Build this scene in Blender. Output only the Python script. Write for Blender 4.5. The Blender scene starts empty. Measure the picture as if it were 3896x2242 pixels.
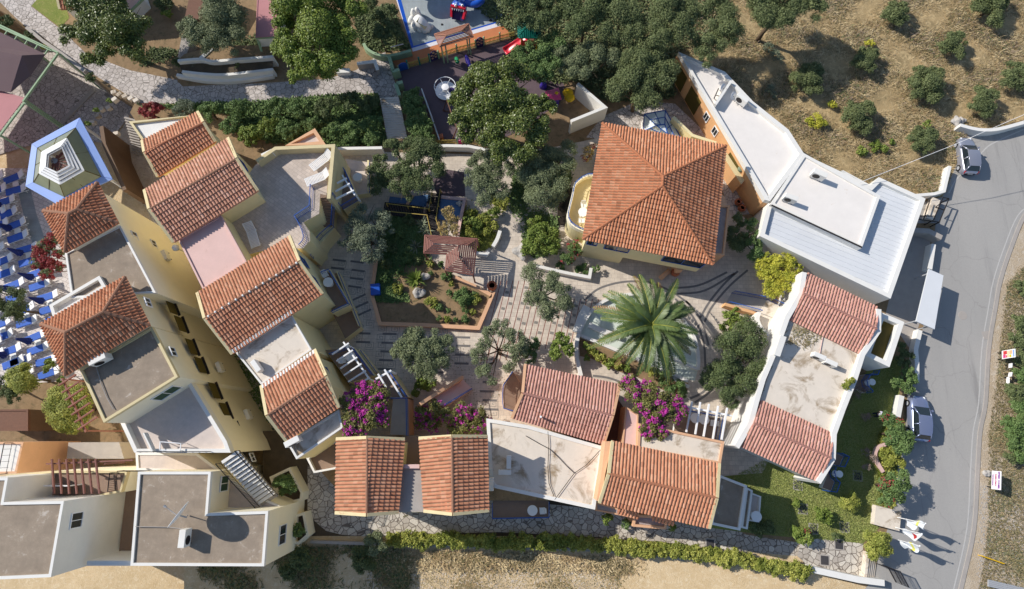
import bpy, bmesh, math, random
import numpy as np
from mathutils import Vector, Matrix
R = math.radians
rng = np.random.default_rng(7); random.seed(7)
scn = bpy.context.scene; COL = scn.collection
# ---------------------------------------------------------------- camera, sky, sun, exposure
FPX, TILT, HCAM, CX, CY = 2200.0, R(13.5), 54.0, 1948.0, 1121.0
cam = bpy.data.cameras.new('camera'); camo = bpy.data.objects.new('camera', cam); COL.objects.link(camo)
camo.location = (0, 0, HCAM); camo.rotation_euler = (TILT, 0, 0)
cam.sensor_width = 36; cam.lens = 36*FPX/3896; cam.clip_start = .5; cam.clip_end = 2000
scn.camera = camo
SUN_EL, SUN_DX, SUN_DY = R(35.2), 1.32, -.54          # shadow vector per metre of height
w = bpy.data.worlds.new('World'); scn.world = w; w.use_nodes = True
nt = w.node_tree; bg = nt.nodes['Background']; sky = nt.nodes.new('ShaderNodeTexSky')
sky.sky_type = 'NISHITA'; sky.sun_disc = False; sky.sun_elevation = SUN_EL
sky.sun_rotation = math.atan2(-SUN_DX, -SUN_DY)
nt.links.new(sky.outputs[0], bg.inputs[0]); bg.inputs[1].default_value = .1; sky.ozone_density = 2.2; sky.dust_density = .6
sl = bpy.data.lights.new('sun', 'SUN'); sl.energy = 3.9; sl.angle = R(.5); sl.color = (1, .95, .875)
so = bpy.data.objects.new('sun', sl); COL.objects.link(so)
so.rotation_euler = Vector((SUN_DX, SUN_DY, -1)).to_track_quat('-Z', 'Y').to_euler()
vs = scn.view_settings; vs.view_transform = 'Standard'; vs.look = 'None'; vs.exposure = .26; vs.gamma = 1
scn.cycles.max_bounces = 8; scn.cycles.diffuse_bounces = 6
# ---------------------------------------------------------------- survey: photo pixel + height -> ground position
st, ct = math.sin(TILT), math.cos(TILT)
def P(u, v, z=0.0):
    rx, ry, rz = u-CX, st*FPX-ct*(v-CY), -ct*FPX-st*(v-CY)
    t = (z-HCAM)/rz
    return Vector((rx*t, ry*t, z))
TX = {'0': 0, '1': 1000, '2': 2000, '3': 2896}; TY = {'a': 0, 'b': 550, 'c': 1100, 'd': 1642}
def px(t, X, Y): return TX[t[1]]+X/2.427, TY[t[0]]+Y/2.427
def Q(t, X, Y, z=0.0): return P(*px(t, X, Y), z)
def QS(t, pts, z=0.0): return [Q(t, x, y, z) for x, y in pts]
def PS(pts, z=0.0): return [P(x, y, z) for x, y in pts]
# ---------------------------------------------------------------- materials
def lin(c): return tuple((x/255/12.92 if x <= 10 else ((x/255+.055)/1.055)**2.4) for x in c)
MATS = {}
class NT:
    def __init__(s, name, rough=.8, metal=0, spec=.3):
        s.m = bpy.data.materials.new(name); s.m.use_nodes = True; s.t = s.m.node_tree; s.b = s.t.nodes['Principled BSDF']
        s.b.inputs['Roughness'].default_value = rough; s.b.inputs['Metallic'].default_value = metal
        s.b.inputs['Specular IOR Level'].default_value = spec
        s.pos = s.n('NewGeometry').outputs['Position']
    def n(s, typ, **k):
        o = s.t.nodes.new('ShaderNode'+typ)
        for a, v in k.items(): setattr(o, a, v)
        return o
    def l(s, a, b): s.t.links.new(a, b)
    def noise(s, scale, detail=4, rough=.6, vec=None, dist=0):
        o = s.n('TexNoise'); o.inputs['Scale'].default_value = scale; o.inputs['Detail'].default_value = detail
        o.inputs['Roughness'].default_value = rough; o.inputs['Distortion'].default_value = dist; s.l(vec or s.pos, o.inputs['Vector']); return o.outputs['Fac']
    def ramp(s, f, a, b, ca=(0, 0, 0), cb=(1, 1, 1)):
        o = s.n('ValToRGB'); o.color_ramp.elements[0].position = a; o.color_ramp.elements[1].position = b
        o.color_ramp.elements[0].color = (*ca, 1); o.color_ramp.elements[1].color = (*cb, 1); s.l(f, o.inputs[0]); return o.outputs[0]
    def mix(s, f, a, b):
        o = s.n('Mix', data_type='RGBA')
        for i, v in ((0, f), (6, a), (7, b)):
            if isinstance(v, (int, float)): o.inputs[i].default_value = v
            elif isinstance(v, tuple): o.inputs[i].default_value = (*v, 1)
            else: s.l(v, o.inputs[i])
        return o.outputs[2]
    def mapv(s, rot=0, scale=(1, 1, 1), vec=None):
        o = s.n('Mapping'); o.inputs['Rotation'].default_value = (0, 0, rot); o.inputs['Scale'].default_value = scale; s.l(vec or s.pos, o.inputs['Vector']); return o.outputs[0]
    def bump(s, h, strength=.4, dist=.03):
        o = s.n('Bump'); o.inputs['Strength'].default_value = strength; o.inputs['Distance'].default_value = dist; s.l(h, o.inputs['Height']); s.l(o.outputs[0], s.b.inputs['Normal'])
    def out(s, c, key):
        if isinstance(c, tuple): s.b.inputs['Base Color'].default_value = (*c, 1)
        else: s.l(c, s.b.inputs['Base Color'])
        MATS[key] = s.m; return s.m
def paint(key, c, var=.1, scale=1.2, rough=.75, metal=0, stain=None, stain_amt=.5, stain_scale=.8, bump=.15, fine=14, spec=.3):
    """mottled surface: colour c, broad variation, fine grain, optional stains"""
    s = NT(key, rough, metal, spec); c = lin(c)
    d = tuple(x*(1-var*1.6) for x in c); h = tuple(min(1, x*(1+var*.6)) for x in c)
    col = s.mix(s.ramp(s.noise(scale, 6), .3, .72), d, h)
    col = s.mix(s.ramp(s.noise(fine, 3), .35, .75), col, tuple(x*(1-var) for x in c))
    if stain:
        col = s.mix(s.ramp(s.noise(stain_scale, 8, .68, dist=.6), 1-stain_amt-.02, 1-stain_amt+.12), col, lin(stain))
    if bump: s.bump(s.noise(fine*1.5, 4), bump, .02)
    return s.out(col, key)
def leafmat(key, c1, c2, c3=None, rough=.6, spec=.25, tr=.0):
    s = NT(key, rough, 0, spec); g = s.n('NewGeometry')
    col = s.mix(g.outputs['Random Per Island'], lin(c1), lin(c2))
    col = s.mix(s.ramp(s.noise(.9, 4, .7), .4, .62), col, lin(c3 or c2))
    return s.out(col, key)
# plaster / masonry
paint('yellow_plaster', (240, 224, 174), .05); paint('cream_plaster', (249, 240, 214), .03); paint('cream_trim', (222, 205, 160), .1, stain=(150, 135, 105), stain_amt=.3, stain_scale=3)
paint('white_plaster', (236, 233, 226), .05, stain=(196, 188, 172), stain_amt=.3, stain_scale=1.2); paint('orange_plaster', (230, 180, 130), .08)
paint('peach_plaster', (226, 178, 140), .08, stain=(182, 140, 110), stain_amt=.32, stain_scale=2); paint('pink_render', (228, 192, 182), .07, stain=(196, 158, 140), stain_amt=.36, stain_scale=.9)
paint('grey_screed', (164, 148, 130), .2, 1.3, .95, stain=(206, 196, 184), stain_amt=.38, stain_scale=1.3, fine=9)
paint('weathered_white', (228, 216, 200), .07, 1.4, .9, stain=(158, 138, 112), stain_amt=.47, stain_scale=.5)
paint('bright_membrane', (240, 233, 225), .05, 1.0, .85, stain=(200, 178, 146), stain_amt=.33, stain_scale=.7)
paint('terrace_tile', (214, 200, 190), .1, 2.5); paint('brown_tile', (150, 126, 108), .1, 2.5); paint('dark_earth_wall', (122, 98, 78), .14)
paint('concrete', (176, 168, 160), .1, stain=(140, 130, 122), stain_amt=.35, stain_scale=1.5)
paint('white_paint', (238, 238, 238), .03, rough=.5); paint('blue_paint', (46, 92, 170), .06, rough=.5); paint('light_blue_paint', (138, 166, 226), .05, .5, rough=.55)
paint('dark_metal', (44, 40, 40), .06, rough=.5); paint('grey_metal', (170, 172, 176), .05, rough=.45); paint('white_metal_sheet', (220, 222, 224), .04, .6, rough=.5, stain=(204, 200, 190), stain_amt=.35, stain_scale=.35)
paint('wood_red_brown', (142, 96, 86), .12, 4); paint('wood_brown', (124, 88, 70), .15, 4); paint('lattice_wood', (168, 118, 96), .1, 4); paint('mauve_canvas', (112, 92, 94), .06, .7, rough=.9)
paint('pink_canvas', (196, 138, 138), .06, .7, rough=.9); paint('sage_paint', (156, 180, 144), .08); paint('yellow_paint', (192, 168, 88), .08, rough=.6)
paint('soil', (158, 132, 100), .22, 1.6, .95, stain=(110, 98, 70), stain_amt=.45, stain_scale=1.8, bump=.5); paint('dark_soil', (98, 86, 70), .25, 1.2, .95, bump=.5)
paint('orange_rubber', (204, 128, 84), .1, .8); paint('mauve_rubber', (106, 90, 95), .1, .8, stain=(88, 74, 79), stain_amt=.4); paint('splash_white', (226, 222, 226), .05)
paint('pond_floor', (216, 224, 212), .06, .5, stain=(190, 206, 194), stain_amt=.4, stain_scale=.4, rough=.5); paint('pond_blue', (92, 122, 158), .1, .7, rough=.25, stain=(70, 98, 130), stain_amt=.45)
paint('fabric_blue', (70, 112, 204), .12, 3); paint('fabric_navy', (20, 38, 108), .1, 3); paint('fabric_white', (244, 242, 240), .03, 3); paint('plastic_white', (240, 238, 234), .03, rough=.4)
paint('terracotta_pot', (186, 112, 80), .12, 5); paint('trunk_bark', (104, 88, 70), .25, 5, .95, bump=.8); paint('rock', (196, 190, 182), .2, 3, .9, stain=(120, 112, 104), stain_amt=.4, stain_scale=4, bump=.8)
paint('slide_red', (206, 30, 52), .06, rough=.3, spec=.5); paint('slide_blue', (26, 84, 186), .08, rough=.3, spec=.5); paint('toy_green', (40, 140, 90), .08, rough=.35); paint('toy_purple', (74, 58, 168), .08, rough=.35)
paint('toy_yellow', (238, 190, 30), .08, rough=.35); paint('toy_pink', (206, 70, 128), .08, rough=.35); paint('toy_teal', (24, 122, 106), .08, rough=.4); paint('panel_purple', (58, 46, 98), .08, rough=.4)
paint('manhole_iron', (74, 72, 74), .15, 6); paint('red_inlay', (150, 98, 86), .12, 3); paint('grey_inlay', (142, 136, 128), .1, 3); paint('dark_inlay', (124, 120, 118), .12, 3)
paint('ivory_sign', (236, 232, 232), .03, rough=.5); paint('crimson_letter', (168, 26, 92), .05); paint('violet_letter', (120, 40, 150), .05); paint('flag_cloth', (226, 232, 240), .03); paint('flag_yellow', (226, 222, 110), .03); paint('flag_red', (196, 60, 60), .03)
paint('car_silver', (176, 178, 190), .03, rough=.28, metal=.55, bump=0, spec=.6); paint('car_blue_grey', (150, 160, 190), .03, rough=.28, metal=.55, bump=0, spec=.6); paint('tyre_rubber', (30, 30, 30), .1); paint('lamp_red', (190, 30, 34), .05, rough=.2); paint('lamp_clear', (225, 228, 230), .03, rough=.15)
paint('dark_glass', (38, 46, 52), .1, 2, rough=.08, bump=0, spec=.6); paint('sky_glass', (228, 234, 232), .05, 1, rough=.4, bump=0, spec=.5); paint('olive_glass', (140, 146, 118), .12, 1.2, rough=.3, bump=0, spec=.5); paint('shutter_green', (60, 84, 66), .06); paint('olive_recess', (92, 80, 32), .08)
paint('pale_line', (196, 193, 188), .1, 3, stain=(190, 184, 176), stain_amt=.45, stain_scale=3); paint('dry_straw', (190, 162, 108), .15, 3); paint('cable_black', (60, 56, 54), .05)
def tile_mat(key, c1, c2, c3):
    s = NT(key, .82, 0, .22); tone = s.n('Attribute', attribute_name='tile_tone').outputs['Fac']
    col = s.mix(s.ramp(tone, .1, .9), lin(c2), lin(c1)); col = s.mix(s.ramp(tone, .86, .9), col, lin(c3)); col = s.mix(s.ramp(tone, .03, .07), tuple(x*.75 for x in lin(c2)), col)
    col = s.mix(s.ramp(s.noise(.6, 6, .7), .5, .72), col, tuple(x*.78 for x in lin(c2)))
    col = s.mix(s.ramp(s.noise(7, 5, .75), .7, .85), col, tuple(x*.75 for x in lin((160, 136, 110))))
    tr_ = s.n('Math', operation='GREATER_THAN'); s.l(tone, tr_.inputs[0]); tr_.inputs[1].default_value = 1.5; fr_ = s.n('Math', operation='FRACT'); s.l(tone, fr_.inputs[0]); col = s.mix(tr_.outputs[0], col, s.mix(fr_.outputs[0], tuple(.5*a+.25*b for a, b in zip(lin((176, 158, 134)), lin(c2))), lin((186, 158, 128))))
    s.bump(s.noise(40, 3), .25, .01); s.out(col, key)
tile_mat('tile_orange', (206, 146, 114), (198, 134, 102), (210, 154, 124)); tile_mat('tile_hip', (206, 140, 104), (196, 128, 92), (210, 150, 116)); tile_mat('tile_salmon', (212, 158, 134), (202, 146, 120), (218, 170, 148)); tile_mat('tile_rose', (204, 152, 138), (194, 142, 128), (208, 160, 148)); tile_mat('tile_brown', (198, 136, 102), (182, 116, 84), (204, 148, 116))
tile_mat('ridge_cap', (204, 146, 120), (172, 128, 104), (196, 158, 136))
def paving(key, scale, stone1, stone2, joint, jw=.035, rough=.85):
    s = NT(key, rough); v = s.n('TexVoronoi', feature='DISTANCE_TO_EDGE'); v.inputs['Scale'].default_value = scale; s.l(s.pos, v.inputs['Vector'])
    v2 = s.n('TexVoronoi', feature='F1'); v2.inputs['Scale'].default_value = scale; s.l(s.pos, v2.inputs['Vector'])
    sep = s.n('SeparateColor'); s.l(v2.outputs['Color'], sep.inputs[0])
    col = s.mix(sep.outputs[0], lin(stone1), lin(stone2)); col = s.mix(s.ramp(s.noise(12, 4), .45, .8), col, tuple(x*.75 for x in lin(stone2)))
    m = s.ramp(v.outputs['Distance'], jw, jw*1.8); col = s.mix(m, lin(joint), col); s.bump(m, .5, .02); return s.out(col, key)
paving('crazy_paving', 2.0, (222, 214, 200), (182, 172, 160), (122, 112, 102), .032); paving('crazy_pale', 2.1, (214, 204, 196), (182, 172, 164), (132, 124, 116), .03)
def bricks(key, rot, bw, bh, c1, c2, mortar, ms=.015, rough=.85):
    s = NT(key, rough); b = s.n('TexBrick'); s.l(s.mapv(rot), b.inputs['Vector'])
    b.inputs['Scale'].default_value = 1; b.inputs['Brick Width'].default_value = bw; b.inputs['Row Height'].default_value = bh; b.inputs['Mortar Size'].default_value = ms
    b.inputs['Color1'].default_value = (*lin(c1), 1); b.inputs['Color2'].default_value = (*lin(c2), 1); b.inputs['Mortar'].default_value = (*lin(mortar), 1)
    col = s.mix(s.ramp(s.noise(1.1, 6), .35, .7), b.outputs['Color'], s.mix(.6, b.outputs['Color'], lin(tuple(x*.8 for x in c2))))
    col = s.mix(s.ramp(s.noise(11, 4), .5, .8), col, lin(tuple(x*.85 for x in c1))); s.bump(b.outputs['Fac'], -.3, .01); return s.out(col, key)
bricks('plaza_tile', .02, .55, .4, (230, 216, 198), (214, 200, 184), (186, 172, 158)); bricks('roof_terrace_tile', .62, .5, .32, (222, 206, 192), (206, 190, 176), (182, 166, 152))
bricks('deck_plank', 0, 30, .12, (170, 178, 178), (162, 170, 172), (140, 150, 154), .012); bricks('deck_grey', R(90), 40, .13, (172, 180, 180), (164, 172, 174), (140, 148, 152), .012)
bricks('pool_tile', .4, .6, .4, (238, 228, 220), (224, 212, 204), (176, 166, 158), .03); bricks('lilac_tile', 1.03, .6, .35, (182, 172, 172), (172, 162, 164), (150, 142, 144), .01)
def asphalt():
    s = NT('asphalt', .9); c = s.mix(s.ramp(s.noise(.12, 6, .6, s.mapv(R(10), (1, .18, 1))), .35, .68), lin((160, 157, 153)), lin((178, 174, 168)))
    c = s.mix(s.ramp(s.noise(.5, 7, .7, s.mapv(R(9), (1.4, .08, 1))), .55, .7), c, lin((138, 135, 132))); c = s.mix(s.ramp(s.noise(30, 2), .5, .85), c, lin((134, 131, 128)))
    c = s.mix(s.ramp(s.noise(1.7, 9, .8), .66, .7), c, lin((128, 125, 122))); v = s.n('TexVoronoi', feature='DISTANCE_TO_EDGE'); v.inputs['Scale'].default_value = .16; q = s.n('VectorMath', operation='ADD'); nz = s.n('TexNoise'); nz.inputs['Scale'].default_value = .9; nz.inputs['Detail'].default_value = 6; s.l(s.pos, nz.inputs['Vector']); s.l(s.pos, q.inputs[0]); s.l(nz.outputs['Color'], q.inputs[1]); s.l(q.outputs[0], v.inputs['Vector'])
    c = s.mix(s.ramp(v.outputs['Distance'], .002, .006), s.mix(.7, lin((118, 114, 110)), c), c); s.bump(s.noise(60, 3), .3, .01); s.out(c, 'asphalt')
asphalt()
def ground_mat(key, a, b, c, d, sc=.5):
    s = NT(key, .95, 0, .1)
    col = s.mix(s.ramp(s.noise(sc, 8, .65), .35, .65), lin(a), lin(b)); col = s.mix(s.ramp(s.noise(sc*3.1, 8, .7, dist=1.2), .5, .68), col, lin(c))
    col = s.mix(s.ramp(s.noise(sc*9, 6, .75), .55, .75), col, lin(d)); s.bump(s.noise(9, 8, .7), .9, .08); s.out(col, key)
ground_mat('dry_hillside', (188, 162, 120), (150, 132, 98), (208, 184, 140), (104, 96, 68), .45); ground_mat('dirt', (218, 194, 156), (204, 178, 138), (228, 210, 178), (184, 160, 124), .9)
ground_mat('verge_dirt', (196, 180, 158), (182, 162, 134), (208, 196, 180), (158, 140, 116), .5); ground_mat('lawn_grass', (136, 142, 76), (118, 130, 66), (156, 150, 94), (104, 118, 60), .5)
ground_mat('rubble', (206, 194, 178), (184, 168, 150), (160, 146, 128), (128, 114, 98), 1.2)
# foliage
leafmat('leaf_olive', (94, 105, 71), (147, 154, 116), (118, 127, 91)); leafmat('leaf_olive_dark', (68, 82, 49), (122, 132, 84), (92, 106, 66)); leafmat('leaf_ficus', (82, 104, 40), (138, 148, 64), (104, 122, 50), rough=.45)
leafmat('leaf_magnolia', (62, 79, 33), (132, 141, 69), (91, 105, 48), rough=.4, spec=.4); leafmat('leaf_scrub', (76, 90, 54), (133, 140, 92), (101, 112, 72)); leafmat('leaf_hedge', (77, 101, 55), (127, 147, 88), (96, 121, 68)); leafmat('leaf_bright', (88, 110, 44), (144, 154, 76), (110, 128, 56))
leafmat('leaf_yellow', (181, 179, 59), (218, 207, 85), (155, 160, 57)); leafmat('leaf_dry', (160, 137, 87), (211, 181, 120), (134, 123, 76)); leafmat('leaf_vine', (132, 138, 58), (184, 182, 92), (112, 122, 50)); leafmat('petal_magenta', (184, 44, 150), (212, 84, 176), (160, 40, 132)); leafmat('petal_red', (190, 44, 64), (214, 80, 92), (170, 46, 60))
leafmat('petal_rust', (160, 60, 66), (128, 74, 60), (146, 56, 60)); leafmat('frond', (68, 90, 43), (109, 122, 70), (87, 105, 55), rough=.45, spec=.4); leafmat('frond_dead', (122, 96, 66), (150, 122, 84)); leafmat('leaf_boug', (98, 100, 52), (136, 136, 74), (112, 108, 60)); leafmat('bark_twig', (132, 112, 98), (156, 138, 126)); leafmat('grass_blade', (198, 174, 128), (234, 214, 170), (172, 146, 106)); leafmat('lawn_blade', (132, 142, 78), (164, 168, 102), (148, 154, 90)); leafmat('leaf_sage', (98, 110, 88), (144, 150, 124), (116, 126, 102)); leafmat('dry_weed', (152, 134, 98), (118, 106, 76), (134, 126, 84))
# ---------------------------------------------------------------- object helpers
BASE = {}
def tag(o, label=None, cat=None, group=None, kind=None):
    if label: o['label'] = label
    if cat: o['category'] = cat
    if group: o['group'] = group
    if kind: o['kind'] = kind
    return o
def thing(name, label, cat, loc=(0, 0, 0), group=None):
    o = bpy.data.objects.new(name, None); COL.objects.link(o); o.empty_display_size = .3
    o.location = loc; BASE[o.name] = Vector(loc); return tag(o, label, cat, group)
class MB:
    def __init__(s): s.v = []; s.f = []
    def add(s, vs, fs):
        n = len(s.v); s.v += [tuple(v) for v in vs]; s.f += [tuple(i+n for i in f) for f in fs]; return s
    def poly(s, pts): return s.add(pts, [tuple(range(len(pts)))])
    def prism(s, pts, z0, z1, caps=True):
        pts = ccw(pts); n = len(pts)
        vs = [(p[0], p[1], z0) for p in pts]+[(p[0], p[1], z1) for p in pts]
        fs = [(i, (i+1) % n, n+(i+1) % n, n+i) for i in range(n)]
        if caps: fs += [tuple(range(n-1, -1, -1)), tuple(range(n, 2*n))]
        return s.add(vs, fs)
    def beam(s, a, b, w, h, up=(0, 0, 1)):
        a, b = Vector(a), Vector(b); d = (b-a)
        if d.length < 1e-6: return s
        d.normalize(); u = Vector(up)
        if abs(d.dot(u)) > .99: u = Vector((1, 0, 0))
        r = d.cross(u).normalized(); u = r.cross(d)
        c = [r*(-w/2)-u*h/2, r*(w/2)-u*h/2, r*(w/2)+u*h/2, r*(-w/2)+u*h/2]
        return s.add([a+x for x in c]+[b+x for x in c], [(3, 2, 1, 0), (4, 5, 6, 7)]+[(i, (i+1) % 4, 4+(i+1) % 4, 4+i) for i in range(4)])
    def tube(s, pts, rad, n=6, cap=True):
        pts = [Vector(p) for p in pts]; rad = rad if isinstance(rad, (list, tuple)) else [rad]*len(pts); vs = []; fs = []
        for i, p in enumerate(pts):
            d = (pts[min(i+1, len(pts)-1)]-pts[max(i-1, 0)]); d.normalize()
            a = Vector((0, 0, 1)) if abs(d.z) < .9 else Vector((1, 0, 0)); x = d.cross(a).normalized(); y = d.cross(x)
            vs += [p+(x*math.cos(2*math.pi*k/n)+y*math.sin(2*math.pi*k/n))*rad[i] for k in range(n)]
        for i in range(len(pts)-1):
            fs += [(i*n+k, i*n+(k+1) % n, (i+1)*n+(k+1) % n, (i+1)*n+k) for k in range(n)]
        if cap: fs += [tuple(range(n-1, -1, -1)), tuple(range((len(pts)-1)*n, len(pts)*n))]
        return s.add(vs, fs)
    def lathe(s, c, prof, n=16):
        c = Vector(c); vs = [c+Vector((r*math.cos(2*math.pi*k/n), r*math.sin(2*math.pi*k/n), z)) for r, z in prof for k in range(n)]; m = len(prof)
        fs = [(i*n+k, i*n+(k+1) % n, (i+1)*n+(k+1) % n, (i+1)*n+k) for i in range(m-1) for k in range(n)]
        return s.add(vs, fs+[tuple(range(n-1, -1, -1)), tuple(range((m-1)*n, m*n))])
    def box(s, c, sx, sy, sz, rot=0):
        c = Vector(c); x = Vector((math.cos(rot), math.sin(rot), 0)); return s.beam(c-x*sx/2, c+x*sx/2, sy, sz)
    def build(s, name, mat, parent=None, smooth=False, bevel=0):
        off = BASE.get(parent.name, Vector((0, 0, 0))) if parent else Vector((0, 0, 0))
        if parent and parent.type == 'MESH': off = BASE[parent.name]
        me = bpy.data.meshes.new(name); me.from_pydata([(x-off.x, y-off.y, z-off.z) for x, y, z in s.v], [], s.f); me.update()
        if smooth: me.polygons.foreach_set('use_smooth', [True]*len(me.polygons))
        me.materials.append(MATS[mat]); o = bpy.data.objects.new(name, me); COL.objects.link(o)
        if parent: o.parent = parent
        if bevel:
            b = o.modifiers.new('bevel', 'BEVEL'); b.width = bevel; b.segments = 2; b.limit_method = 'ANGLE'
        BASE[o.name] = off.copy(); return o
def ccw(pts):
    a = sum(pts[i][0]*pts[(i+1) % len(pts)][1]-pts[(i+1) % len(pts)][0]*pts[i][1] for i in range(len(pts)))
    return list(pts) if a > 0 else list(pts)[::-1]
def inset(pts, d):
    """offset a ccw polygon inward by d (mitred)"""
    pts = [Vector((p[0], p[1])) for p in ccw(pts)]; n = len(pts); out = []
    for i in range(n):
        a, b, c = pts[i-1], pts[i], pts[(i+1) % n]; d1 = (b-a).normalized(); d2 = (c-b).normalized()
        n1 = Vector((-d1.y, d1.x)); n2 = Vector((-d2.y, d2.x)); m = (n1+n2)
        m = m/max(.35, m.dot(n1)) if m.length > 1e-6 else n1
        out.append(b+m*d)
    return out
def struct(name, pts, z, mat, group=None):
    m = MB(); m.poly([(p[0], p[1], z if z is not None else p[2]) for p in ccw(pts)]); o = m.build(name, mat); return tag(o, kind='structure')
def ring(m, pts, wd, z0, z1):
    """closed parapet following a polygon, outer face on the polygon"""
    o = ccw(pts); i = inset(pts, wd); n = len(o)
    vs = [(p[0], p[1], z) for z in (z0, z1) for p in o]+[(p[0], p[1], z) for z in (z0, z1) for p in i]
    fs = []
    for k in range(n):
        j = (k+1) % n
        fs += [(k, j, n+j, n+k), (2*n+j, 2*n+k, 3*n+k, 3*n+j), (n+k, n+j, 3*n+j, 3*n+k), (j, k, 2*n+k, 2*n+j)]
    return m.add(vs, fs)
def strip(m, pts, wd, z0, z1):
    """open wall along a polyline"""
    P2 = [Vector((p[0], p[1])) for p in pts]; n = len(P2); L = []; Rr = []
    for i in range(n):
        d1 = (P2[i]-P2[i-1]).normalized() if i else (P2[1]-P2[0]).normalized(); d2 = (P2[i+1]-P2[i]).normalized() if i < n-1 else d1
        nn = Vector((-d1.y-d2.y, d1.x+d2.x)).normalized(); k = wd/2/max(.4, nn.dot(Vector((-d1.y, d1.x)))); L.append(P2[i]+nn*k); Rr.append(P2[i]-nn*k)
    vs = [(p.x, p.y, z) for z in (z0, z1) for p in L]+[(p.x, p.y, z) for z in (z0, z1) for p in Rr]; fs = []
    for k in range(n-1):
        fs += [(k+1, k, n+k, n+k+1), (2*n+k, 2*n+k+1, 3*n+k+1, 3*n+k), (n+k+1, n+k, 3*n+k, 3*n+k+1)]
    fs += [(0, 2*n, 3*n, n), (2*n+n-1, n-1, 2*n-1, 4*n-1)]
    return m.add(vs, fs)
def wall(name, label, pts, wd, z0, z1, mat, cat='wall', cap=None, group=None):
    c = sum((Vector((p[0], p[1], 0)) for p in pts), Vector())/len(pts); t = thing(name, label, cat, (c.x, c.y, z0), group)
    m = MB(); strip(m, pts, wd, z0, z1); m.build('wall_body', mat, t)
    if cap: m = MB(); strip(m, pts, wd+.06, z1+.003, z1+.07); m.build('coping', cap, t)
    return t
def arc(c, r, a0, a1, n=12, z=0): return [Vector((c[0]+r*math.cos(R(a0+(a1-a0)*i/n)), c[1]+r*math.sin(R(a0+(a1-a0)*i/n)), z)) for i in range(n+1)]
def smooth_line(pts, k=5):
    """Catmull-Rom through points"""
    p = [Vector(q) for q in pts]; p = [p[0]*2-p[1]]+p+[p[-1]*2-p[-2]]; out = []
    for i in range(1, len(p)-2):
        for j in range(k):
            t = j/k; a, b, c, d = p[i-1], p[i], p[i+1], p[i+2]
            out.append(.5*((2*b)+(c-a)*t+(2*a-5*b+4*c-d)*t*t+(3*b-a-3*c+d)*t**3))
    return out+[p[-2]]
# ---------------------------------------------------------------- pantile roofs
PROF = [(0, 0), (.14, .42), (.3, .86), (.5, 1), (.7, .86), (.86, .42)]
def tiles(m, poly, sp=.27, row=.42, amp=.12, lip=.075):
    """pantiles over the planar polygon; poly[0]-poly[1] is the eave"""
    p0, p1 = poly[0], poly[1]; e = (p1-p0).normalized(); nrm = Vector()
    for i in range(len(poly)): nrm += (poly[i]-p0).cross(poly[(i+1) % len(poly)]-p0)
    if nrm.z < 0: nrm = -nrm
    nrm.normalize(); up = nrm.cross(e)
    if up.z < 0: up = -up
    st_ = [((q-p0).dot(e), (q-p0).dot(up)) for q in poly]; smin = min(a for a, b in st_); smax = max(a for a, b in st_); tm = max(b for a, b in st_); t0 = min(b for a, b in st_)
    nr = max(2, round((smax-smin)/sp)); k = (smax-smin)/nr; rows = max(1, math.ceil((tm-t0)/row)); ss = []
    for i in range(nr):
        for a, h in PROF: ss.append((smin+(i+a)*k, h*amp))
    ss.append((smax, 0)); ts = []
    for r_ in range(rows): ts += [(t0+r_*row, lip), (t0+(r_+1)*row-.004, 0)]
    vs = []; ok = []; jit = rng.normal(0, .014, (nr+1, rows+1)); tones = rng.random((nr, rows+1)); tn = []
    for si, (s, h) in enumerate(ss):
        s_ = min(max(s, smin+1e-4), smax-1e-4); cr = []
        for i in range(len(st_)):
            (a, b), (c, d) = st_[i], st_[(i+1) % len(st_)]
            if (a-s_)*(c-s_) <= 0 and abs(a-c) > 1e-9: cr.append(b+(d-b)*(s_-a)/(c-a))
        lo, hi = (min(cr), max(cr)) if len(cr) > 1 else (0, 0)
        for ti, (t, l) in enumerate(ts):
            t_ = min(max(t, lo), hi); vs.append(p0+e*s+up*t_+nrm*(h+l+jit[min(si//6, nr), ti//2]*.6)); ok.append(lo-1e-6 <= t <= hi+1e-6)
    n = len(ts); fs = []
    for i in range(len(ss)-1):
        for j in range(n-1):
            q = (i*n+j, (i+1)*n+j, (i+1)*n+j+1, i*n+j+1)
            if any(ok[x] for x in q): fs.append(q); tn.append(tones[min(i//6, nr-1), j//2]+(2 if i % 6 in (0, 5) else 0))
    m.add(vs, fs); return tn
def slab(m, poly, th):
    d = Vector((0, 0, th)); n = len(poly); lo = [p-d for p in poly]
    nz = sum(poly[i].x*poly[(i+1) % n].y-poly[(i+1) % n].x*poly[i].y for i in range(n))
    if nz < 0: poly = poly[::-1]; lo = lo[::-1]
    m.add(list(poly)+lo, [tuple(range(n)), tuple(range(2*n-1, n-1, -1))]+[((i+1) % n, i, n+i, n+(i+1) % n) for i in range(n)])
def caps_line(m, a, b, r=.12, seg=.42):
    a, b = Vector(a), Vector(b); L = (b-a).length; n = max(1, round(L/seg)); d = (b-a)/n
    for i in range(n): m.tube([a+d*i, a+d*(i+1.06)], [r*1.1, r*.88], 8)
def face(t, poly, mat, name='roof_face', **k):
    m = MB(); tn = tiles(m, poly, **k); slab(m, [p-Vector((0, 0, .012)) for p in poly], .12); o = m.build(name, mat, t); at = o.data.attributes.new('tile_tone', 'FLOAT', 'FACE')
    at.data.foreach_set('value', np.array(tn+[.5]*(len(o.data.polygons)-len(tn)), dtype=np.float32)); return o
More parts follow.
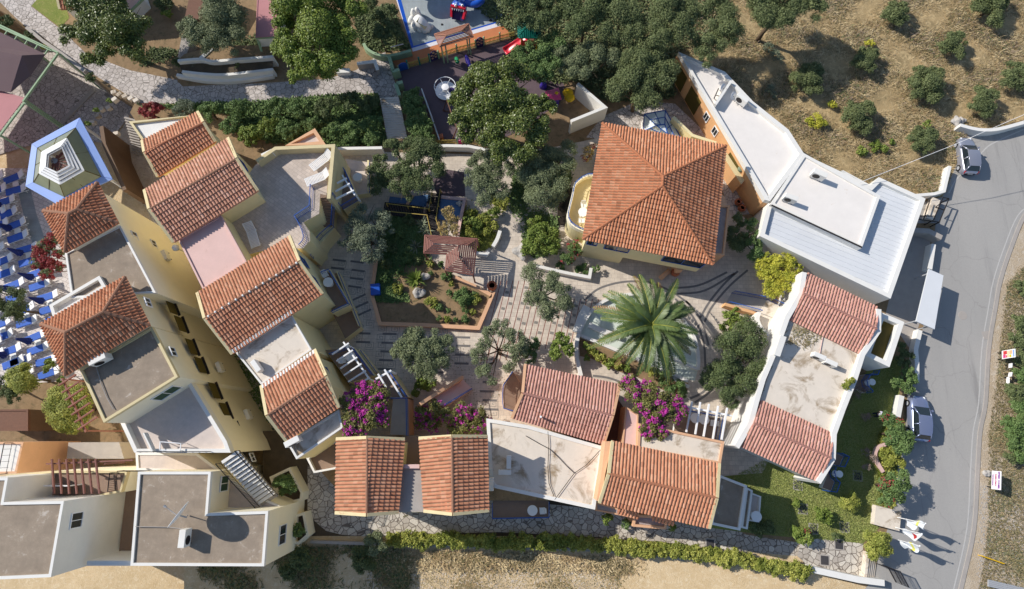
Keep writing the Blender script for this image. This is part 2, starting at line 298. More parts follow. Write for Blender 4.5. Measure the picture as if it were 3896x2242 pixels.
def gable(t, e1, rd, e2, mat, z0, wallmat='yellow_plaster', trim='cream_trim', over=.3, verge=(1, 1), body=True, cap='ridge_cap', rowk={}):
    """e1,rd,e2: (start,end) world points of eave, ridge, eave; starts lie on one verge"""
    (p, q), (r, s), (a, b) = e1, rd, e2
    face(t, [p, q, s, r], mat, **rowk); face(t, [b, a, r, s], mat, **rowk)
    m = MB(); caps_line(m, r+Vector((0, 0, .05)), s+Vector((0, 0, .05))); m.build('ridge_tiles', cap, t)
    if body:
        foot = inset([p, q, b, a], over); c = ccw([p, q, b, a]); order = [min(range(4), key=lambda i: (Vector((c[i][0], c[i][1]))-Vector((x[0], x[1]))).length) for x in (p, q, b, a)]
        F = [foot[i] for i in order]; z = [x.z-.16 for x in (p, q, b, a)]
        rr, ss = r.lerp(s, .04), s.lerp(r, .04); m = MB()
        top = [Vector((F[i].x, F[i].y, z[i])) for i in range(4)]; bot = [Vector((F[i].x, F[i].y, z0)) for i in range(4)]; dz = Vector((0, 0, .15))
        m.add(bot+top+[rr-dz, ss-dz], [(0, 1, 5, 4), (2, 3, 7, 6), (1, 2, 6, 9, 5), (3, 0, 4, 8, 7), (4, 5, 9, 8), (6, 7, 8, 9), (3, 2, 1, 0)]); m.build('walls', wallmat, t)
    for k, (x, y, zz) in enumerate(((p, r, a), (q, s, b))):
        if verge[k]:
            m = MB(); u = Vector((0, 0, .06)); m.beam(x+u, y+u, .24, .26); m.beam(y+u*.9, zz+u*.9, .236, .256); m.build('verge', trim, t)
def hip(t, eaves, ra, rb, mat, z0, wallmat, over=.5, foot=None, cap='ridge_cap'):
    """eaves: 4 world points; ra serves edge 0-1 & 3-0 side..; ridge ra (near 0,3... ) rb"""
    a, b, c, d = eaves
    # a-b and c-d long faces share the ridge, d-a ends at ra, b-c ends at rb
    face(t, [a, b, rb, ra], mat); face(t, [c, d, ra, rb], mat); face(t, [d, a, ra], mat); face(t, [b, c, rb], mat)
    m = MB(); u = Vector((0, 0, .06))
    for x, y in ((a, ra), (d, ra), (b, rb), (c, rb), (ra, rb)):
        if (x-y).length > .2: caps_line(m, x+u, y+u, .13)
    m.build('ridge_tiles', cap, t)
    m = MB(); m.prism(foot or inset(eaves, over), z0, min(e.z for e in eaves)-.14); m.build('walls', wallmat, t)
def flat(t, pts, z0, zd, mat_wall, mat_deck, par=.25, pw=.25, parmat='white_plaster', name='walls', base=True):
    """flat-roofed block: walls to the deck at zd, deck sheet, parapet"""
    if base: m = MB(); m.prism(inset(pts, .004), z0, zd); m.build(name, mat_wall, t)
    m = MB(); m.poly([(p[0], p[1], zd+.006) for p in inset(pts, pw-.01 if par else .02)]); m.build('roof_deck', mat_deck, t)
    if par: m = MB(); ring(m, pts, pw, zd-.2, zd+par); m.build('parapet', parmat, t)
def railing(t, pts, h, mat, name='railing', sp=.14, r=.014, rail=.03):
    m = MB(); pts = [Vector(p) for p in pts]; u = Vector((0, 0, h))
    for a, b in zip(pts, pts[1:]):
        m.beam(a+u, b+u, rail*2, rail*1.4); m.beam(a+Vector((0, 0, .1)), b+Vector((0, 0, .1)), rail, rail); n = max(1, round((b-a).length/sp))
        for i in range(n+1): p = a.lerp(b, i/n); m.tube([p, p+u], r*(2 if i in (0, n) else 1), 4)
    return m.build(name, mat, t)
def window(t, c, along, wd, hh, frame='white_paint', glass='dark_glass', out=(0, 0, 0), name='window', sub='pane'):
    """upright window centred c in a wall running along `along`, facing out"""
    c = Vector(c); x = Vector(along).normalized(); o = Vector(out).normalized(); up = Vector((0, 0, 1)); m = MB(); f = .07
    for s in (-1, 1):
        m.beam(c+x*s*(wd/2)-up*hh/2+o*.03, c+x*s*(wd/2)+up*hh/2+o*.03, f, .08, up=o); m.beam(c-x*(wd/2+f/2)+up*s*(hh/2+.04)+o*.03, c+x*(wd/2+f/2)+up*s*(hh/2+.04)+o*.03, f, .09, up=o)
    m.beam(c-up*hh/2+o*.03, c+up*hh/2+o*.03, .05, .07, up=o); w_ = m.build(name, frame, t)
    m = MB(); m.beam(c-x*(wd/2-.03)+o*.012, c+x*(wd/2-.03)+o*.012, .03, hh-.06, up=up); g = m.build(sub, glass, w_); return w_
def copy_tree(o, parent=None):
    c = o.copy(); COL.objects.link(c); c.parent = parent
    for ch in list(o.children): copy_tree(ch, c)
    return c
def place(proto, n, loc, rz=0, sc=1, label=None, group=None):
    """first use moves the prototype itself, later uses copy it with its parts"""
    o = proto if n == 0 else copy_tree(proto); o.location = loc; o.rotation_euler = (0, 0, rz); o.scale = (sc, sc, sc) if not isinstance(sc, tuple) else sc
    if label: o['label'] = label
    if group: o['group'] = group
    return o
# ---------------------------------------------------------------- foliage
def leaves(blobs, n_per, size, wid=.5, low=-.35, up=.35, shell=(.4, 1.18), rnd=.7):
    """blobs (k,4) x,y,z,r ; diamond leaves facing roughly outward. returns verts (4n,3)"""
    b = np.asarray(blobs, float); cnt = np.maximum(6, (n_per*2.3*b[:, 3]**2)).astype(int); idx = np.repeat(np.arange(len(b)), cnt); n = len(idx)
    d = rng.normal(size=(n, 3)); d /= np.linalg.norm(d, axis=1)[:, None]; d[:, 2] = np.where(d[:, 2] < low, -d[:, 2], d[:, 2])
    rad = b[idx, 3]*rng.uniform(shell[0], shell[1], n); c = b[idx, :3]+d*rad[:, None]*np.array([1, 1, .85])
    nr = d*.75+np.array([0, 0, up])+rng.normal(size=(n, 3))*rnd*.6; nr /= np.linalg.norm(nr, axis=1)[:, None]
    a = np.cross(nr, rng.normal(size=(n, 3))); a /= np.linalg.norm(a, axis=1)[:, None]; bb = np.cross(nr, a)
    s = size*.98*rng.uniform(.65, 1.35, n)[:, None]/2
    v = np.stack([c+a*s, c+bb*s*wid, c-a*s, c-bb*s*wid], 1).reshape(-1, 3); return v
def quads(name, v, mat, parent=None, off=(0, 0, 0)):
    n = len(v)//4; me = bpy.data.meshes.new(name); me.vertices.add(len(v)); me.vertices.foreach_set('co', (v-np.array(off)).astype(np.float32).ravel())
    me.loops.add(len(v)); me.loops.foreach_set('vertex_index', np.arange(len(v), dtype=np.int32)); me.polygons.add(n); me.polygons.foreach_set('loop_start', np.arange(0, len(v), 4, dtype=np.int32))
    me.update(calc_edges=True); me.materials.append(MATS[mat]); o = bpy.data.objects.new(name, me); COL.objects.link(o)
    if parent: o.parent = parent
    return o
SPEC = {  # material, leaf size, width, leaves per r^2, sub-blob size, flatness, randomness
 'olive': ('leaf_olive', .17, .36, 760, .36, .8, 1.0), 'olive_dark': ('leaf_olive_dark', .18, .36, 720, .36, .8, 1.0), 'ficus': ('leaf_ficus', .22, .55, 560, .38, .9, .8), 'magnolia': ('leaf_magnolia', .21, .55, 560, .42, .85, .9),
 'scrub': ('leaf_scrub', .17, .4, 740, .36, .75, 1.0), 'hedge': ('leaf_hedge', .18, .42, 620, .32, .8, 1.0), 'bright': ('leaf_bright', .2, .6, 520, .32, .8, .9), 'yellow': ('leaf_yellow', .16, .4, 650, .3, .8, 1.0),
 'dry': ('leaf_dry', .2, .3, 380, .34, .7, 1.2), 'vine': ('leaf_vine', .17, .6, 560, .34, .7, .9), 'clipped': ('leaf_vine', .15, .6, 900, .5, 1.0, .5), 'sage': ('leaf_sage', .15, .4, 600, .34, .8, 1.0), 'magenta': ('petal_magenta', .15, .7, 300, .15, .85, 1.2), 'rust': ('petal_rust', .17, .6, 380, .3, .8, 1.0),
 'boug': ('leaf_boug', .17, .6, 520, .3, .8, 1.0), 'twig': ('bark_twig', .3, .12, 240, .36, .8, 1.3), 'weed': ('dry_weed', .22, .3, 420, .36, .7, 1.1)}
def lobe_blobs(lobes, sub, flat_):
    """lobes: (x,y,z,R) -> smaller blobs spread over each lobe's upper shell and inside it"""
    out = []
    for x, y, z, r in lobes:
        n = max(6, int(2.3/sub**2*.55)); g = rng.normal(size=(n, 3)); g /= np.linalg.norm(g, axis=1)[:, None]; g[:, 2] = np.abs(g[:, 2])*1.1-.22
        k = rng.uniform(.35, 1, n)[:, None]**.5*(1-sub*.55)*r; c = np.array([x, y, z])+g*k*np.array([1, 1, flat_]); rr = r*sub*rng.uniform(.7, 1.3, n)
        out.append(np.c_[c, rr])
    return np.vstack(out)
def plant(name, label, cat, sp, lobes, z0, group=None, trunk=True, dens=1.0, part='crown', extra=None, th=None):
    """lobes: world (x,y,z,R). trunk from z0 to the lobes."""
    L = np.asarray(lobes, float); wgt = L[:, 3]**2; c = (L[:, :3]*wgt[:, None]).sum(0)/wgt.sum(); base = Vector((c[0], c[1], z0)); t = thing(name, label, cat, base, group)
    mt, sz, wd, npr, sub, fl, rn = SPEC[sp]
    v = leaves(lobe_blobs(L, sub, fl), npr*dens/ (sub*0+1), sz, wd, rnd=rn); quads(part, v, mt, t, base)
    if extra:
        for pn, sp2, dn, sel in extra:
            mt2, sz2, wd2, np2, sub2, fl2, rn2 = SPEC[sp2]; bb = lobe_blobs(L, sub2, fl2); kk = rng.random(len(bb)) < sel; v = leaves(bb[kk] if kk.any() else bb[:3], np2*dn, sz2, wd2, rnd=rn2, low=0, up=.7, shell=(.95, 1.15)); quads(pn, v, mt2, t, base)
    if trunk:
        m = MB(); h = c[2]-z0; rt = th or max(.05, .035*math.sqrt(wgt.sum())+.03); fork = base+Vector((rng.normal(0, .1), rng.normal(0, .1), h*.45)); m.tube([base-Vector((0, 0, .05)), base.lerp(fork, .5)+Vector((rng.normal(0, .08), rng.normal(0, .08), 0)), fork], [rt*1.25, rt, rt*.8], 7)
        for x, y, z, r in L[:9]:
            e = Vector((x, y, z+r*.1)); mid = fork.lerp(e, .5)+Vector((rng.normal(0, .15*r), rng.normal(0, .15*r), .1*r)); m.tube([fork, mid, e], [rt*.6, rt*.4, rt*.15], 5)
            for k in range(2 if r > .8 else 0): e2 = e+Vector((rng.normal(0, .5), rng.normal(0, .5), rng.uniform(-.1, .3)))*r; m.tube([mid, mid.lerp(e2, .6)+Vector((0, 0, .1*r)), e2], [rt*.35, rt*.22, rt*.06], 4)
        m.build('trunk', 'trunk_bark', t, True)
    return t
def lob(t, pts, z, k=1.0):
    """lobes from photo: (X,Y,R) in a tile at height z"""
    out = []
    for q in pts:
        X, Y, r = q[:3]; zz = q[3] if len(q) > 3 else z; c = Q(t, X, Y, zz); e = Q(t, X+r, Y, zz); out.append((c.x, c.y, zz, (e-c).length*k))
    return out
# ================================================================ THE SETTING
LG, SP = -4.4, -1.5                                   # pool-side level, south path level
m = MB(); m.poly([(-400, -400, LG-.1), (400, -400, LG-.1), (400, 400, LG-.1), (-400, 400, LG-.1)]); tag(m.build('ground', 'dirt'), kind='structure')
west = [P(-1500, -900), P(-700, 60), Q('a0', -60, 60), Q('a0', 150, 185), Q('a0', 390, 380), Q('a0', 790, 665), Q('a0', 1000, 800), Q('a0', 1240, 960), Q('a0', 1200, 1040)]
l1w = [P(548, 690, 7.8), P(600, 850, 7.8), P(754, 1116, 7.8), P(873, 1347, 7.8), P(1000, 1553, 7.8), P(1016, 1586, 7.8), P(1090, 1681, 7.8)]
west += [Vector((p.x+.6, p.y, 0)) for p in l1w]+PS([(1225, 1800), (1290, 1870), (1400, 1900)])
south = PS([(1860, 1905), (2270, 1905), (2620, 1965), (2780, 1995), (2840, 2035), (3105, 2075), (3130, 2190), (3330, 2242), (3420, 2500), (5200, 2800), (5200, -900)])
m = MB(); m.prism(west+south, LG-.2, 0); tag(m.build('upper_terrace_ground', 'soil'), kind='structure')
def ramp_z(u): return SP if u < 2350 else SP+(u-2350)/(3105-2350)*1.49 if u < 3105 else -.01
def ramp(name, top, bot, mat, dz=0):
    m = MB(); n = len(top); vs = [P(u, v, ramp_z(u)+dz) for u, v in top]+[P(u, v, ramp_z(u)+dz) for u, v in bot]
    m.add(vs, [(n+i, n+i+1, i+1, i) for i in range(n-1)]); return tag(m.build(name, mat), kind='structure')
us = [1170, 1240, 1300, 1400, 1600, 1900, 2200, 2350, 2500, 2700, 2900, 3105]
ramp('south_path', [(u, v) for u, v in zip(us, [1770, 1790, 1830, 1880, 1900, 1900, 1930, 1950, 1965, 2000, 2040, 2065])], [(u, v) for u, v in zip(us, [1960, 2020, 2035, 2042, 2032, 2025, 2040, 2050, 2060, 2085, 2105, 2122])], 'crazy_paving', .01)
us2 = [700, 1000, 1400, 1900, 2350, 2700, 3105, 3330, 3460]
ramp('dirt_lot', [(u, v) for u, v in zip(us2, [2040, 2040, 2040, 2040, 2050, 2085, 2120, 2195, 2230])], [(u, 2700) for u in us2], 'dirt', 0)
ramp('south_bank', [(u, 1640) for u in us2[1:6]], [(u, v+14) for u, v in zip(us2[1:6], [2040, 2040, 2040, 2050, 2085])], 'dark_soil', -.02)
struct('hillside_ground', PS([(1900, -400), (4700, -400), (4700, 400), (3896, 455), (3790, 492), (3690, 492), (3668, 520), (3628, 660), (3590, 745), (3480, 760), (3000, 620), (2750, 420), (2560, 240), (2250, 170), (2040, 110)]), .006, 'dry_hillside')
road_l = [(3250, 2700), (3290, 2242), (3325, 2200), (3345, 2100), (3370, 2030), (3398, 1960), (3400, 1800), (3440, 1700), (3452, 1500), (3490, 1331), (3514, 1236), (3551, 921), (3560, 850), (3490, 850), (3480, 780), (3585, 750), (3612, 690), (3650, 600), (3665, 515), (3720, 520), (3790, 508), (3896, 480), (4800, 330)]
road_r = [(4800, 700), (3960, 770), (3896, 818), (3845, 935), (3802, 1065), (3782, 1174), (3757, 1331), (3745, 1533), (3724, 1642), (3714, 1800), (3700, 2013), (3650, 2242), (3540, 2700)]
struct('road', PS(road_l+road_r), .010, 'asphalt')
m = MB(); rr = smooth_line(PS([(u-22, v) for u, v in road_r[1:]]), 4); strip(m, rr, .1, .011, .015); strip(m, smooth_line(PS([(3896, 492), (3800, 535), (3749, 566), (3690, 640), (3640, 680), (3610, 735)]), 4), .13, .011, .015)
tag(m.build('road_marking', 'pale_line'), kind='structure'); 
m = MB(); strip(m, smooth_line(PS([(u+4, v) for u, v in road_r[1:]]), 4), .35, 0, .06); tag(m.build('road_kerb', 'concrete'), kind='structure')
struct('verge_ground', PS([(u+12, v) for u, v in road_r[1:]][::-1]+[(4800, 700), (4800, 2800), (3560, 2800)]), .007, 'verge_dirt')
m = MB(); m.lathe(Q('c3', 1862, 245, .01), [(.42, 0), (.42, .008), (.4, .012)], 20); tag(m.build('manhole_surround', 'concrete'), 'round manhole cover in the asphalt of the road', 'manhole')
m = MB(); m.box(Q('c3', 2085, 425, .02), .8, .75, .012, .15); tag(m.build('drain_cover', 'concrete'), 'square concrete drain cover at the road edge', 'drain cover')
struct('lawn', QS('d3', [(-700, 640), (-600, 420), (0, 250), (600, 0), (700, -330)])+QS('c3', [(690, 1340), (1000, 700), (1300, 640), (1260, 1180), (1180, 1340)])+QS('d3', [(1060, 60), (1050, 280), (1120, 700), (1090, 890), (940, 1035), (520, 1000), (0, 950), (-700, 860)]), .008, 'lawn_grass')
struct('shrub_bed', QS('d3', [(1040, 60), (1050, 290), (1110, 700), (1230, 700), (1240, 300), (1330, 60)])+QS('c3', [(1330, 1200), (1260, 1180), (1190, 1330)]), .006, 'lawn_grass')
struct('entrance_paving', QS('d3', [(515, 990), (945, 1035), (915, 1330), (440, 1245), (330, 1150), (360, 1040)]), .012, 'crazy_paving')
struct('forecourt', QS('b3', [(1380, 760), (1560, 860), (1560, 1150), (1500, 1540), (1380, 1900), (1150, 1560), (1180, 1430)]), .009, 'concrete')
struct('courtyard', PS([(1290, 575), (1900, 590), (2110, 560), (2500, 480), (2900, 900), (2950, 1250), (3060, 1500), (2900, 1800), (2250, 1850), (1850, 1850), (1350, 1850), (1200, 1500), (1150, 1200), (1150, 800)]), .009, 'plaza_tile')
struct('upper_path', QS('a0', [(0, 20), (-900, -700), (150, -500), (340, 10), (290, 60), (560, 270), (800, 500), (1200, 650), (1640, 740), (1640, 960), (1290, 950), (1000, 770), (790, 650), (380, 330), (230, 240), (150, 170)]), .010, 'crazy_pale')
struct('mid_path', QS('a0', [(1625, 740), (1690, 800), (2427, 770)])+QS('a1', [(600, 730), (860, 650), (1050, 520), (1130, 480), (1180, 640), (1260, 880), (1270, 950), (1100, 960), (1060, 860), (0, 940)])+QS('a0', [(1625, 960)]), .014, 'crazy_pale')
struct('lawn_patch', QS('a0', [(340, 0), (290, 55), (555, 255), (640, 170), (560, -100), (360, -100)]), .016, 'lawn_grass')
struct('playground_floor', QS('a1', [(1200, 640), (2330, 350), (2700, 250), (2800, 900), (2400, 1200), (2100, 1330), (1680, 1310), (1290, 830)]), .014, 'mauve_rubber')
struct('rubber_surround', QS('a1', [(1165, 520), (1380, 470), (1370, 440), (2170, 220), (2170, -300), (2500, -300), (2420, 290), (1250, 640)]), .012, 'orange_rubber')
struct('splash_border', QS('a1', [(1200, -100), (1385, 480), (2215, 235), (2215, -200), (1190, -200)]), .018, 'splash_white')
struct('splash_edge', QS('a1', [(1225, -60), (1372, 448), (2168, 212), (2168, -200), (1190, -200)]), .022, 'slide_blue')
struct('splash_deck', QS('a1', [(1262, -60), (1392, 428), (2150, 204), (2150, -200), (1230, -200)]), .026, 'deck_grey')
struct('pool_deck', PS([(-300, 640), (150, 640), (300, 800), (420, 1400), (300, 1480), (-300, 1500)], LG), LG+.004, 'pool_tile')
m = MB(); strip(m, PS([(85, 690), (115, 820), (175, 1000)], LG), 1.3, LG, LG+.012); tag(m.build('pool_walkway', 'deck_plank'), kind='structure')
struct('lower_yard', QS('a0', [(380, 400), (790, 670), (1260, 980), (1000, 1330), (560, 1260), (-100, 1456), (-300, 1000), (0, 300)], LG), LG+.005, 'crazy_pale')
m = MB(); m.box(Q('a0', 720, 990, LG), 5, .5, .3, .95); tag(m.build('yard_kerb', 'concrete'), kind='structure')
struct('alley', [Vector((p.x-.2, p.y, 0)) for p in l1w]+PS([(1230, 1960), (1150, 1960), (940, 1500), (560, 800), (420, 560), (500, 430)], LG), LG+.006, 'rubble')
struct('west_garden', PS([(-200, 1480), (400, 1440), (480, 1700), (-200, 1720)], LG), LG+.008, 'soil')
# paving inlays of the plaza
m = MB()
for X, Y in [(930, 410), (1170, 415), (925, 490), (1160, 497), (1150, 578), (1138, 658), (1130, 740), (1385, 500), (1600, 445), (1850, 447), (1850, 525), (1840, 607), (1835, 688), (2070, 945), (2095, 1028), (2110, 1112), (2095, 860), (1600, 770), (890, 75), (915, 145), (940, 215)]:
    m.box(Q('c1', X, Y, .013), 1.32, .2, .008, -.03 if Y > 300 else .45)
for X, Y in [(705, 1070), (690, 1145), (870, 1085), (880, 1165), (865, 1240), (850, 1315), (680, 1225)]: m.box(Q('b1', X, Y, .013), 1.3, .2, .008, -.13)
tag(m.build('paving_dashes', 'dark_inlay'), kind='structure')
m = MB()
def meander(c, s, rot):
    x = Vector((math.cos(rot), math.sin(rot), 0)); y = Vector((-x.y, x.x, 0)); pts = [(-1, -1), (1, -1), (1, 1), (-1, 1), (-1, -.4), (.5, -.4), (.5, .5), (-.4, .5), (-.4, .05), (.1, .05)]
    for a, b in zip(pts, pts[1:]): m.beam(c+(x*a[0]+y*a[1])*s, c+(x*b[0]+y*b[1])*s, .035, .006)
for X, Y in [(1105, 375), (1225, 378), (1090, 455), (1210, 455), (985, 525), (1100, 527), (890, 365), (880, 450), (1080, 610), (1190, 700), (1075, 695), (1560, 380), (1670, 390), (1790, 575), (1780, 650), (1695, 655), (2135, 985), (2135, 1070), (2140, 1155), (905, 25), (920, 110), (950, 170), (965, 245), (990, 325)]: meander(Q('c1', X, Y, .012), .36, -.03)
for X, Y in [(735, 1105), (780, 1190), (910, 1200), (900, 1280), (825, 1350), (905, 1360)]: meander(Q('b1', X, Y, .012), .36, -.13)
tag(m.build('paving_meanders', 'grey_inlay'), kind='structure')
m = MB(); m2 = MB(); o_ = P(1905, 1165); dx = P(2000, 1187)-o_; dx.z = 0; dx.normalize(); dy = Vector((-dx.y, dx.x, 0)).normalized()
for i in range(-1, 21):
    L = (1.6, 6.6) if i < 8 else (2.2, 4.9); a = o_+dx*(i*.56)+dy*(L[0]-7.2+i*.22); b = o_+dx*(i*.56)+dy*(L[1]-4.0+i*.12); m.beam(a+Vector((0, 0, .013)), b+Vector((0, 0, .013)), .07, .006)
    if i % 3 != 2:
        for k in range(5): c = a.lerp(b, (k+.3*(i % 2)+.3)/5)+dx*.28; m2.box((c.x, c.y, .0125), .36, .26, .006, math.atan2(dx.y, dx.x))
tag(m.build('paving_red_lines', 'red_inlay'), kind='structure'); tag(m2.build('paving_grey_squares', 'grey_inlay'), kind='structure')
m = MB()
for pts in ([(2200, 1010), (2040, 1140), (2300, 1000)],): pass
for arcp in ([('b2', 540, 1440), ('b2', 680, 1330), ('b2', 900, 1270), ('b2', 1120, 1275), ('b2', 1330, 1350), ('b2', 1520, 1480)], [('b2', 1340, 1330), ('b2', 1600, 1300), ('b2', 1860, 1180)], [('b2', 1400, 1380), ('b2', 1650, 1350), ('b2', 1930, 1190)], [('b2', 2050, 1160), ('b2', 1880, 1310), ('b2', 1720, 1500), ('b2', 1650, 1640)], [('b2', 1960, 1170), ('b2', 1840, 1280), ('b2', 1700, 1450), ('b2', 1610, 1600)], [('c2', 1380, 90), ('c2', 1540, 250), ('c2', 1640, 480), ('c2', 1660, 740)], [('c2', 1480, 110), ('c2', 1620, 290), ('c2', 1690, 520)], [('c2', 1500, 1020), ('c2', 1640, 950), ('c2', 1720, 830)], [('c2', 1560, 1050), ('c2', 1690, 960), ('c2', 1770, 860)], [('c2', 620, 800), ('c2', 760, 820), ('c2', 880, 860)]):
    strip(m, smooth_line([Q(*q, 0) for q in arcp], 6), .2, .011, .017)
tag(m.build('paving_arcs', 'dark_inlay'), kind='structure')
# ================================================================ BUILDINGS : pool-side block on the left
T = 9.0
t = thing('pool_side_block', 'long cream hotel block with two small tiled hip roofs and dark square wall openings', 'building', (-30, 14, LG))
hipz = T+.9
e = [Q('b0', 405, 615, hipz), Q('b0', 905, 355, hipz), Q('b0', 1095, 725, hipz), Q('b0', 605, 1000, hipz)]
hip(t, e, Q('b0', 640, 640, T+2.2), Q('b0', 715, 600, T+2.2), 'tile_brown', LG, 'cream_plaster', .35)
e = [Q('c0', 385, 325, hipz), Q('c0', 1160, -110, hipz), Q('c0', 1385, 335, hipz), Q('c0', 610, 800, hipz)]
hip(t, e, Q('c0', 612, 400, T+2.4), Q('c0', 960, 212, T+2.4), 'tile_brown', LG, 'cream_plaster', .35)
flat(t, QS('b0', [(600, 1000), (1110, 745), (1440, 1370), (660, 1420)], T), LG, T-.1, 'cream_plaster', 'grey_screed', .12, .16, 'white_plaster')
flat(t, QS('c0', [(735, 740), (1405, 350), (1645, 812), (960, 1235)], T), LG, T-.1, 'cream_plaster', 'grey_screed', .14, .2, 'cream_trim')
flat(t, QS('c0', [(462, 150), (925, -120), (985, -20), (500, 270)], T+.1), LG, T-.3, 'white_plaster', 'bright_membrane', .5, .25)
flat(t, QS('c0', [(1130, 1220), (1240, 1160), (1770, 845), (2110, 1400), (2150, 1510), (1265, 1510)], T-3), LG, T-3.2, 'cream_plaster', 'terrace_tile', .55, .3, 'white_plaster')
A0, B0 = Q('b0', 1140, 820, T), Q('c0', 1645, 812, T); al = (B0-A0); al.z = 0; al.normalize(); out = Vector((al.y, -al.x, 0)); out = out if out.x > 0 else -out
def fac(X, Y, tl='c0', off=.02):
    """photo point on the block's right-hand facade -> world point on that wall plane"""
    u, v = px(tl, X, Y); rx, ry, rz = u-CX, st*FPX-ct*(v-CY), -ct*FPX-st*(v-CY); d = Vector((rx, ry, rz)); o = Vector((0, 0, HCAM)); k = (A0-o).dot(out)/d.dot(out); return o+d*k+out*off
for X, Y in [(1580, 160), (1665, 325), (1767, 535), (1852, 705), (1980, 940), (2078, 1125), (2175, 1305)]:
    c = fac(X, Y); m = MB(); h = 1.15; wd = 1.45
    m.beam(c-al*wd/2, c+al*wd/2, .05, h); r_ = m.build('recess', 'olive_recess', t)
    m = MB(); m.beam(c-al*(wd/2+.1)-Vector((0, 0, h/2+.02))+out*.1, c+al*(wd/2+.1)-Vector((0, 0, h/2+.02))+out*.1, .2, .08); m.build('balcony_lip', 'dark_metal', r_)
for X, Y, tl in [(1365, 125, 'c0'), (1597, 580, 'c0'), (1243, 845, 'b0'), (1305, 975, 'b0'), (1445, 1250, 'b0'), (1655, 1380, 'b0'), (1420, 920, 'b0'), (1545, 1170, 'b0'), (2330, 240, 'd0')]:
    window(t, fac(X, Y, tl, 0), al, .75, .6, out=out)
for i, (X, Y, tl) in enumerate([(1510, 1040, 'b0'), (2010, 735, 'c0'), (2270, 1170, 'c0'), (2140, 970, 'c0')]): pass
W0, W1 = Q('c0', 960, 1235, T), Q('c0', 1645, 812, T); wa = (W1-W0).normalized(); wo = Vector((wa.y, -wa.x, 0)); window(t, W0.lerp(W1, .68)+Vector((0, 0, -1.6)), wa, 1.9, 1.3, glass='shutter_green', out=wo, name='shutter_window', sub='shutter')
railing(t, [Q('d0', 1300, 186, T-2.9), Q('d0', 1960, 184, T-2.9)], .5, 'dark_metal', sp=.5)
m = MB()
for a, b in ((Q('d0', 1380, 15, T-3), Q('d0', 1460, 180, T-3)),): m.beam(a+Vector((0, 0, .55)), b+Vector((0, 0, .55)), .12, .5)
m.build('low_wall', 'white_plaster', t)
def ac_unit(name, label, loc, rot, sc=1.0, vert=False):
    t = thing(name, label, 'air conditioner', loc); m = MB(); L, D, H = (.95*sc, .36*sc, .66*sc); loc = Vector(loc); m.box(loc+Vector((0, 0, .12+H/2)), L, D, H, rot); m.build('casing', 'white_plaster', t, bevel=.02)
    x = Vector((math.cos(rot), math.sin(rot), 0)); y = Vector((-x.y, x.x, 0)); m = MB(); f = loc-y*(D/2+.012)+Vector((0, 0, .12+H/2))-x*.12*sc; n = 14
    m.add([f+(x*math.cos(k*2*math.pi/n)+Vector((0, 0, 1))*math.sin(k*2*math.pi/n))*.25*sc for k in range(n)]+[f+y*.03+(x*math.cos(k*2*math.pi/n)+Vector((0, 0, 1))*math.sin(k*2*math.pi/n))*.25*sc for k in range(n)], [tuple(range(n))]+[(k, (k+1) % n, n+(k+1) % n, n+k) for k in range(n)]); m.build('fan_grille', 'dark_metal', t)
    m = MB()
    for s in (-1, 1): m.box(loc+x*s*L*.35+Vector((0, 0, .06)), .06, D*1.05, .12, rot)
    m.build('feet', 'dark_metal', t); return t
def wall_ac(label, c):
    return ac_unit('wall_air_conditioner', label, c+out*.25-Vector((0, 0, .4)), math.atan2(al.y, al.x), 1)
wall_ac('small air conditioner on the cream alley wall, farthest up beside the lone small windows', fac(1510, 1040, 'b0', 0)); wall_ac('air conditioner on the cream alley wall opposite the white flat roof', fac(2010, 735, 'c0', 0)); wall_ac('air conditioner on the cream alley wall below the last three dark openings', fac(2270, 1170, 'c0', 0))
ac_unit('rooftop_air_conditioner', 'long white air conditioner on the grey roof beside the larger hip roof', Q('c0', 975, 660, T), .5, 1.4)
m = MB(); m.tube([Q('c0', 885, 710, T), Q('c0', 930, 860, T), Q('c0', 985, 1000, T), Q('c0', 1050, 1110, T)], .04, 5); tag(m.build('roof_cable', 'concrete'), 'pale cable curving across the grey roof beside the larger hip roof', 'cable')
m = MB(); c = Q('d0', 1570, 130, T-3); b = [Q('d0', 1480, 95, T-2.4), Q('d0', 1670, 110, T-2.4), Q('d0', 1665, 178, T-2.4), Q('d0', 1475, 172, T-2.4)]
for i in range(4): m.beam(b[i], b[(i+1) % 4], .06, .06); m.tube([b[i], (b[i].x, b[i].y, T-3.15)], .03, 5)
tag(m.build('table_frame', 'white_paint'), 'white metal frame on the sunlit terrace of the long hotel block', 'frame')
# bottom-left flat roofed houses
zb = 6.6
t = thing('flat_roof_house', 'white house with an L-shaped grey roof and thin white parapet, carrying a satellite dish', 'house', Q('d0', 1700, 800, LG))
flat(t, [Q('d0', 1275, 372, zb), Q('d0', 1948, 372, zb), Q('d0', 1918, 755, zb), Q('d1', 50, 735, zb), Q('d1', 12, 1245, zb), Q('d0', 1205, 1240, zb)], LG, zb-.12, 'cream_plaster', 'grey_screed', .14, .2, 'white_plaster')
flat(t, [Q('d0', 1250, 195, 3.4), Q('d0', 1820, 200, 3.4), Q('d0', 2300, 560, 3.4), Q('d1', 165, 690, 3.4), Q('d1', 50, 735, 3.4), Q('d0', 1920, 720, 3.4), Q('d0', 1900, 380, 3.4), Q('d0', 1260, 360, 3.4)], LG, 3.3, 'cream_plaster', 'terrace_tile', .1, .2, name='terrace_walls')
c = Q('d1', 108, 955, 3.6); window(t, Vector((P(1014, 2035, zb).x+.02, c.y, 3.4)), (0, 1, 0), 1.5, 1.3, out=(1, 0, 0))
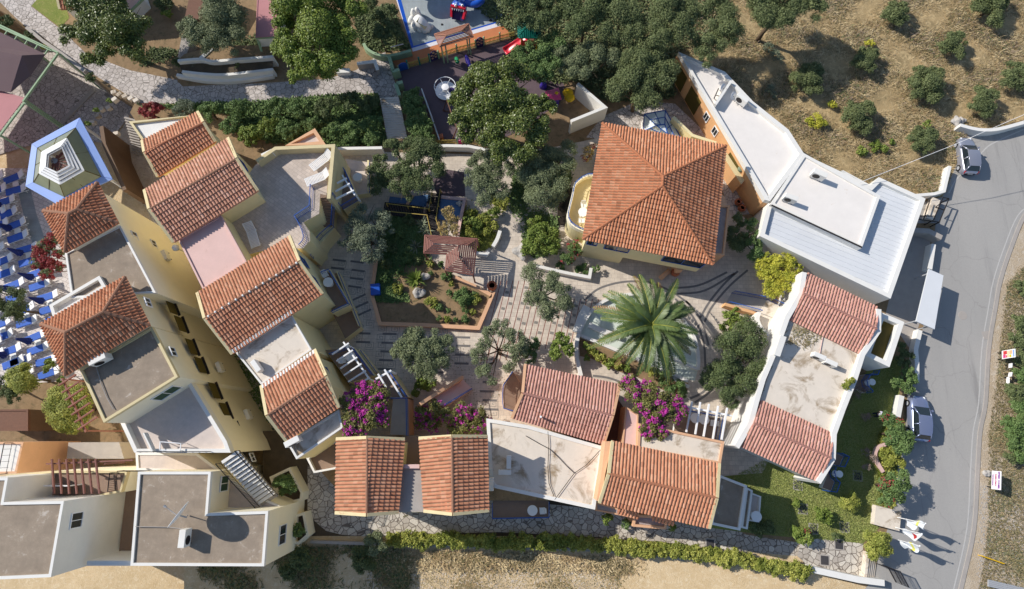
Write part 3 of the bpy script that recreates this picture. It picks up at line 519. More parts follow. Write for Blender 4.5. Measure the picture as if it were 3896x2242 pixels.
c = Q('d0', 2050, 480, 4.4); window(t, Vector((Q('d0', 1935, 560, zb).x+.02, c.y, 4.4)), (0, 1, 0), 1.2, 1.2, glass='shutter_green', out=(1, 0, 0), name='shutter_window', sub='shutter')
m = MB(); strip(m, [Q('d0', 810, 1215, 5.9), Q('d0', 1215, 1215, 5.9)], .35, 2, 6.0); m.build('link_wall', 'white_plaster', t)
for nm, pts in (('planter_upper', [(150, 690), (60, 420), (250, 330), (370, 560), (360, 640)]), ('planter_lower', [(235, 1025), (232, 790), (385, 745), (425, 960), (330, 1045)])):
    m = MB(); pp = QS('d1', pts, .2); m.prism(inset(pp, .004), LG, -.3); m.build(nm+'_walls', 'cream_plaster', t); m = MB(); ring(m, pp, .22, -.6, .2); m.build(nm+'_rim', 'cream_plaster', t); m = MB(); m.poly([(p[0], p[1], -.28) for p in inset(pp, .2)]); m.build(nm+'_soil', 'dark_soil', t)
t = thing('white_corner_house', 'tall white house with grey roof cut off at the left edge of the photo', 'house', Q('d0', 200, 1000, LG))
flat(t, [Q('d0', -200, 430, T), Q('d0', 75, 425, T), Q('d0', 35, 652, T), Q('d0', 592, 642, T), Q('d0', 472, 1345, T), Q('d0', -200, 1375, T)], LG, T-.12, 'white_plaster', 'grey_screed', .14, .2, 'white_plaster')
c0_, c1_ = Q('d0', 592, 642, T), Q('d0', 472, 1345, T); a_ = (c0_-c1_).normalized(); o2 = Vector((a_.y, -a_.x, 0)); window(t, c1_.lerp(c0_, .70)+Vector((0, 0, -1.6)), a_, 1.1, 1.1, out=o2)
flat(t, QS('d0', [(60, 400), (480, 365), (1180, 365), (1120, 560), (600, 660), (30, 640)], 4.6), LG, 4.4, 'cream_plaster', 'brown_tile', .25, .16, 'cream_trim', name='terrace_walls')
w_ = window(t, Q('d0', 600, 490, 5.2)+Vector((0, 0, 0)), (1, 0, 0), 2.0, 1.6, out=(0, -1, 0), name='glazed_door')
railing(t, [Q('d0', 1090, 375, 4.6), Q('d0', 1070, 545, 4.6)], 1.0, 'dark_metal'); railing(t, [Q('d0', 1150, 360, 4.6), Q('d0', 1380, 360, 4.6)], .9, 'dark_metal', sp=.6)
flat(t, QS('d0', [(1170, 360), (1262, 360), (1210, 1130), (1080, 1130)], 2.2), LG, 2.0, 'cream_plaster', 'brown_tile', 0, .2, name='walkway')
def pergola(name, label, beams, z, w, mat, posts=(), zp=0, cross=(), group=None):
    c = sum((Q(*b[0], z) for b in beams), Vector())/len(beams); t = thing(name, label, 'pergola', (c.x, c.y, zp), group)
    for a, b in beams: m = MB(); m.beam(Q(*a, z), Q(*b, z), w, w*1.5); m.build('rafter', mat, t)
    for a, b in cross: m = MB(); m.beam(Q(*a, z-w*1.55), Q(*b, z-w*1.55), w*1.1, w*1.5); m.build('beam', mat, t)
    for p in posts: m = MB(); q = Q(*p, z-w); m.beam((q.x, q.y, zp), (q.x, q.y, z-w*2.3), w*1.1, w*1.1); m.build('post', mat, t)
    return t
pergola('roof_pergola', 'red-brown timber pergola over the terrace of the white corner house', [(('d0', 480+i*67, 255), ('d0', 500+i*70, 575)) for i in range(7)], 7.0, .1, 'wood_red_brown', [('d0', 470, 300), ('d0', 955, 300)], 4.4, [(('d0', 430, 300), ('d0', 1230, 265))])
pergola('garden_pergola', 'red-brown timber pergola slanting over the large clipped tree', [(('c0', 545+i*29.5, 890+i*68), ('c0', 700+i*33, 790+i*65)) for i in range(7)], 2.4, .12, 'wood_red_brown', [('c0', 590, 830), ('c0', 790, 1310)], LG, [(('c0', 575, 825), ('c0', 795, 1320))])
t = thing('stair_flight', 'outdoor white stair with black metal rails leading down from the white terrace', 'stairs', Q('d0', 2200, 400, 3.2))
s0, s1 = Q('d0', 2130, 235, T-3.1), Q('d1', 60, 640, 3.5); n = 14; m = MB(); d = (s1-s0)/n; pr = Vector((d.y, -d.x, 0)).normalized()
for i in range(n): c = s0+d*i; m.beam(c-pr*.75, c+pr*.75, abs(Vector((d.x, d.y)).length)*.8, .16)
m.build('steps', 'white_plaster', t); m = MB(); m.beam(s0-Vector((0, 0, .25)), s1-Vector((0, 0, .25)), 1.5, .12); m.build('stringer', 'concrete', t)
for s in (-1, 1): railing(t, [s0+pr*s*.85, s1+pr*s*.85], .95, 'dark_metal', 'stair_rail', .16)
t = thing('beige_low_house', 'low house with white deck and orange-beige side wall at the left edge', 'house', Q('d0', 100, 200, LG)); flat(t, QS('d0', [(-150, 98), (212, 98), (146, 388), (-150, 398)], 2.5), LG, 2.3, 'peach_plaster', 'white_plaster', .15, .18, 'peach_plaster'); railing(t, [Q('d0', 120, 105, 2.4), Q('d0', 65, 390, 2.4)], .9, 'dark_metal', sp=.5)
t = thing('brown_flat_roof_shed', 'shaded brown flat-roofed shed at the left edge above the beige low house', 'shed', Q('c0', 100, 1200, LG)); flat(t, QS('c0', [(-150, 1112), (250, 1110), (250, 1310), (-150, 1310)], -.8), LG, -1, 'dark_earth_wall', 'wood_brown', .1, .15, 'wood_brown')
m = MB(); m.prism(QS('d0', [(632, 102), (1100, 100), (1145, 252), (615, 252)], -1.5), LG, -1.5); tag(m.build('timber_deck', 'concrete'), 'grey plank deck in shade beside the red-brown pergola', 'deck')
# satellite dish and box on the flat roof
t = thing('satellite_dish', 'large white satellite dish seen edge-on upon the grey L-shaped roof', 'satellite dish', Q('d0', 1700, 770, zb))
c = Q('d0', 1645, 765, zb+2.0); ax = (Q('d0', 1545, 705, zb+2.1)-c).normalized(); ray = (c-Vector((0, 0, HCAM))).normalized(); ax = (ax-ray*(ax.dot(ray)*.8)).normalized(); x = Vector((-ax.y, ax.x, 0)).normalized(); y = ax.cross(x); m = MB(); n = 22
vs = [c-ax*.16]+[c+ax*(.0 if r_ == 1.05 else -.1)+(x*math.cos(k*2*math.pi/n)+y*math.sin(k*2*math.pi/n))*r_ for r_ in (.6, 1.05) for k in range(n)]
m.add(vs, [(0, 1+k, 1+(k+1) % n) for k in range(n)]+[(1+k, 1+n+k, 1+n+(k+1) % n, 1+(k+1) % n) for k in range(n)]); o = m.build('reflector', 'white_paint', t, True); o.modifiers.new('thick', 'SOLIDIFY').thickness = .03
m = MB(); m.tube([c-ax*.15, c-ax*.5+Vector((0, 0, -.3)), Q('d0', 1730, 775, zb)], .06, 6); m.build('mast', 'grey_metal', t); m = MB(); m.tube([c+x*.1, c+ax*1.05], .025, 5); m.tube([c+ax*1.0, c+ax*1.2], .09, 8); m.build('feed_arm', 'grey_metal', t)
t = ac_unit('rooftop_ventilator', 'white upright box unit with a cable on the grey L-shaped roof', Q('d0', 1745, 970, zb), R(90), 1.35)
m = MB(); m.tube([Q('d0', 1250, 878, zb+.1), Q('d0', 1560, 884, zb+.03), Q('d0', 1735, 905, zb+.2)], .03, 5); tag(m.build('box_cable', 'concrete'), 'pale cable lying straight across the grey L-shaped roof', 'cable')
# ================================================================ courtyard apartments (stepped row with gables)
ze, zr, zf = 7.8, 8.9, 7.3
t = thing('stepped_apartment_row', 'yellow stepped apartment row with three orange-tiled gables and flat roofs between them', 'building', P(900, 1000, 0))
gable(t, (Q('a0', 1320, 1305, 6.9), Q('a0', 1832, 1040, 6.9)), (Q('a0', 1340, 1412, 7.7), Q('a0', 1885, 1135, 7.7)), (Q('b0', 1462, 300, 6.9), Q('a0', 1995, 1312, 6.9)), 'tile_orange', LG, cap='tile_orange')
flat(t, QS('a0', [(1185, 1120), (1790, 1060), (1318, 1312)], 6.7), LG, 6.4, 'yellow_plaster', 'white_plaster', .25, .2, 'cream_trim', name='walls_north')
gable(t, (Q('b0', 1342, 425, ze), Q('a0', 2112, 1282, ze)), (Q('b0', 1385, 602, zr), Q('b0', 2190, 135, zr)), (Q('b0', 1610, 905, ze), Q('b0', 2385, 430, ze)), 'tile_salmon', LG)
flat(t, QS('b0', [(1650, 880), (2045, 655), (2285, 1090), (1880, 1345)], zf), LG, zf, 'yellow_plaster', 'pink_render', .12, .14, 'pink_render', name='walls_pink')
gable(t, (P(754, 1116, ze), Q('b1', 250, 850, ze)), (Q('c0', 1897, 275, zr), Q('b1', 342, 1082, zr)), (Q('c0', 2150, 600, ze), Q('c1', 555, 45, ze)), 'tile_orange', LG)
flat(t, [Q('c0', 2168, 572, zf), Q('c1', 268, 240, zf), Q('c1', 455, 562, zf), Q('c1', -10, 885, zf)], LG, zf, 'yellow_plaster', 'weathered_white', .12, .14, 'white_plaster', name='walls_white')
gable(t, (Q('c1', -8, 895, ze), Q('c1', 485, 562, ze)), (Q('c1', 42, 1168, zr), Q('c1', 588, 805, zr)), (Q('c1', 225, 1405, ze), Q('c1', 705, 1092, ze)), 'tile_orange', LG)
flat(t, [Q('c1', 235, 1405, 7.2), Q('c1', 700, 1110, 7.2), Q('c1', 735, 1280, 7.2), Q('d1', 305, 258, 7.2), Q('d1', 215, 100, 7.2)], LG, 6.9, 'yellow_plaster', 'weathered_white', .2, .16, 'white_plaster', name='walls_south')
def mortar(t, a, b, d, nm, n=None, r_=.1):
    k_ = n or round((b-a).length/.27); m = MB()
    for i in range(k_):
        p = a.lerp(b, (i+.5)/k_)+Vector((0, 0, .1)); m.tube([p, p+d], [r_, r_*.85], 6)
        if n: m.build(nm, 'white_plaster', t); m = MB()
    if not n: m.build(nm, 'white_plaster', t)
up_ = Vector((.12, -.3, .12)); mortar(t, Q('c1', -8, 895, ze), Q('c1', 485, 562, ze), up_, 'eave_mortar', None, .13); mortar(t, Q('c0', 2150, 600, ze), Q('c1', 285, 222, ze), Vector((-.1, .28, .1)), 'eave_mortar', None, .09); mortar(t, Q('c0', 1897, 275, zr), Q('b1', 342, 1082, zr), Vector((.1, .06, .04)), 'ridge_mortar', 14, .12)
zt = 5.2
tp_ = QS('b1', [(-70, 190), (110, 80), (625, 75), (590, 470), (530, 455), (520, 640), (375, 720), (430, 800), (437, 890), (370, 960), (100, 960), (-150, 1020), (-360, 600)], zt)
m = MB(); m.prism(tp_, 0, zt); m.build('terrace_walls', 'yellow_plaster', t); m = MB(); m.poly([(p[0], p[1], zt+.006) for p in ccw(tp_)]); m.build('terrace_floor', 'roof_terrace_tile', t)
m = MB(); strip(m, QS('b1', [(-60, 155), (115, 35), (650, 12), (607, 500)], 6.15), .32, .0, 6.15); m.build('terrace_parapet', 'cream_trim', t)
flat(t, QS('a1', [(205, 1345), (480, 1185), (580, 1335)], 3.6), 0, 3.3, 'peach_plaster', 'terrace_tile', .3, .35, 'peach_plaster', name='bay_walls')
rp = smooth_line(QS('b1', [(325, 695), (370, 770), (405, 860), (400, 915), (365, 955)], zt), 3); railing(t, QS('b1', [(470, 405), (460, 600), (322, 692)], zt)+rp, .95, 'blue_paint', 'terrace_railing')
s0, s1 = Q('b1', 575, 480, 5.0), Q('b1', 560, 760, 2.4); m = MB(); n = 12; d = (s1-s0)/n
for i in range(n): c = s0+d*i; m.beam(c-Vector((.75, .05, 0)), c+Vector((.75, .05, 0)), .42, .4)
m.build('stair_steps', 'brown_tile', t); railing(t, [s0+Vector((.95, 0, 0)), s1+Vector((.95, 0, 0))], .9, 'blue_paint', 'stair_rail')
m = MB(); m.prism(QS('b1', [(560, 730), (660, 770), (545, 900), (470, 1060), (430, 1000), (450, 840)], 2.4), 0, 2.4); m.build('stair_base', 'yellow_plaster', t); railing(t, QS('b1', [(660, 765), (560, 850), (500, 920), (470, 1055)], 2.4), .95, 'blue_paint', 'landing_rail')
def balcony(t, tl, pts, z, rail, floor='brown_tile', wallm='yellow_plaster', z0=0, par=0, rh=.95, nm='balcony'):
    pp = QS(tl, pts, z); m = MB(); m.prism(inset(pp, .01), z0, z); m.build(nm+'_base', wallm, t); m = MB(); m.poly([(p[0], p[1], z+.006) for p in inset(pp, .03)]); m.build(nm+'_floor', floor, t)
    if par: m = MB(); strip(m, [Q(tl, x, y, z) for x, y in rail], .18, z, z+par); m.build(nm+'_parapet', wallm, t)
    railing(t, [Q(tl, x, y, z+par) for x, y in rail], rh-par, 'blue_paint', nm+'_rail'); return t
balcony(t, 'b1', [(545, 1195), (620, 1172), (805, 1490), (640, 1560)], 2.9, [(555, 1195), (625, 1172), (805, 1482), (650, 1555)], par=.3)
balcony(t, 'b1', [(655, 1190), (700, 1180), (905, 1690), (760, 1800), (640, 1560), (800, 1480)], 1.2, [(700, 1185), (900, 1680)], par=.5, rh=.55, nm='lower_balcony')
balcony(t, 'c1', [(570, 560), (840, 540), (1030, 800), (800, 870)], 3.0, [(640, 610), (835, 540), (1025, 795)], nm='pergola_balcony')
balcony(t, 'c1', [(850, 545), (900, 560), (1060, 770), (1040, 800)], 1.4, [(900, 565), (1055, 775)], par=.5, rh=.55, nm='step_balcony')
balcony(t, 'b1', [(690, 210), (760, 230), (885, 520), (745, 605), (670, 505)], 3.0, [(675, 510), (745, 600), (885, 520), (765, 250)], nm='north_balcony')
balcony(t, 'b1', [(760, 130), (985, 165), (985, 450), (860, 470), (800, 250)], .9, [(985, 170), (985, 450)], floor='terrace_tile', par=.6, rh=.65, nm='patio')
flat(t, QS('d1', [(400, 245), (700, 60), (685, 345), (470, 385)], 3.2), LG, 2.7, 'yellow_plaster', 'brown_tile', .5, .16, 'white_plaster', name='south_balcony_walls')
for c, a_, o2 in ((Q('b1', 430, 1120, 6.1), None, None),): pass
def gable_windows(t, q, s, b, zs, n=2):
    for k in range(n): a_ = Vector((b.x-q.x, b.y-q.y, 0)); L = a_.length; a_.normalize(); o2 = Vector((-a_.y, a_.x, 0)); o2 = o2 if o2.x > 0 else -o2; c = q.lerp(b, (k+1)/(n+1)); c = Vector((c.x, c.y, zs))-o2*.28; window(t, c, a_, .9, 1.2, 'blue_paint', out=o2)
gable_windows(t, Q('b1', 250, 850, ze), None, Q('c1', 555, 45, ze), 6.3); gable_windows(t, Q('c1', 485, 562, ze), None, Q('c1', 705, 1092, ze), 6.2); gable_windows(t, Q('a0', 2112, 1282, ze), None, Q('b0', 2385, 430, ze), 6.5)
pe = pergola('balcony_pergola', 'white six-rafter pergola over a balcony with round table below the third gable', [(('c1', 640, 605), ('c1', 795, 500)), (('c1', 680, 667), ('c1', 832, 565)), (('c1', 715, 735), ('c1', 872, 630)), (('c1', 750, 797), ('c1', 912, 690)), (('c1', 790, 857), ('c1', 950, 755)), (('c1', 905, 865), ('c1', 987, 820))], 5.4, .12, 'white_paint', [('c1', 772, 515), ('c1', 985, 835)], 3, [(('c1', 745, 490), ('c1', 992, 842))])
pergola('corner_pergola', 'white pergola of two long rafters beside the magenta bougainvillea', [(('c1', 1065, 785), ('c1', 1140, 910)), (('c1', 1125, 745), ('c1', 1282, 1000))], 5.4, .14, 'white_paint', [('c1', 1180, 760)], 3, [(('c1', 1040, 835), ('c1', 1187, 752))])
pergola('window_pergola', 'white three-rafter pergola over a small blue-railed balcony beside the roof terrace', [(('b1', 685, 360), ('b1', 775, 312)), (('b1', 670, 435), ('b1', 803, 362)), (('b1', 675, 503), ('b1', 842, 425))], 5.2, .12, 'white_paint', [('b1', 845, 445)], 3, [(('b1', 735, 285), ('b1', 850, 470))])
t = thing('corner_terrace', 'brown upper terrace with blue railing between the bougainvilleas', 'terrace', Q('c1', 1260, 1180, 0))
balcony(t, 'c1', [(1200, 1012), (1340, 1012), (1345, 1350), (1170, 1350)], 3.0, [(1190, 1012), (1340, 1012), (1345, 1352)], floor='concrete', wallm='peach_plaster'); balcony(t, 'c1', [(1040, 830), (1190, 770), (1345, 1000), (1190, 1005)], 2.98, [(1190, 775), (1340, 1000)], nm='side')
t = thing('garden_ramp', 'pinkish stone ramp between peach walls with a blue rail, beside green bushes', 'ramp', Q('c1', 1680, 960, 0)); m = MB()
a, b, c, d = Q('c1', 1450, 1075, 2.8), Q('c1', 1840, 830, .1), Q('c1', 1935, 925, .1), Q('c1', 1690, 1075, 2.2); m.add([a, b, c, d]+[Vector((p.x, p.y, -.05)) for p in (a, b, c, d)], [(3, 2, 1, 0), (4, 5, 6, 7), (0, 1, 5, 4), (1, 2, 6, 5), (2, 3, 7, 6), (3, 0, 4, 7)]); m.build('ramp_bed', 'pink_render', t)
m = MB(); m.beam(a+Vector((0, 0, .35)), b+Vector((0, 0, .5)), .3, .8); m.build('side_wall', 'peach_plaster', t); railing(t, [d, c], .95, 'blue_paint', sp=.2)
# row of two gables at the bottom and the flat roof beside them
t = thing('double_gable_house', 'house with two parallel orange gables and a narrow grey flat roof between them', 'house', P(1550, 1800, SP)); ze, zr = 6.9, 8.0
gable(t, (Q('d1', 685, 68, ze), Q('d1', 676, 748, ze)), (Q('d1', 966, 55, zr), Q('d1', 962, 768, zr)), (Q('d1', 1310, 70, ze), Q('d1', 1252, 745, ze)), 'tile_orange', SP, rowk={'row': .42})
gable(t, (Q('d1', 1446, 62, ze), Q('d1', 1492, 732, ze)), (Q('d1', 1748, 42, zr), Q('d1', 1756, 762, zr)), (Q('d1', 2072, 45, ze), Q('d1', 2085, 728, ze)), 'tile_orange', SP, rowk={'row': .42})
flat(t, QS('d1', [(1245, 330), (1500, 330), (1500, 745), (1245, 750)], 6.5), SP, 6.4, 'yellow_plaster', 'concrete', 0, .2, name='link_walls'); m = MB(); m.beam(Q('d1', 1300, 322, 6.6), Q('d1', 1448, 322, 6.6), .3, .25); m.build('link_coping', 'pink_render', t)
flat(t, QS('d1', [(1290, 40), (1450, 40), (1450, 330), (1290, 330)], 3.6), SP, 3.5, 'yellow_plaster', 'brown_tile', 0, .2, name='gap_terrace'); m = MB(); m.tube([Q('d1', 1335, 775, 5.9), Q('d1', 1300, 788, 5.2)], .07, 6); m.build('downspout', 'cream_trim', t)
t = thing('flat_roof_annex', 'flat weathered cream roof with black cables, between the rose gable and the double gable', 'house', P(2060, 1750, SP)); z = 3.6
flat(t, [P(1850, 1592, z), P(2010, 1618, z), P(2298, 1700, z), Q('d2', 640, 722, z), Q('d1', 2140, 522, z), Q('d1', 2095, 470, z)], SP, z-.1, 'cream_plaster', 'weathered_white', .14, .3, 'white_plaster')
m = MB()
for pts in ([(0, 40), (130, 115), (225, 165), (300, 235), (380, 320), (450, 385)], [(450, 385), (560, 310), (640, 225), (700, 160)], [(450, 385), (400, 450), (320, 560), (268, 630)], [(205, 0), (215, 120), (205, 330), (215, 480), (262, 600)]): m.tube(QS('d2', pts, z+.03), .028, 4)
tag(m.build('roof_cables', 'cable_black'), 'black cables branching across the weathered cream flat roof', 'cable')
for i, (X, Y, rot, lb) in enumerate([(2272, 280, 1.55, 'upright'), (2235, 372, 0, 'crosswise'), (2112, 480, 1.55, 'beside the gable eave')]): ac_unit('roof_air_conditioner', ['slim white air conditioner standing lengthwise at the cable end on the shaded cream roof', 'slim white air conditioner lying crosswise on the shaded cream roof', 'white air conditioner against the eave of the double gable on the cream roof'][i], Q('d1', X, Y, z), rot, 1.1)
t = thing('low_blue_terrace', 'low brown terrace with blue edge rail beside the crazy-paved path', 'terrace', Q('d2', 0, 700, SP)); balcony(t, 'd1', [(2120, 560), (2640, 640), (2640, 790), (2120, 800)], -.6, [(2120, 660), (2122, 798), (2640, 788), (2640, 645)], z0=SP, rh=.5)
# rose gable house
t = thing('rose_gable_house', 'low house with a single rose-tiled gable and peach verges beside the palm', 'house', P(2150, 1500, 0)); ze, zr = 3.75, 4.9
gable(t, (Q('c1', 2422, 700, ze), Q('c2', 868, 885, ze)), (Q('c1', 2398, 962, zr), Q('c2', 802, 1168, zr)), (Q('c1', 2300, 1190, ze), Q('c2', 718, 1430, ze)), 'tile_rose', 0, 'peach_plaster', 'peach_plaster', cap='tile_rose')
m = MB(); m.tube([Q('c2', 140, 1180, 4.4), Q('c2', 140, 1180, 5.1)], .1, 8); m.build('vent_pipe', 'white_paint', t)
balcony(t, 'c1', [(2310, 760), (2230, 880), (2212, 960), (2225, 1100), (2320, 1130), (2400, 900)], .9, [(2310, 765), (2225, 890), (2215, 960), (2215, 1050), (2225, 1105), (2315, 1130)], wallm='peach_plaster')
# big gable house bottom centre-right with flat annexes
t = thing('broad_gable_house', 'house with a broad orange-tiled gable and stepped grey terraces, beside the lawn', 'house', P(2510, 1850, SP)); ze, zr = 6.0, 7.1
gable(t, (Q('d2', 800, 90, ze), Q('d2', 1782, 298, ze)), (Q('d2', 765, 390, zr), Q('d2', 1762, 612, zr)), (Q('d2', 680, 655, ze), Q('d2', 1690, 890, ze)), 'tile_orange', SP, 'cream_plaster', 'cream_trim', cap='tile_orange')
m = MB(); m.prism(QS('d2', [(735, 92), (800, 92), (735, 390), (690, 650), (655, 640), (700, 390)], 5.6), SP, 5.6); m.build('gable_buttress', 'peach_plaster', t)
flat(t, [Q('c2', 1045, 1240, 4.3), Q('c2', 1835, 1408, 4.3), Q('d2', 1800, 302, 4.3), Q('d2', 1030, 160, 4.3)], 0, 4.2, 'peach_plaster', 'weathered_white', .12, .2, 'peach_plaster', name='annex_walls')
flat(t, QS('c2', [(925, 1085), (1042, 1160), (1030, 1480), (890, 1440)], 3.9), 0, 3.8, 'peach_plaster', 'pink_render', .1, .12, 'peach_plaster', name='porch_walls')
flat(t, QS('c2', [(850, 1010), (905, 1090), (880, 1440), (740, 1440)], 1.5), 0, 1.4, 'dark_earth_wall', 'wood_brown', 0, .12, name='light_well')
flat(t, QS('d2', [(1790, 400), (2048, 500), (1985, 918), (1710, 860)], 2.9), -.3, 2.6, 'white_plaster', 'grey_screed', .25, .2, 'white_plaster', name='upper_terrace_walls')
flat(t, QS('d2', [(2040, 515), (2098, 545), (2050, 905), (1990, 890)], 1.7), -.3, 1.5, 'white_plaster', 'grey_screed', .2, .15, 'white_plaster', name='middle_terrace_walls')
flat(t, QS('d2', [(2085, 565), (2178, 600), (2160, 842), (2055, 825)], .9), -.3, .5, 'white_plaster', 'terrace_tile', .35, .12, 'white_plaster', name='lower_terrace_walls')
flat(t, QS('d2', [(650, 655), (1050, 770), (1040, 808), (650, 735)], 2.4), SP, 2.2, 'peach_plaster', 'lilac_tile', .1, .12, 'peach_plaster', name='canopy_deck'); flat(t, QS('d2', [(1000, 770), (1180, 780), (1310, 850), (1300, 908), (990, 880)], 1.4), SP, 1.0, 'peach_plaster', 'lilac_tile', .3, .2, 'peach_plaster', name='porch_deck')
for a, b, c, d in (((845, 750), (1045, 800), (1045, 750), (860, 690)), ((1165, 810), (1370, 862), (1372, 810), (1180, 760))): face(t, [Q('d2', *a, 3.6), Q('d2', *b, 3.6), Q('d2', *c, 4.1), Q('d2', *d, 4.1)], 'tile_orange', 'awning_tiles')
t = thing('garden_terrace', 'small terrace with blue rail under the white pergola beside the bougainvillea', 'terrace', Q('c2', 1650, 1230, 0)); balcony(t, 'c2', [(1400, 1150), (1800, 1190), (1760, 1400), (1360, 1330)], .7, [(1500, 1130), (1790, 1180), (1750, 1395)], floor='brown_tile', wallm='white_plaster')
pergola('garden_terrace_pergola', 'white five-rafter pergola over two round tables beside the magenta bougainvillea', [(('c2', 1535, 1040), ('c2', 1482, 1322)), (('c2', 1612, 1045), ('c2', 1565, 1342)), (('c2', 1692, 1062), ('c2', 1642, 1362)), (('c2', 1777, 1080), ('c2', 1728, 1385)), (('c2', 1860, 1098), ('c2', 1808, 1392))], 3.4, .13, 'white_paint', [('c2', 1480, 1090), ('c2', 1855, 1165)], .7, [(('c2', 1440, 1078), ('c2', 1902, 1172))])
# long white building on the right
t = thing('long_white_house', 'long house with rose-tiled ends, stained flat middle roof and thick white parapets, beside the road', 'building', P(3100, 1450, 0)); zk, zkr = 3.7, 4.3
gable(t, (Q('b3', 420, 1188, zk), Q('c3', 1072, 172, zk)), (Q('c3', 385, 42, zkr), Q('c3', 1062, 368, zkr)), (Q('c3', 258, 288, zk), Q('c3', 915, 608, zk)), 'tile_rose', 0, 'white_plaster', verge=(0, 0), cap='tile_rose')
gable(t, (Q('c3', -5, 1028, zk), Q('c3', 662, 1336, zk)), (Q('c3', -70, 1240, zkr), Q('d3', 642, 245, zkr)), (Q('d2', 1962, 130, zk), Q('d3', 528, 468, zk)), 'tile_rose', 0, 'white_plaster', verge=(0, 0), cap='tile_rose')
flat(t, QS('c3', [(250, 280), (925, 605), (670, 1345), (-10, 1035)], zk), 0, zk-.05, 'white_plaster', 'weathered_white', 0, .2, name='middle_walls')
for nm, pts in (('parapet', [('b3', 400, 1180), ('c3', 372, 45), ('c3', 240, 270), ('c3', 180, 440), ('c3', 100, 640), ('c3', 20, 830), ('c3', -40, 1030), ('c3', -95, 1240), ('d2', 1950, 145)]), ('parapet', [('c3', 1088, 185), ('c3', 1085, 385), ('c3', 940, 600), ('c3', 860, 850), ('c3', 760, 1100), ('c3', 675, 1335), ('d3', 665, 250), ('d3', 530, 470)])):
    m = MB(); strip(m, [Q(*q, 4.1) for q in pts], .42, 0, 4.1); strip(m, [Q(*q, 4.1) for q in pts[1:-1]], .46, 3.2, 4.35) if False else None; m.build(nm, 'white_plaster', t)
m = MB(); a, b, c = Q('c3', 190, 430, 4.6), Q('c3', 210, 460, 4.3), Q('c3', 130, 610, 4.1); m.beam(a, c, .5, .9); m.build('parapet_fin', 'white_plaster', t)
flat(t, QS('c3', [(1110, 215), (1322, 305), (1185, 722), (955, 612)], 3.3), 0, 2.7, 'white_plaster', 'olive_recess', .6, .42, 'white_plaster', name='annex_walls')
for c in ((980, 860), (960, 2060-5)): pass
balcony(t, 'c3', [(890, 800), (960, 790), (1010, 780), (1000, 940), (950, 960), (860, 900)], .5, [(1035, 760), (1020, 800), (960, 792), (920, 850), (930, 900), (975, 945), (970, 960)], wallm='white_plaster'); balcony(t, 'd3', [(690, 200), (762, 228), (720, 322), (640, 300)], .6, [(695, 198), (760, 230), (718, 322), (655, 312)], wallm='white_plaster', nm='middle_balcony'); balcony(t, 'd3', [(640, 320), (625, 360), (640, 430), (678, 462), (645, 550), (560, 520)], .6, [(640, 325), (625, 370), (640, 430), (676, 462), (645, 550), (560, 540)], wallm='white_plaster', nm='end_balcony')
for i, (X, Y) in enumerate([(500, 630), (605, 690)]): ac_unit('flat_roof_air_conditioner', ['air conditioner of the pair on the stained white flat roof, the one nearer the palm', 'air conditioner of the pair on the stained white flat roof, the one nearer the road'][i], Q('c3', X, Y, zk), -.45, 1.1)
m = MB(); m.tube([Q('c3', 540, 600, zk+.05), Q('c3', 552, 530, zk+.05), Q('c3', 570, 440, zk+.05)], .03, 5); tag(m.build('conduit', 'pink_render'), 'short pink conduit running from the paired air conditioners to the tiles', 'pipe')
# white building top right
t = thing('white_flat_complex', 'large white flat-roofed building with ribbed metal sheeting and an orange courtyard facade', 'building', P(3100, 800, 0)); zn = 3.6
w1 = [Q('a2', 1410, 480, zn), Q('a2', 1840, 665, zn), Q('a2', 2100, 940, zn), Q('a2', 2427, 1200, zn), Q('b3', 400, 95, zn), Q('b3', 80, 525, zn), Q('b2', 2210, 512, zn)]
flat(t, w1, 0, zn-.35, 'orange_plaster', 'bright_membrane', .38, .42, 'white_plaster', name='wing_walls')
m = MB(); m.beam(Q('a2', 1885, 770, zn), Q('a2', 1740, 985, zn), .25, .8); m.build('roof_fin', 'white_plaster', t)
b1_ = QS('b3', [(-20, 850), (55, 555), (385, 95), (1000, 385), (1078, 308), (1508, 506), (1185, 1428)], 3.1); flat(t, b1_, 0, 2.9, 'white_plaster', 'white_metal_sheet', .35, .42, 'white_plaster', name='sheet_roof_walls')
m = MB(); zz = 2.93; A_, B_ = Q('b3', 30, 600, zz), Q('b3', -5, 840, zz); C_ = Q('b3', 1110, 480, zz); D_ = Q('b3', 930, 960, zz); E_ = Q('b3', 1440, 512, zz); F_ = Q('b3', 1140, 1390, zz); dirr = (D_-A_); dirr.z = 0; dirr.normalize()
per = Vector((-dirr.y, dirr.x, 0)); base_ = A_
def clipline(p, d, poly):
    ts = []
    for i in range(len(poly)):
        a, b = poly[i], poly[(i+1) % len(poly)]; e_ = b-a; den = d.x*e_.y-d.y*e_.x
        if abs(den) > 1e-9:
            s_ = ((a.x-p.x)*e_.y-(a.y-p.y)*e_.x)/den; u_ = ((a.x-p.x)*d.y-(a.y-p.y)*d.x)/den
            if 0 <= u_ < 1: ts.append(s_)
    ts.sort(); return [(ts[i], ts[i+1]) for i in range(0, len(ts)-1, 2)]
shp = [Vector((p[0], p[1], zz)) for p in inset(b1_, .44)]
for k in range(-60, 60):
    p = base_+per*(k*.48)
    for a, b in clipline(p, dirr, shp): m.beam(p+dirr*a, p+dirr*b, .05, .05)
m.build('sheet_ribs', 'white_metal_sheet', t)
flat(t, QS('b3', [(88, 548), (400, 75), (1108, 470), (936, 955)], 3.75), 2.5, 3.5, 'white_plaster', 'bright_membrane', .14, .3, 'white_plaster', name='raised_walls')
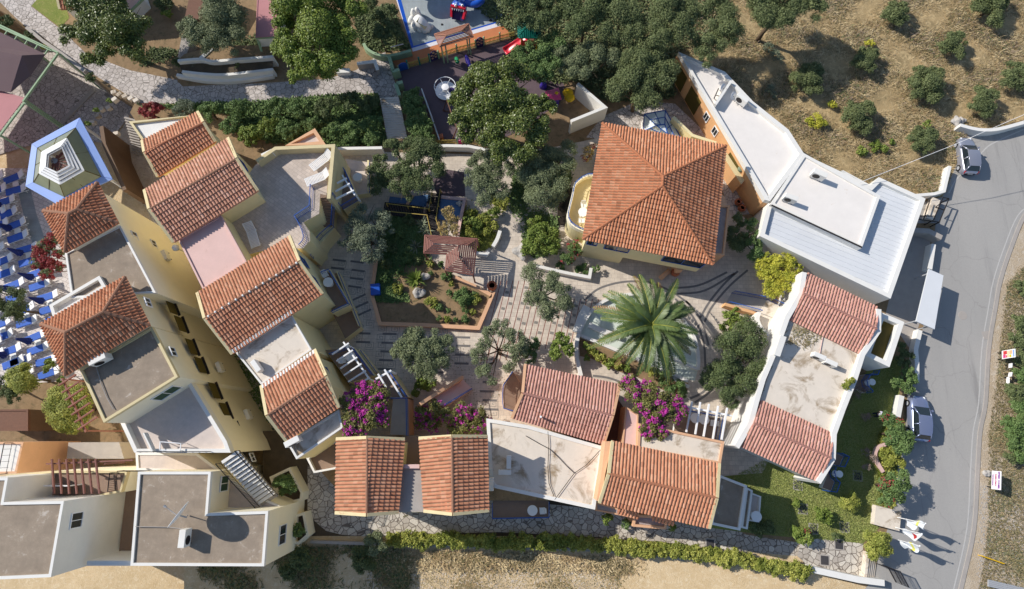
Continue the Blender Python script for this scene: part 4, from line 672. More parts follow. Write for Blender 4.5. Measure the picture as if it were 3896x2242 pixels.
m = MB(); m.beam(Q('b3', 95, 560, 3.72), Q('b3', 930, 950, 3.72), .1, .12); m.build('gutter', 'dark_metal', t)
flat(t, QS('b3', [(740, 240), (765, 235), (1005, 365), (985, 390)], 2.8), 0, 2.3, 'white_plaster', 'concrete', .4, .12, 'white_plaster', name='light_shaft')
sw0, sw1 = w1[0], w1[-1]; a_ = (sw1-sw0).normalized(); o2 = Vector((a_.y, -a_.x, 0)); o2 = o2 if o2.x < 0 else -o2
for f_ in (.40, .50): window(t, sw0.lerp(sw1, f_)+Vector((0, 0, -1.5)), a_, .7, 1.0, 'white_paint', out=o2)
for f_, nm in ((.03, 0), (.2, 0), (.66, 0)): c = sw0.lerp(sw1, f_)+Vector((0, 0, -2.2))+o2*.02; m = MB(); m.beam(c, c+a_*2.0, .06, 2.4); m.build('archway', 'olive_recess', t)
ac_unit('membrane_air_conditioner', 'air conditioner on the white raised roof, nearest the dry hillside', Q('b3', 500, 305, 3.6), -.45, 1.35); ac_unit('membrane_air_conditioner', 'air conditioner on the white raised roof, nearest the hip roof', Q('b3', 240, 520, 3.6), -.4, 1.25)
t = ac_unit('wing_air_conditioner', 'air conditioner beside a small dish on the white wing roof, by the dividing upstand', Q('a2', 1975, 950, 3.4), -.75, 1.3)
def small_dish(label, c, z):
    t = thing('small_dish', label, 'satellite dish', (c.x, c.y, z)); m = MB(); d = Vector((.5, -.5, .7)).normalized(); x = Vector((-d.y, d.x, 0)).normalized(); y = d.cross(x); q = Vector((c.x, c.y, z+.6)); n = 16
    m.add([q-d*.08]+[q+(x*math.cos(k*2*math.pi/n)+y*math.sin(k*2*math.pi/n))*.4 for k in range(n)], [(0, 1+k, 1+(k+1) % n) for k in range(n)]); o = m.build('reflector', 'white_paint', t, True); o.modifiers.new('thick', 'SOLIDIFY').thickness = .02
    m = MB(); m.tube([(c.x, c.y, z), (c.x, c.y, z+.55)], .03, 6); m.tube([q-y*.35, q+d*.45], .015, 4); m.build('mast', 'dark_metal', t)
small_dish('small dish on the white wing roof in front of the dividing upstand', Q('a2', 1810, 840, 3.4), 3.3); small_dish('small dish on the white wing roof beside the air conditioner', Q('a2', 1905, 915, 3.4), 3.3)
t = thing('antenna_frame', 'low black pipe frame on the white wing roof', 'antenna', Q('a2', 1780, 880, 3.3)); m = MB(); m.tube([Q('a2', 1780, 820, 3.6), Q('a2', 1740, 910, 3.6)], .05, 6); m.tube([Q('a2', 1760, 880, 3.6), Q('a2', 1805, 895, 3.6)], .04, 6); m.tube([Q('a2', 1780, 820, 3.4), Q('a2', 1780, 820, 3.7)], .05, 6); m.tube([Q('a2', 1740, 910, 3.3), Q('a2', 1740, 910, 3.7)], .05, 6); m.build('pipes', 'dark_metal', t)
# hip roof house
t = thing('hip_roof_house', 'square yellow house under a large orange hip roof beside the palm pond', 'house', P(2450, 800, 0)); z = 5.7
e = [Q('b2', 525, 878, z), Q('a2', 705, 1140, z), Q('a2', 1850, 1350, z), Q('b2', 1728, 1112, z)]
hip(t, e, Q('b2', 1262, 385, 7.9), Q('b2', 1268, 298, 7.9), 'tile_hip', 2.0, 'yellow_plaster', .35, cap='tile_hip')
f_ = inset(e, .35); F = [Vector((p.x, p.y, 0)) for p in f_]; order = [min(range(4), key=lambda i: (Vector((F[i].x, F[i].y, 0))-Vector((x.x, x.y, 0))).length) for x in e]; SW, NW, NE, SE = [F[i] for i in order]
inn = Vector((0, 2.6, 0)); m = MB(); S1 = SW.lerp(SE, .36); m.prism([SW, NW, NE, SE+inn, S1+inn, S1], 0, 1.998); m.build('ground_floor', 'yellow_plaster', t)
m = MB(); c = SW.lerp(SE, .86)+Vector((0, .3, 0)); m.beam((c.x, c.y, 0), (c.x, c.y, 1.99), .9, .5); m.build('porch_pillar', 'peach_plaster', t)
wa = (SE-SW).normalized(); wo = Vector((wa.y, -wa.x, 0)); window(t, SW.lerp(SE, .27)+Vector((0, 0, 4.3)), wa, 2.2, 1.3, 'blue_paint', out=wo); window(t, SW.lerp(SE, .83)+Vector((0, 0, 4.1)), wa, 3.6, 1.4, 'blue_paint', out=wo); window(t, SW.lerp(SE, .06)+Vector((0, 0, 4.4)), wa, .9, 1.0, 'blue_paint', out=wo)
bp = smooth_line(QS('b2', [(620, 310), (540, 320), (450, 390), (430, 480), (400, 600), (385, 680), (410, 745), (470, 790), (545, 820)], 2.9), 3); rim = bp; pp = bp+[Q('b2', 640, 800, 2.9), Q('b2', 720, 320, 2.9)]
m = MB(); m.prism(pp, 0, 2.9); m.build('balcony_base', 'yellow_plaster', t); m = MB(); m.poly([(p[0], p[1], 2.906) for p in ccw(pp)]); m.build('balcony_floor', 'cream_trim', t); m = MB(); strip(m, rim, .2, 2.9, 3.55); m.build('balcony_parapet', 'cream_plaster', t); railing(t, [Vector((p.x, p.y, 3.55)) for p in rim[::2]], .35, 'blue_paint', 'balcony_rail', .3)
flat(t, QS('b2', [(1770, 555), (1888, 560), (1838, 1022), (1700, 1015)], 2.7), 0, 2.4, 'peach_plaster', 'lilac_tile', .25, .18, 'peach_plaster', name='side_terrace_walls')
t = thing('paving_grille', 'dark slatted grille strip on the ground beside the curved balcony', 'grille', Q('b2', 350, 600, 0)); m = MB()
for i in range(34): a = Q('b2', 395-i*1.6 if i < 24 else 357+(i-24)*2, 395+i*11, .03); m.beam(a, a+Vector((-1.25, .06, 0)), .05, .05)
m.build('slats', 'dark_metal', t); struct('grille_bed', QS('b2', [(300, 400), (430, 400), (390, 760), (290, 740)], 0), .013, 'dark_soil')
struct('yard_paving', QS('a2', [(560, 1270), (700, 1080), (1050, 930), (1380, 960), (1600, 1170), (1900, 1380)])+QS('b2', [(1900, 100), (2090, 640), (1900, 660), (1700, 100)]), .012, 'crazy_pale')
# ================================================================ WALLS, TERRACES AND SMALL STRUCTURES
def wl(name, label, tl, pts, wd, z0, z1, mat, cat='wall', cap=None, sm=0, group=None):
    p = QS(tl, pts, z1); p = smooth_line(p, sm) if sm else p; return wall(name, label, p, wd, z0, z1, mat, cat, cap, group)
wl('path_wall', 'low pale retaining wall along the stone path above the shaded yard', 'a0', [(240, 250), (390, 375), (560, 490), (780, 655)], .35, LG, .45, 'concrete')
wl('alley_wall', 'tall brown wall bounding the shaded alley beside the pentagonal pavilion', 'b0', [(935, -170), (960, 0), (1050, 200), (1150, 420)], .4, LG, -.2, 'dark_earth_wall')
wl('planter_wall', 'upper curved white planter wall under the olive tree', 'a0', [(1640, 560), (1850, 545), (1960, 565), (2150, 550), (2427, 530), (2520, 522)], .3, 0, 1.5, 'white_plaster', sm=3); wl('planter_wall', 'middle curved white planter wall above the shaded path', 'a0', [(1680, 660), (1850, 680), (2050, 690), (2250, 672), (2520, 640)], .3, 0, 1.1, 'white_plaster', sm=3)
wl('planter_wall', 'lower curved white planter wall nearest the shaded path', 'a0', [(1630, 690), (1850, 730), (2050, 742), (2250, 730), (2520, 690)], .35, 0, .5, 'white_plaster', sm=3); wl('stair_wall', 'short white wall slanting down beside the olive tree', 'a0', [(1850, 540), (1960, 440)], .4, 0, 1.4, 'white_plaster')
wl('white_bench_wall', 'white-topped low wall beside the big yellow-green tree', 'a1', [(680, 655), (800, 650)], .5, 0, .6, 'white_plaster'); m = MB(); a_ = QS('a0', [(1640, 560), (1850, 545), (1960, 565), (2150, 550), (2427, 530), (2520, 522)], 1.0); b_ = QS('a0', [(1680, 660), (1850, 680), (2050, 690), (2250, 672), (2520, 640)], 1.0); m.poly(ccw(a_+b_[::-1])); a_ = QS('a0', [(1630, 690), (1850, 730), (2050, 742), (2250, 730), (2520, 690)], .42); b_ = QS('a0', [(1680, 660), (1850, 680), (2050, 690), (2250, 672), (2520, 640)], .42); m.poly(ccw(a_+b_[::-1])); tag(m.build('planter_soil', 'dark_soil'), kind='structure')
m = MB(); a_ = QS('a0', [(1640, 560), (1850, 545), (1960, 565), (2150, 550), (2427, 530), (2520, 522)], 1.3); m.poly(ccw(a_+QS('a0', [(2520, 420), (2000, 420), (1700, 500)], 1.3))); tag(m.build('upper_planter_soil', 'soil'), kind='structure')
wl('stone_planter', 'grey stone planter with white rim in the tree shade', 'a1', [(870, 590), (1035, 570), (1060, 650)], .3, 0, .9, 'concrete', cap='white_plaster')
wl('curved_sage_wall', 'curved sage-green planter wall behind the white panel', 'a1', [(930, 400), (960, 450), (1050, 500), (1180, 510), (1370, 465)], .3, 0, .8, 'sage_paint', sm=4)
wl('hedge_path_wall', 'white wall along the lower edge of the hedge bank', 'a1', [(690, 1372), (1100, 1365)], .3, 0, 1.3, 'white_plaster'); wl('playground_wall', 'white wall below the yellow picket fence', 'a1', [(1400, 1355), (1700, 1345), (1900, 1350), (2150, 1400)], .3, 0, 1.0, 'white_plaster')
wl('corner_wall', 'tall white L-shaped wall with a small barred opening beside the magnolia', 'a2', [(480, 770), (735, 990), (420, 1118)], .3, 0, 2.3, 'white_plaster')
c = Q('a2', 510, 1110, 1.3); t = [o for o in COL.objects if o.name.startswith('corner_wall')][0]; window(t, Vector((c.x, c.y, 1.35)), (1, .38, 0), .7, .7, out=(.36, -.93, 0), name='opening', sub='grille')
wl('roadside_wall', 'curved blue-white wall at the road bend above the parked hatchback', 'a3', [(1840, 1155), (1950, 1185), (2060, 1200), (2200, 1190), (2427, 1130), (2700, 1050)], .35, 0, 1.0, 'white_plaster', sm=4); wl('roadside_wall', 'straight white wall from the parked hatchback to the metal gate', 'b3', [(1745, 200), (1690, 430), (1600, 455), (1430, 470)], .3, 0, .9, 'white_plaster')
wl('gate_pier', 'pale stone pier behind the metal frame gate', 'b3', [(1620, 500), (1560, 690)], .75, 0, .7, 'weathered_white', 'pier'); wl('driveway_wall', 'white low wall between forecourt and road beside the flat white canopy', 'b3', [(1595, 920), (1560, 1150)], .4, 0, .9, 'white_plaster')
wl('forecourt_wall', 'grey angled wall in shade below the white corner of the flat complex', 'b3', [(1400, 790), (1550, 800), (1670, 860)], .5, 0, 1.1, 'concrete'); wl('lawn_wall', 'white low wall beside the shrubs south of the canopy', 'c3', [(1470, 380), (1430, 560), (1440, 680), (1440, 860)], .4, 0, .7, 'white_plaster')
wl('lawn_edge_wall', 'pink-white low wall beside the silver car on the lawn side', 'c3', [(1300, 985), (1265, 1180)], .45, 0, .7, 'white_plaster'); wl('bed_edging', 'curved pale edging wall round the red-flowered shrub', 'd3', [(1150, 120), (1080, 150), (1055, 220), (1085, 300), (1130, 375)], .3, 0, .3, 'pink_render', sm=4)
wl('stone_pier', 'flat pale stone slab pier carrying the flagpoles', 'd3', [(1178, 712), (1160, 890)], 2.2, 0, .6, 'weathered_white', 'pier'); wl('entrance_wall', 'long white entrance wall beside the steps and lattice gate', 'd3', [(440, 1268), (900, 1370), (1140, 1400)], .5, SP, .8, 'white_plaster')
wl('pond_side_wall', 'short white wall beside the stone bench path', 'b1', [(2190, 795), (2165, 870), (2125, 940)], .35, 0, .7, 'white_plaster', sm=3); wl('gazebo_wall', 'short white wall beside the red-brown gazebo', 'b1', [(1970, 1000), (2060, 1015), (2085, 990)], .3, 0, .6, 'white_plaster')
wl('bed_wall', 'white stepped garden wall below the pink-flowered bush', 'b2', [(60, 1108), (220, 1150), (400, 1190), (590, 1225), (605, 1140)], .3, 0, .7, 'white_plaster'); wl('bed_wall', 'curved white wall at the left end of the palm pond', 'c2', [(490, 410), (470, 520), (475, 640), (512, 800)], .35, 0, .8, 'white_plaster', sm=4)
wl('hedge_rail_wall', 'narrow white kerb along the clipped hedge beside the playground', 'a1', [(1465, 818), (1560, 1080), (1630, 1290)], .12, 0, .9, 'white_plaster')
wl('yard_wall', 'pale yellow courtyard wall beside the glass pyramid', 'a2', [(1362, 1080), (1540, 1250), (1760, 1320)], .3, 0, 2.6, 'yellow_plaster'); wl('yard_wall', 'orange curved planter wall with cream rim below the flat white wing', 'b2', [(1835, 90), (1990, 330), (2040, 270), (1890, 40)], .45, 0, 2.2, 'orange_plaster', cap='cream_trim')
for i, (X, Y) in enumerate([(1060, 860), (1110, 880), (1160, 895), (1215, 915), (1265, 935), (1065, 925), (1010, 1000), (945, 1015), (905, 1075), (862, 1135), (1180, 1090), (1080, 1240)]):
    m = MB(); m.box(Q('a0', X, Y, .1 if i < 6 else LG+1.3), .55, .42, .5, rng.uniform(.2, 1)); o = m.build('stone_block', 'weathered_white', bevel=.04)
    tag(o, 'white stone block topping the edge of the sunken passage by the pavilion' , 'stone block', 'white stone blocks round the sunken passage')
def steps(name, label, a0, a1, b0, b1, n, mat, rise, z0):
    """flight between two pixel edges (a: first edge, b: last edge)"""
    c = (a0+a1+b0+b1)/4; t = thing(name, label, 'steps', (c.x, c.y, z0)); m = MB()
    for i in range(n):
        p, q, r, s = a0.lerp(b0, i/n), a1.lerp(b1, i/n), a1.lerp(b1, (i+1)/n), a0.lerp(b0, (i+1)/n); z = z0+rise*(n-i)/n; m.prism([p, q, r, s], z0-.05, max(z, z0+.02))
    m.build('treads', mat, t); return t
q = lambda X, Y, z=0: Q('a1', X, Y, z)
steps('garden_steps', 'long flight of pale steps between the hedge bank and the playground hedge', q(1100, 955), q(1270, 945), q(1150, 1290), q(1335, 1280), 18, 'weathered_white', 1.0, .02)
steps('terrace_steps', 'narrow blue-grey steps in shade below the olive tree', Q('a0', 1740, 400), Q('a0', 1830, 450), Q('a0', 1645, 530), Q('a0', 1690, 590), 14, 'concrete', 1.2, .02)
steps('entrance_steps', 'shaded steps between the crazy paving and the lattice gate', Q('d3', 940, 1100), Q('d3', 915, 1335), Q('d3', 1060, 1180), Q('d3', 1035, 1350), 5, 'weathered_white', .6, .0)
steps('alley_steps', 'dark narrow steps in the sunken passage by the pavilion', Q('a0', 1080, 1020), Q('a0', 1190, 1050), Q('a0', 990, 1240), Q('a0', 1080, 1260), 14, 'concrete', 3.2, LG)
t = thing('door_ramp', 'shaded stone ramp with blue railings leading to the long white house', 'ramp', Q('c2', 2100, 130, 0)); zz = .9
m = MB(); a, b, c, d = Q('c2', 1900, 40, .02), Q('c2', 1850, 130, .02), Q('c2', 2150, 215, zz), Q('c2', 2230, 100, zz); m.add([a, b, c, d]+[Vector((p.x, p.y, -.05)) for p in (a, b, c, d)], [(3, 2, 1, 0), (4, 5, 6, 7), (0, 1, 5, 4), (1, 2, 6, 5), (2, 3, 7, 6), (3, 0, 4, 7)]); m.build('ramp_bed', 'concrete', t)
pp = QS('c2', [(2150, 215), (2230, 100), (2350, 160), (2500, 60), (2560, 140), (2380, 430), (2250, 435), (2180, 350)], zz); m = MB(); m.prism(pp, 0, zz-.003); m.build('landing', 'weathered_white', t)
m = MB(); strip(m, smooth_line(QS('c2', [(2160, 215), (2145, 280), (2180, 360), (2255, 432)], 1.7), 4), .3, 0, 1.7); m.build('curved_parapet', 'white_plaster', t); m = MB(); strip(m, QS('c2', [(1840, 140), (2010, 190), (2150, 225)], .9), .3, 0, .9); m.build('side_wall', 'orange_plaster', t)
railing(t, [b+Vector((0, -.1, .1)), c], .95, 'blue_paint', 'side_rail', .14); railing(t, [a, d, Q('c2', 2350, 155, zz)], .95, 'blue_paint', 'far_rail', .14)
# ---------------------------------------------------------------- palm pond
arc_px = [(492, 420), (530, 330), (580, 240), (650, 160), (760, 95), (900, 55), (1050, 50), (1200, 90), (1330, 165), (1450, 280), (1540, 410), (1585, 540), (1598, 660), (1592, 745)]
ap = smooth_line(QS('c2', arc_px, .35), 3); t = thing('pond', 'semicircular pale-green pond with white rim under the palm', 'pond', Q('c2', 1050, 400, 0))
m = MB(); m.poly([(p[0], p[1], .03) for p in ccw([Vector(p) for p in ap])]); m.build('pond_water', 'pond_floor', t); m = MB(); strip(m, ap, .28, 0, .4); m.build('arc_rim', 'white_plaster', t)
m = MB(); strip(m, QS('c2', [(492, 420), (760, 530), (1050, 650), (1300, 760), (1500, 850)], .4), .3, 0, .4); m.build('front_rim', 'white_plaster', t); m = MB(); strip(m, QS('c2', [(585, 330), (720, 392), (880, 450)], .4), .5, 0, .45); m.build('basin_divider', 'white_plaster', t); m = MB(); strip(m, QS('c2', [(1280, 610), (1450, 680), (1592, 740)], .4), .25, 0, .42); m.build('basin_divider', 'white_plaster', t)
m = MB(); m.poly([(p.x, p.y, .034) for p in ccw(QS('c2', [(500, 430), (600, 360), (900, 470), (1290, 620), (1590, 750), (1560, 850), (1480, 830), (1050, 640)]))]); m.build('shallow_basin', 'pond_floor', t)
m = MB(); strip(m, QS('c2', [(1170, 730), (1330, 810), (1510, 905)], .3), .3, 0, .35); m.build('lower_rim', 'white_plaster', t)
struct('planting_strip', QS('c2', [(490, 450), (700, 530), (1050, 680), (1500, 870), (1500, 920), (1400, 1000), (1000, 800), (880, 770), (600, 640), (500, 620)]), .016, 'soil')
m = MB(); strip(m, QS('c2', [(570, 160), (520, 250), (470, 400)], .5), .75, 0, .45); tag(m.build('pond_bench', 'white_plaster'), 'broad white bench wall at the left curve of the palm pond', 'bench')
# ---------------------------------------------------------------- garden bed, bridge and small pools
bed = QS('c1', [(1005, 0), (1083, 322), (1500, 335), (1990, 362), (2110, 70)], .35)+QS('b1', [(2090, 1380), (1740, 1215), (1690, 1170), (1480, 1000), (1520, 640), (1110, 600), (1060, 1000)], .35)
m = MB(); m.poly([(p[0], p[1], .26) for p in ccw(bed)]); tag(m.build('garden_soil', 'soil'), kind='structure')
wall('garden_bed_wall', 'long peach-coloured wall edging the sunlit garden bed', QS('b1', [(1010, 1360), (1060, 1000)], .35)[::-1]+QS('c1', [(1010, 60), (1083, 322), (1500, 335), (1990, 362), (2060, 200), (2118, 60)], .35)+QS('b1', [(2115, 1395), (2000, 1330), (1850, 1265), (1745, 1215)], .4), .3, 0, .42, 'peach_plaster', cap='peach_plaster')
m = MB(); m.poly(ccw(QS('b1', [(1172, 480), (1345, 500), (1325, 548), (1160, 540)], .3))); m.poly(ccw(QS('b1', [(1385, 480), (1548, 460), (1535, 585), (1335, 555)], .3))); tag(m.build('water', 'pond_blue'), kind='structure')
m = MB(); m.poly(ccw(QS('b1', [(1640, 490), (1850, 510), (1815, 710), (1605, 690)], .3))); o = m.build('water', 'pond_blue'); tag(o, kind='structure')
wall('pool_surround', 'peach rim round the small blue garden pool beside the bridge', QS('b1', [(1640, 480), (1862, 505), (1820, 715), (1800, 830)], .5), .3, 0, .5, 'pink_render')
wall('pool_surround', 'peach divider wall between the two shaded garden pools', QS('b1', [(1330, 555), (1385, 470)], .45), .25, 0, .45, 'peach_plaster')
t = thing('footbridge', 'dark timber footbridge with yellow handrails over the garden pools', 'footbridge', Q('b1', 1550, 600, .4))
for nm, a, b, w_ in (('walkway', (1115, 588), (1540, 640), 1.3), ('cross_walkway', (1590, 450), (1560, 640), 1.3), ('end_walkway', (1550, 640), (1590, 835), 1.2)):
    m = MB(); A_, B_ = Q('b1', *a, .55), Q('b1', *b, .55); n = int((B_-A_).length/.16); d = (B_-A_)/n; pr = Vector((-d.y, d.x, 0)).normalized()*w_/2
    for i in range(n): c = A_+d*(i+.5); m.beam(c-pr, c+pr, .13, .06)
    m.build(nm, 'dark_metal', t)
for a, b in (((1140, 545), (1530, 595)), ((1125, 615), (1515, 652)), ((1515, 652), (1555, 835)), ((1638, 412), (1598, 690)), ((1598, 690), (1650, 850)), ((1560, 440), (1535, 590))): 
    m = MB(); A_, B_ = Q('b1', *a, 1.3), Q('b1', *b, 1.3); m.beam(A_, B_, .06, .06); n = max(2, int((B_-A_).length/1.4))
    for i in range(n+1): p = A_.lerp(B_, i/n); m.beam(p, (p.x, p.y, .3), .08, .08)
    m.build('handrail', 'yellow_paint', t)
struct('pink_paving', QS('b1', [(1560, 330), (1700, 230), (1860, 260), (1870, 480), (1640, 480), (1600, 440)]), .02, 'mauve_rubber')
def slat_roof(t, faces, z_of, mat, sp=.19, w=.135, tk=.04):
    for poly in faces:
        m = MB(); p0, p1 = poly[0], poly[1]; e = (p1-p0).normalized(); nrm = (p1-p0).cross(poly[2]-p0).normalized(); nrm = nrm if nrm.z > 0 else -nrm; up = nrm.cross(e); up = up if up.z > 0 else -up
        st_ = [((x-p0).dot(e), (x-p0).dot(up)) for x in poly]; tm = max(b for a, b in st_)
        for k in range(int(tm/sp)+1):
            tt = k*sp+.02; cr = []
            for i in range(len(st_)):
                (a, b), (c, d) = st_[i], st_[(i+1) % len(st_)]
                if (b-tt)*(d-tt) <= 0 and abs(b-d) > 1e-9: cr.append(a+(c-a)*(tt-b)/(d-b))
            if len(cr) > 1: m.beam(p0+e*min(cr)+up*tt, p0+e*max(cr)+up*tt, w, tk, nrm)
        m.build('slats', mat, t)
def posts(t, pts, z0, z1, mat, w=.12):
    for p in pts: m = MB(); m.beam((p.x, p.y, z0), (p.x, p.y, z1), w, w); m.build('post', mat, t)
t = thing('gazebo', 'red-brown slatted gazebo with two joined pitched roofs beside the garden bed', 'gazebo', Q('b1', 1780, 1020, 0)); g = lambda X, Y, z: Q('b1', X, Y, z)
A, B, C, D = g(1497, 838, 2.7), g(1980, 872, 2.7), g(1966, 1010, 2.7), g(1487, 1000, 2.7); r1, r2 = g(1583, 918, 3.3), g(1800, 935, 3.3)
slat_roof(t, [[A, B, g(1880, 940, 3.3), r1], [D, A, r1], [g(1700, 1010, 2.7), D, r1, r2]], None, 'wood_red_brown')
E1, F1, G1 = g(1685, 1162, 2.72), g(1942, 1203, 2.72), g(1980, 880, 2.72); s1, s2 = g(1815, 1045, 3.5), g(1795, 930, 3.5); slat_roof(t, [[E1, F1, s1], [F1, G1, s2, s1], [g(1702, 1010, 2.72), E1, s1, s2]], None, 'wood_red_brown')
posts(t, [A, D, B, E1, F1, g(1700, 1030, 2.7)], 0, 2.68, 'wood_red_brown'); m = MB()
for a, b in ((A, B), (A, D), (E1, F1), (F1, B), (D, g(1700, 1010, 2.7)), (g(1700, 1010, 2.7), E1)): m.beam(a-Vector((0, 0, .06)), b-Vector((0, 0, .06)), .12, .12)
m.build('eave_beams', 'wood_red_brown', t)
t = thing('splash_gazebo', 'orange-brown lattice gazebo on green posts beside the splash deck', 'gazebo', Q('a1', 1770, 400, 0)); g = lambda X, Y, z: P(1550+X/4.854, Y/4.854, z)
A, B, C, D = g(500, 640, 2.7), g(1130, 447, 2.7), g(1222, 688, 2.7), g(595, 872, 2.7); r1, r2 = g(715, 662, 3.3), g(1000, 572, 3.3)
slat_roof(t, [[A, B, r2, r1], [B, C, r2], [C, D, r1, r2], [D, A, r1]], None, 'lattice_wood', .12, .08); posts(t, [g(625, 860, 2.7), g(700, 850, 2.7), g(1095, 690, 2.7), g(1140, 700, 2.7)], 0, 2.7, 'sage_paint', .13)
m = MB()
for a, b in ((A, B), (B, C), (C, D), (D, A), (A, r1), (D, r1), (B, r2), (C, r2), (r1, r2)): m.beam(a+Vector((0, 0, .05)), b+Vector((0, 0, .05)), .1, .09)
m.build('frame', 'lattice_wood', t)
# ---------------------------------------------------------------- left: canopies, pavilion
t = thing('mauve_canopy', 'mauve-brown hipped canvas canopy with green frame at the left edge', 'canopy', Q('a0', 100, 650, LG)); z = 1.9
a0p = [Q('a0', -1100, -300, z), Q('a0', -300, 170, z), Q('a0', 0, 300, z), Q('a0', 420, 505, z), Q('a0', 285, 700, z), Q('a0', 100, 855, z), Q('a0', -1100, 700, z)]; rg, rh = Q('a0', 205, 515, z+1.1), Q('a0', -1100, 280, z+1.1)  # height and unseen left extension shaped so the shadow covers the lower yard
m = MB(); m.add(a0p+[rg, rh], [(2, 3, 7, 8, 0, 1), (3, 4, 7), (4, 5, 6, 8, 7)]); o = m.build('canvas', 'mauve_canvas', t); o.modifiers.new('thick', 'SOLIDIFY').thickness = .05
for a, b in (((0, 235), (540, 490)), ((540, 490), (215, 940)), ((0, 255), (480, 470))): m = MB(); m.beam(Q('a0', *a, z-.1), Q('a0', *b, z-.1), .16, .18); m.build('frame_beam', 'sage_paint', t)
for i in range(6): m = MB(); m.beam(Q('a0', 80+i*93, 270+i*44, z-.12), Q('a0', 40+i*93, 330+i*44, z-.12), .1, .12); m.build('frame_strut', 'sage_paint', t)
posts(t, [Q('a0', 540, 490, z), Q('a0', 215, 940, z), Q('a0', 60, 260, z)], LG, z-.2, 'sage_paint', .16)
t = thing('pink_canopy', 'flat pink canvas canopy with green edge beam at the left edge', 'canopy', Q('a0', 0, 1000, LG)); m = MB(); m.prism([Q('a0', -1100, 720, 1.7), Q('a0', 0, 835, 1.7), Q('a0', 228, 905, 1.7), Q('a0', 0, 1210, 1.7), Q('a0', -1100, 2200, 1.7)], 1.65, 1.7); m.build('canvas', 'pink_canvas', t); m = MB(); m.beam(Q('a0', 245, 925, 1.6), Q('a0', -60, 1330, 1.6), .16, .16); m.build('frame_beam', 'sage_paint', t)  # raised, with an unseen stretch added leftward to keep the yard shade unbroken
for i in range(7): m = MB(); m.beam(Q('a0', 195-i*30, 975+i*40, 1.6), Q('a0', 150-i*30, 955+i*40, 1.6), .1, .1); m.build('frame_strut', 'sage_paint', t)
posts(t, [Q('a0', 240, 930, 1.5), Q('a0', 0, 1250, 1.5)], LG, 1.5, 'sage_paint', .16)
t = thing('pentagon_pavilion', 'pentagonal pavilion with light-blue rim, glazed skirt and white ring round a timber eye', 'pavilion', Q('b0', 560, 150, LG)); z = .4
o_ = [Q('a0', 742, 1093, z), Q('b0', 1042, 322, z), Q('b0', 532, 552, z), Q('b0', 244, 388, z), Q('a0', 302, 1335, z)]; i_ = [Q('a0', 705, 1182, z+.15), Q('b0', 940, 300, z+.15), Q('b0', 600, 488, z+.15), Q('b0', 312, 352, z+.15), Q('a0', 350, 1370, z+.15)]
m_ = [Q('b0', 618, -60, z+1.3), Q('b0', 782, 243, z+1.3), Q('b0', 556, 372, z+1.3), Q('b0', 362, 270, z+1.3), Q('b0', 385, 70, z+1.3)]; k_ = [Q('b0', 578, 30, z+1.7), Q('b0', 645, 205, z+1.7), Q('b0', 540, 262, z+1.7), Q('b0', 440, 215, z+1.7), Q('b0', 450, 100, z+1.7)]
def band(a, b, nm, mat, dz=0, thick=.08): 
    m = MB()
    for i in range(5): j = (i+1) % 5; m.add([a[i], a[j], b[j], b[i]], [(0, 1, 2, 3)])
    o = m.build(nm, mat, t); sd = o.modifiers.new('thick', 'SOLIDIFY'); sd.thickness = thick; sd.offset = 0; return o
band(o_, i_, 'rim', 'light_blue_paint', thick=.2); gl = band(i_, m_, 'glazing', 'olive_glass'); band([p-Vector((0, 0, .06)) for p in m_], [p-Vector((0, 0, .06)) for p in k_], 'ring_bed', 'grey_metal')
for k, (f0, f1) in enumerate(((0, .24), (.31, .52), (.59, .78), (.85, 1))): dz_ = Vector((0, 0, .07*k)); band([a.lerp(b, f0)+dz_ for a, b in zip(m_, k_)], [a.lerp(b, f1)+dz_ for a, b in zip(m_, k_)], 'ring', 'white_paint')
m = MB()
for i in range(5): m.beam(i_[i]+Vector((0, 0, .05)), m_[i]+Vector((0, 0, .05)), .07, .05); m.beam(i_[i].lerp(i_[i-1], .5)+Vector((0, 0, .05)), m_[i].lerp(m_[i-1], .5)+Vector((0, 0, .05)), .06, .05)
m.build('glazing_bars', 'olive_recess', t); hub = Q('b0', 508, 155, z+1.0); m = MB()
for i in range(5):
    for f_ in (0, .33, .66): m.beam(hub, k_[i].lerp(k_[(i+1) % 5], f_)-Vector((0, 0, .5)), .09, .12)
m.build('rafters', 'wood_red_brown', t); m = MB(); m.lathe(hub-Vector((0, 0, .2)), [(.3, 0), (.34, .3), (.2, .4)], 10); m.build('hub', 'grey_metal', t); posts(t, [p.lerp(Vector((hub.x, hub.y, z)), .1) for p in o_], LG, z-.1, 'white_paint', .2)
# houses at the top edge
t = thing('orange_roof_cottage', 'terracotta-roofed cottage half hidden behind the magnolia at the top edge', 'house', Q('a0', 850, -50, 0)); gable(t, (Q('a0', 480, -330, 3), Q('a0', 1000, -420, 3)), (Q('a0', 510, -130, 4), Q('a0', 1060, -200, 4)), (Q('a0', 560, 90, 3), Q('a0', 1130, 40, 3)), 'tile_orange', 0, 'cream_plaster')
t = thing('pink_awning_house', 'house with flat pink roof and green fascia behind the huge yellow-green tree', 'house', Q('a1', -50, 100, 0)); flat(t, [Q('a1', -100, -200, 2.8), Q('a0', 2372, -50, 2.8), Q('a0', 2357, 345, 2.8), Q('a1', 130, 330, 2.8), Q('a1', 130, -200, 2.8)], 0, 2.7, 'white_plaster', 'pink_canvas', .05, .1, 'pink_canvas'); m = MB(); m.beam(Q('a0', 2360, 352, 2.6), Q('a1', 130, 340, 2.6), .2, .2); m.beam(Q('a1', -55, 350, 2.5), Q('a1', 0, 500, 1), .2, .2); m.build('fascia', 'sage_paint', t)
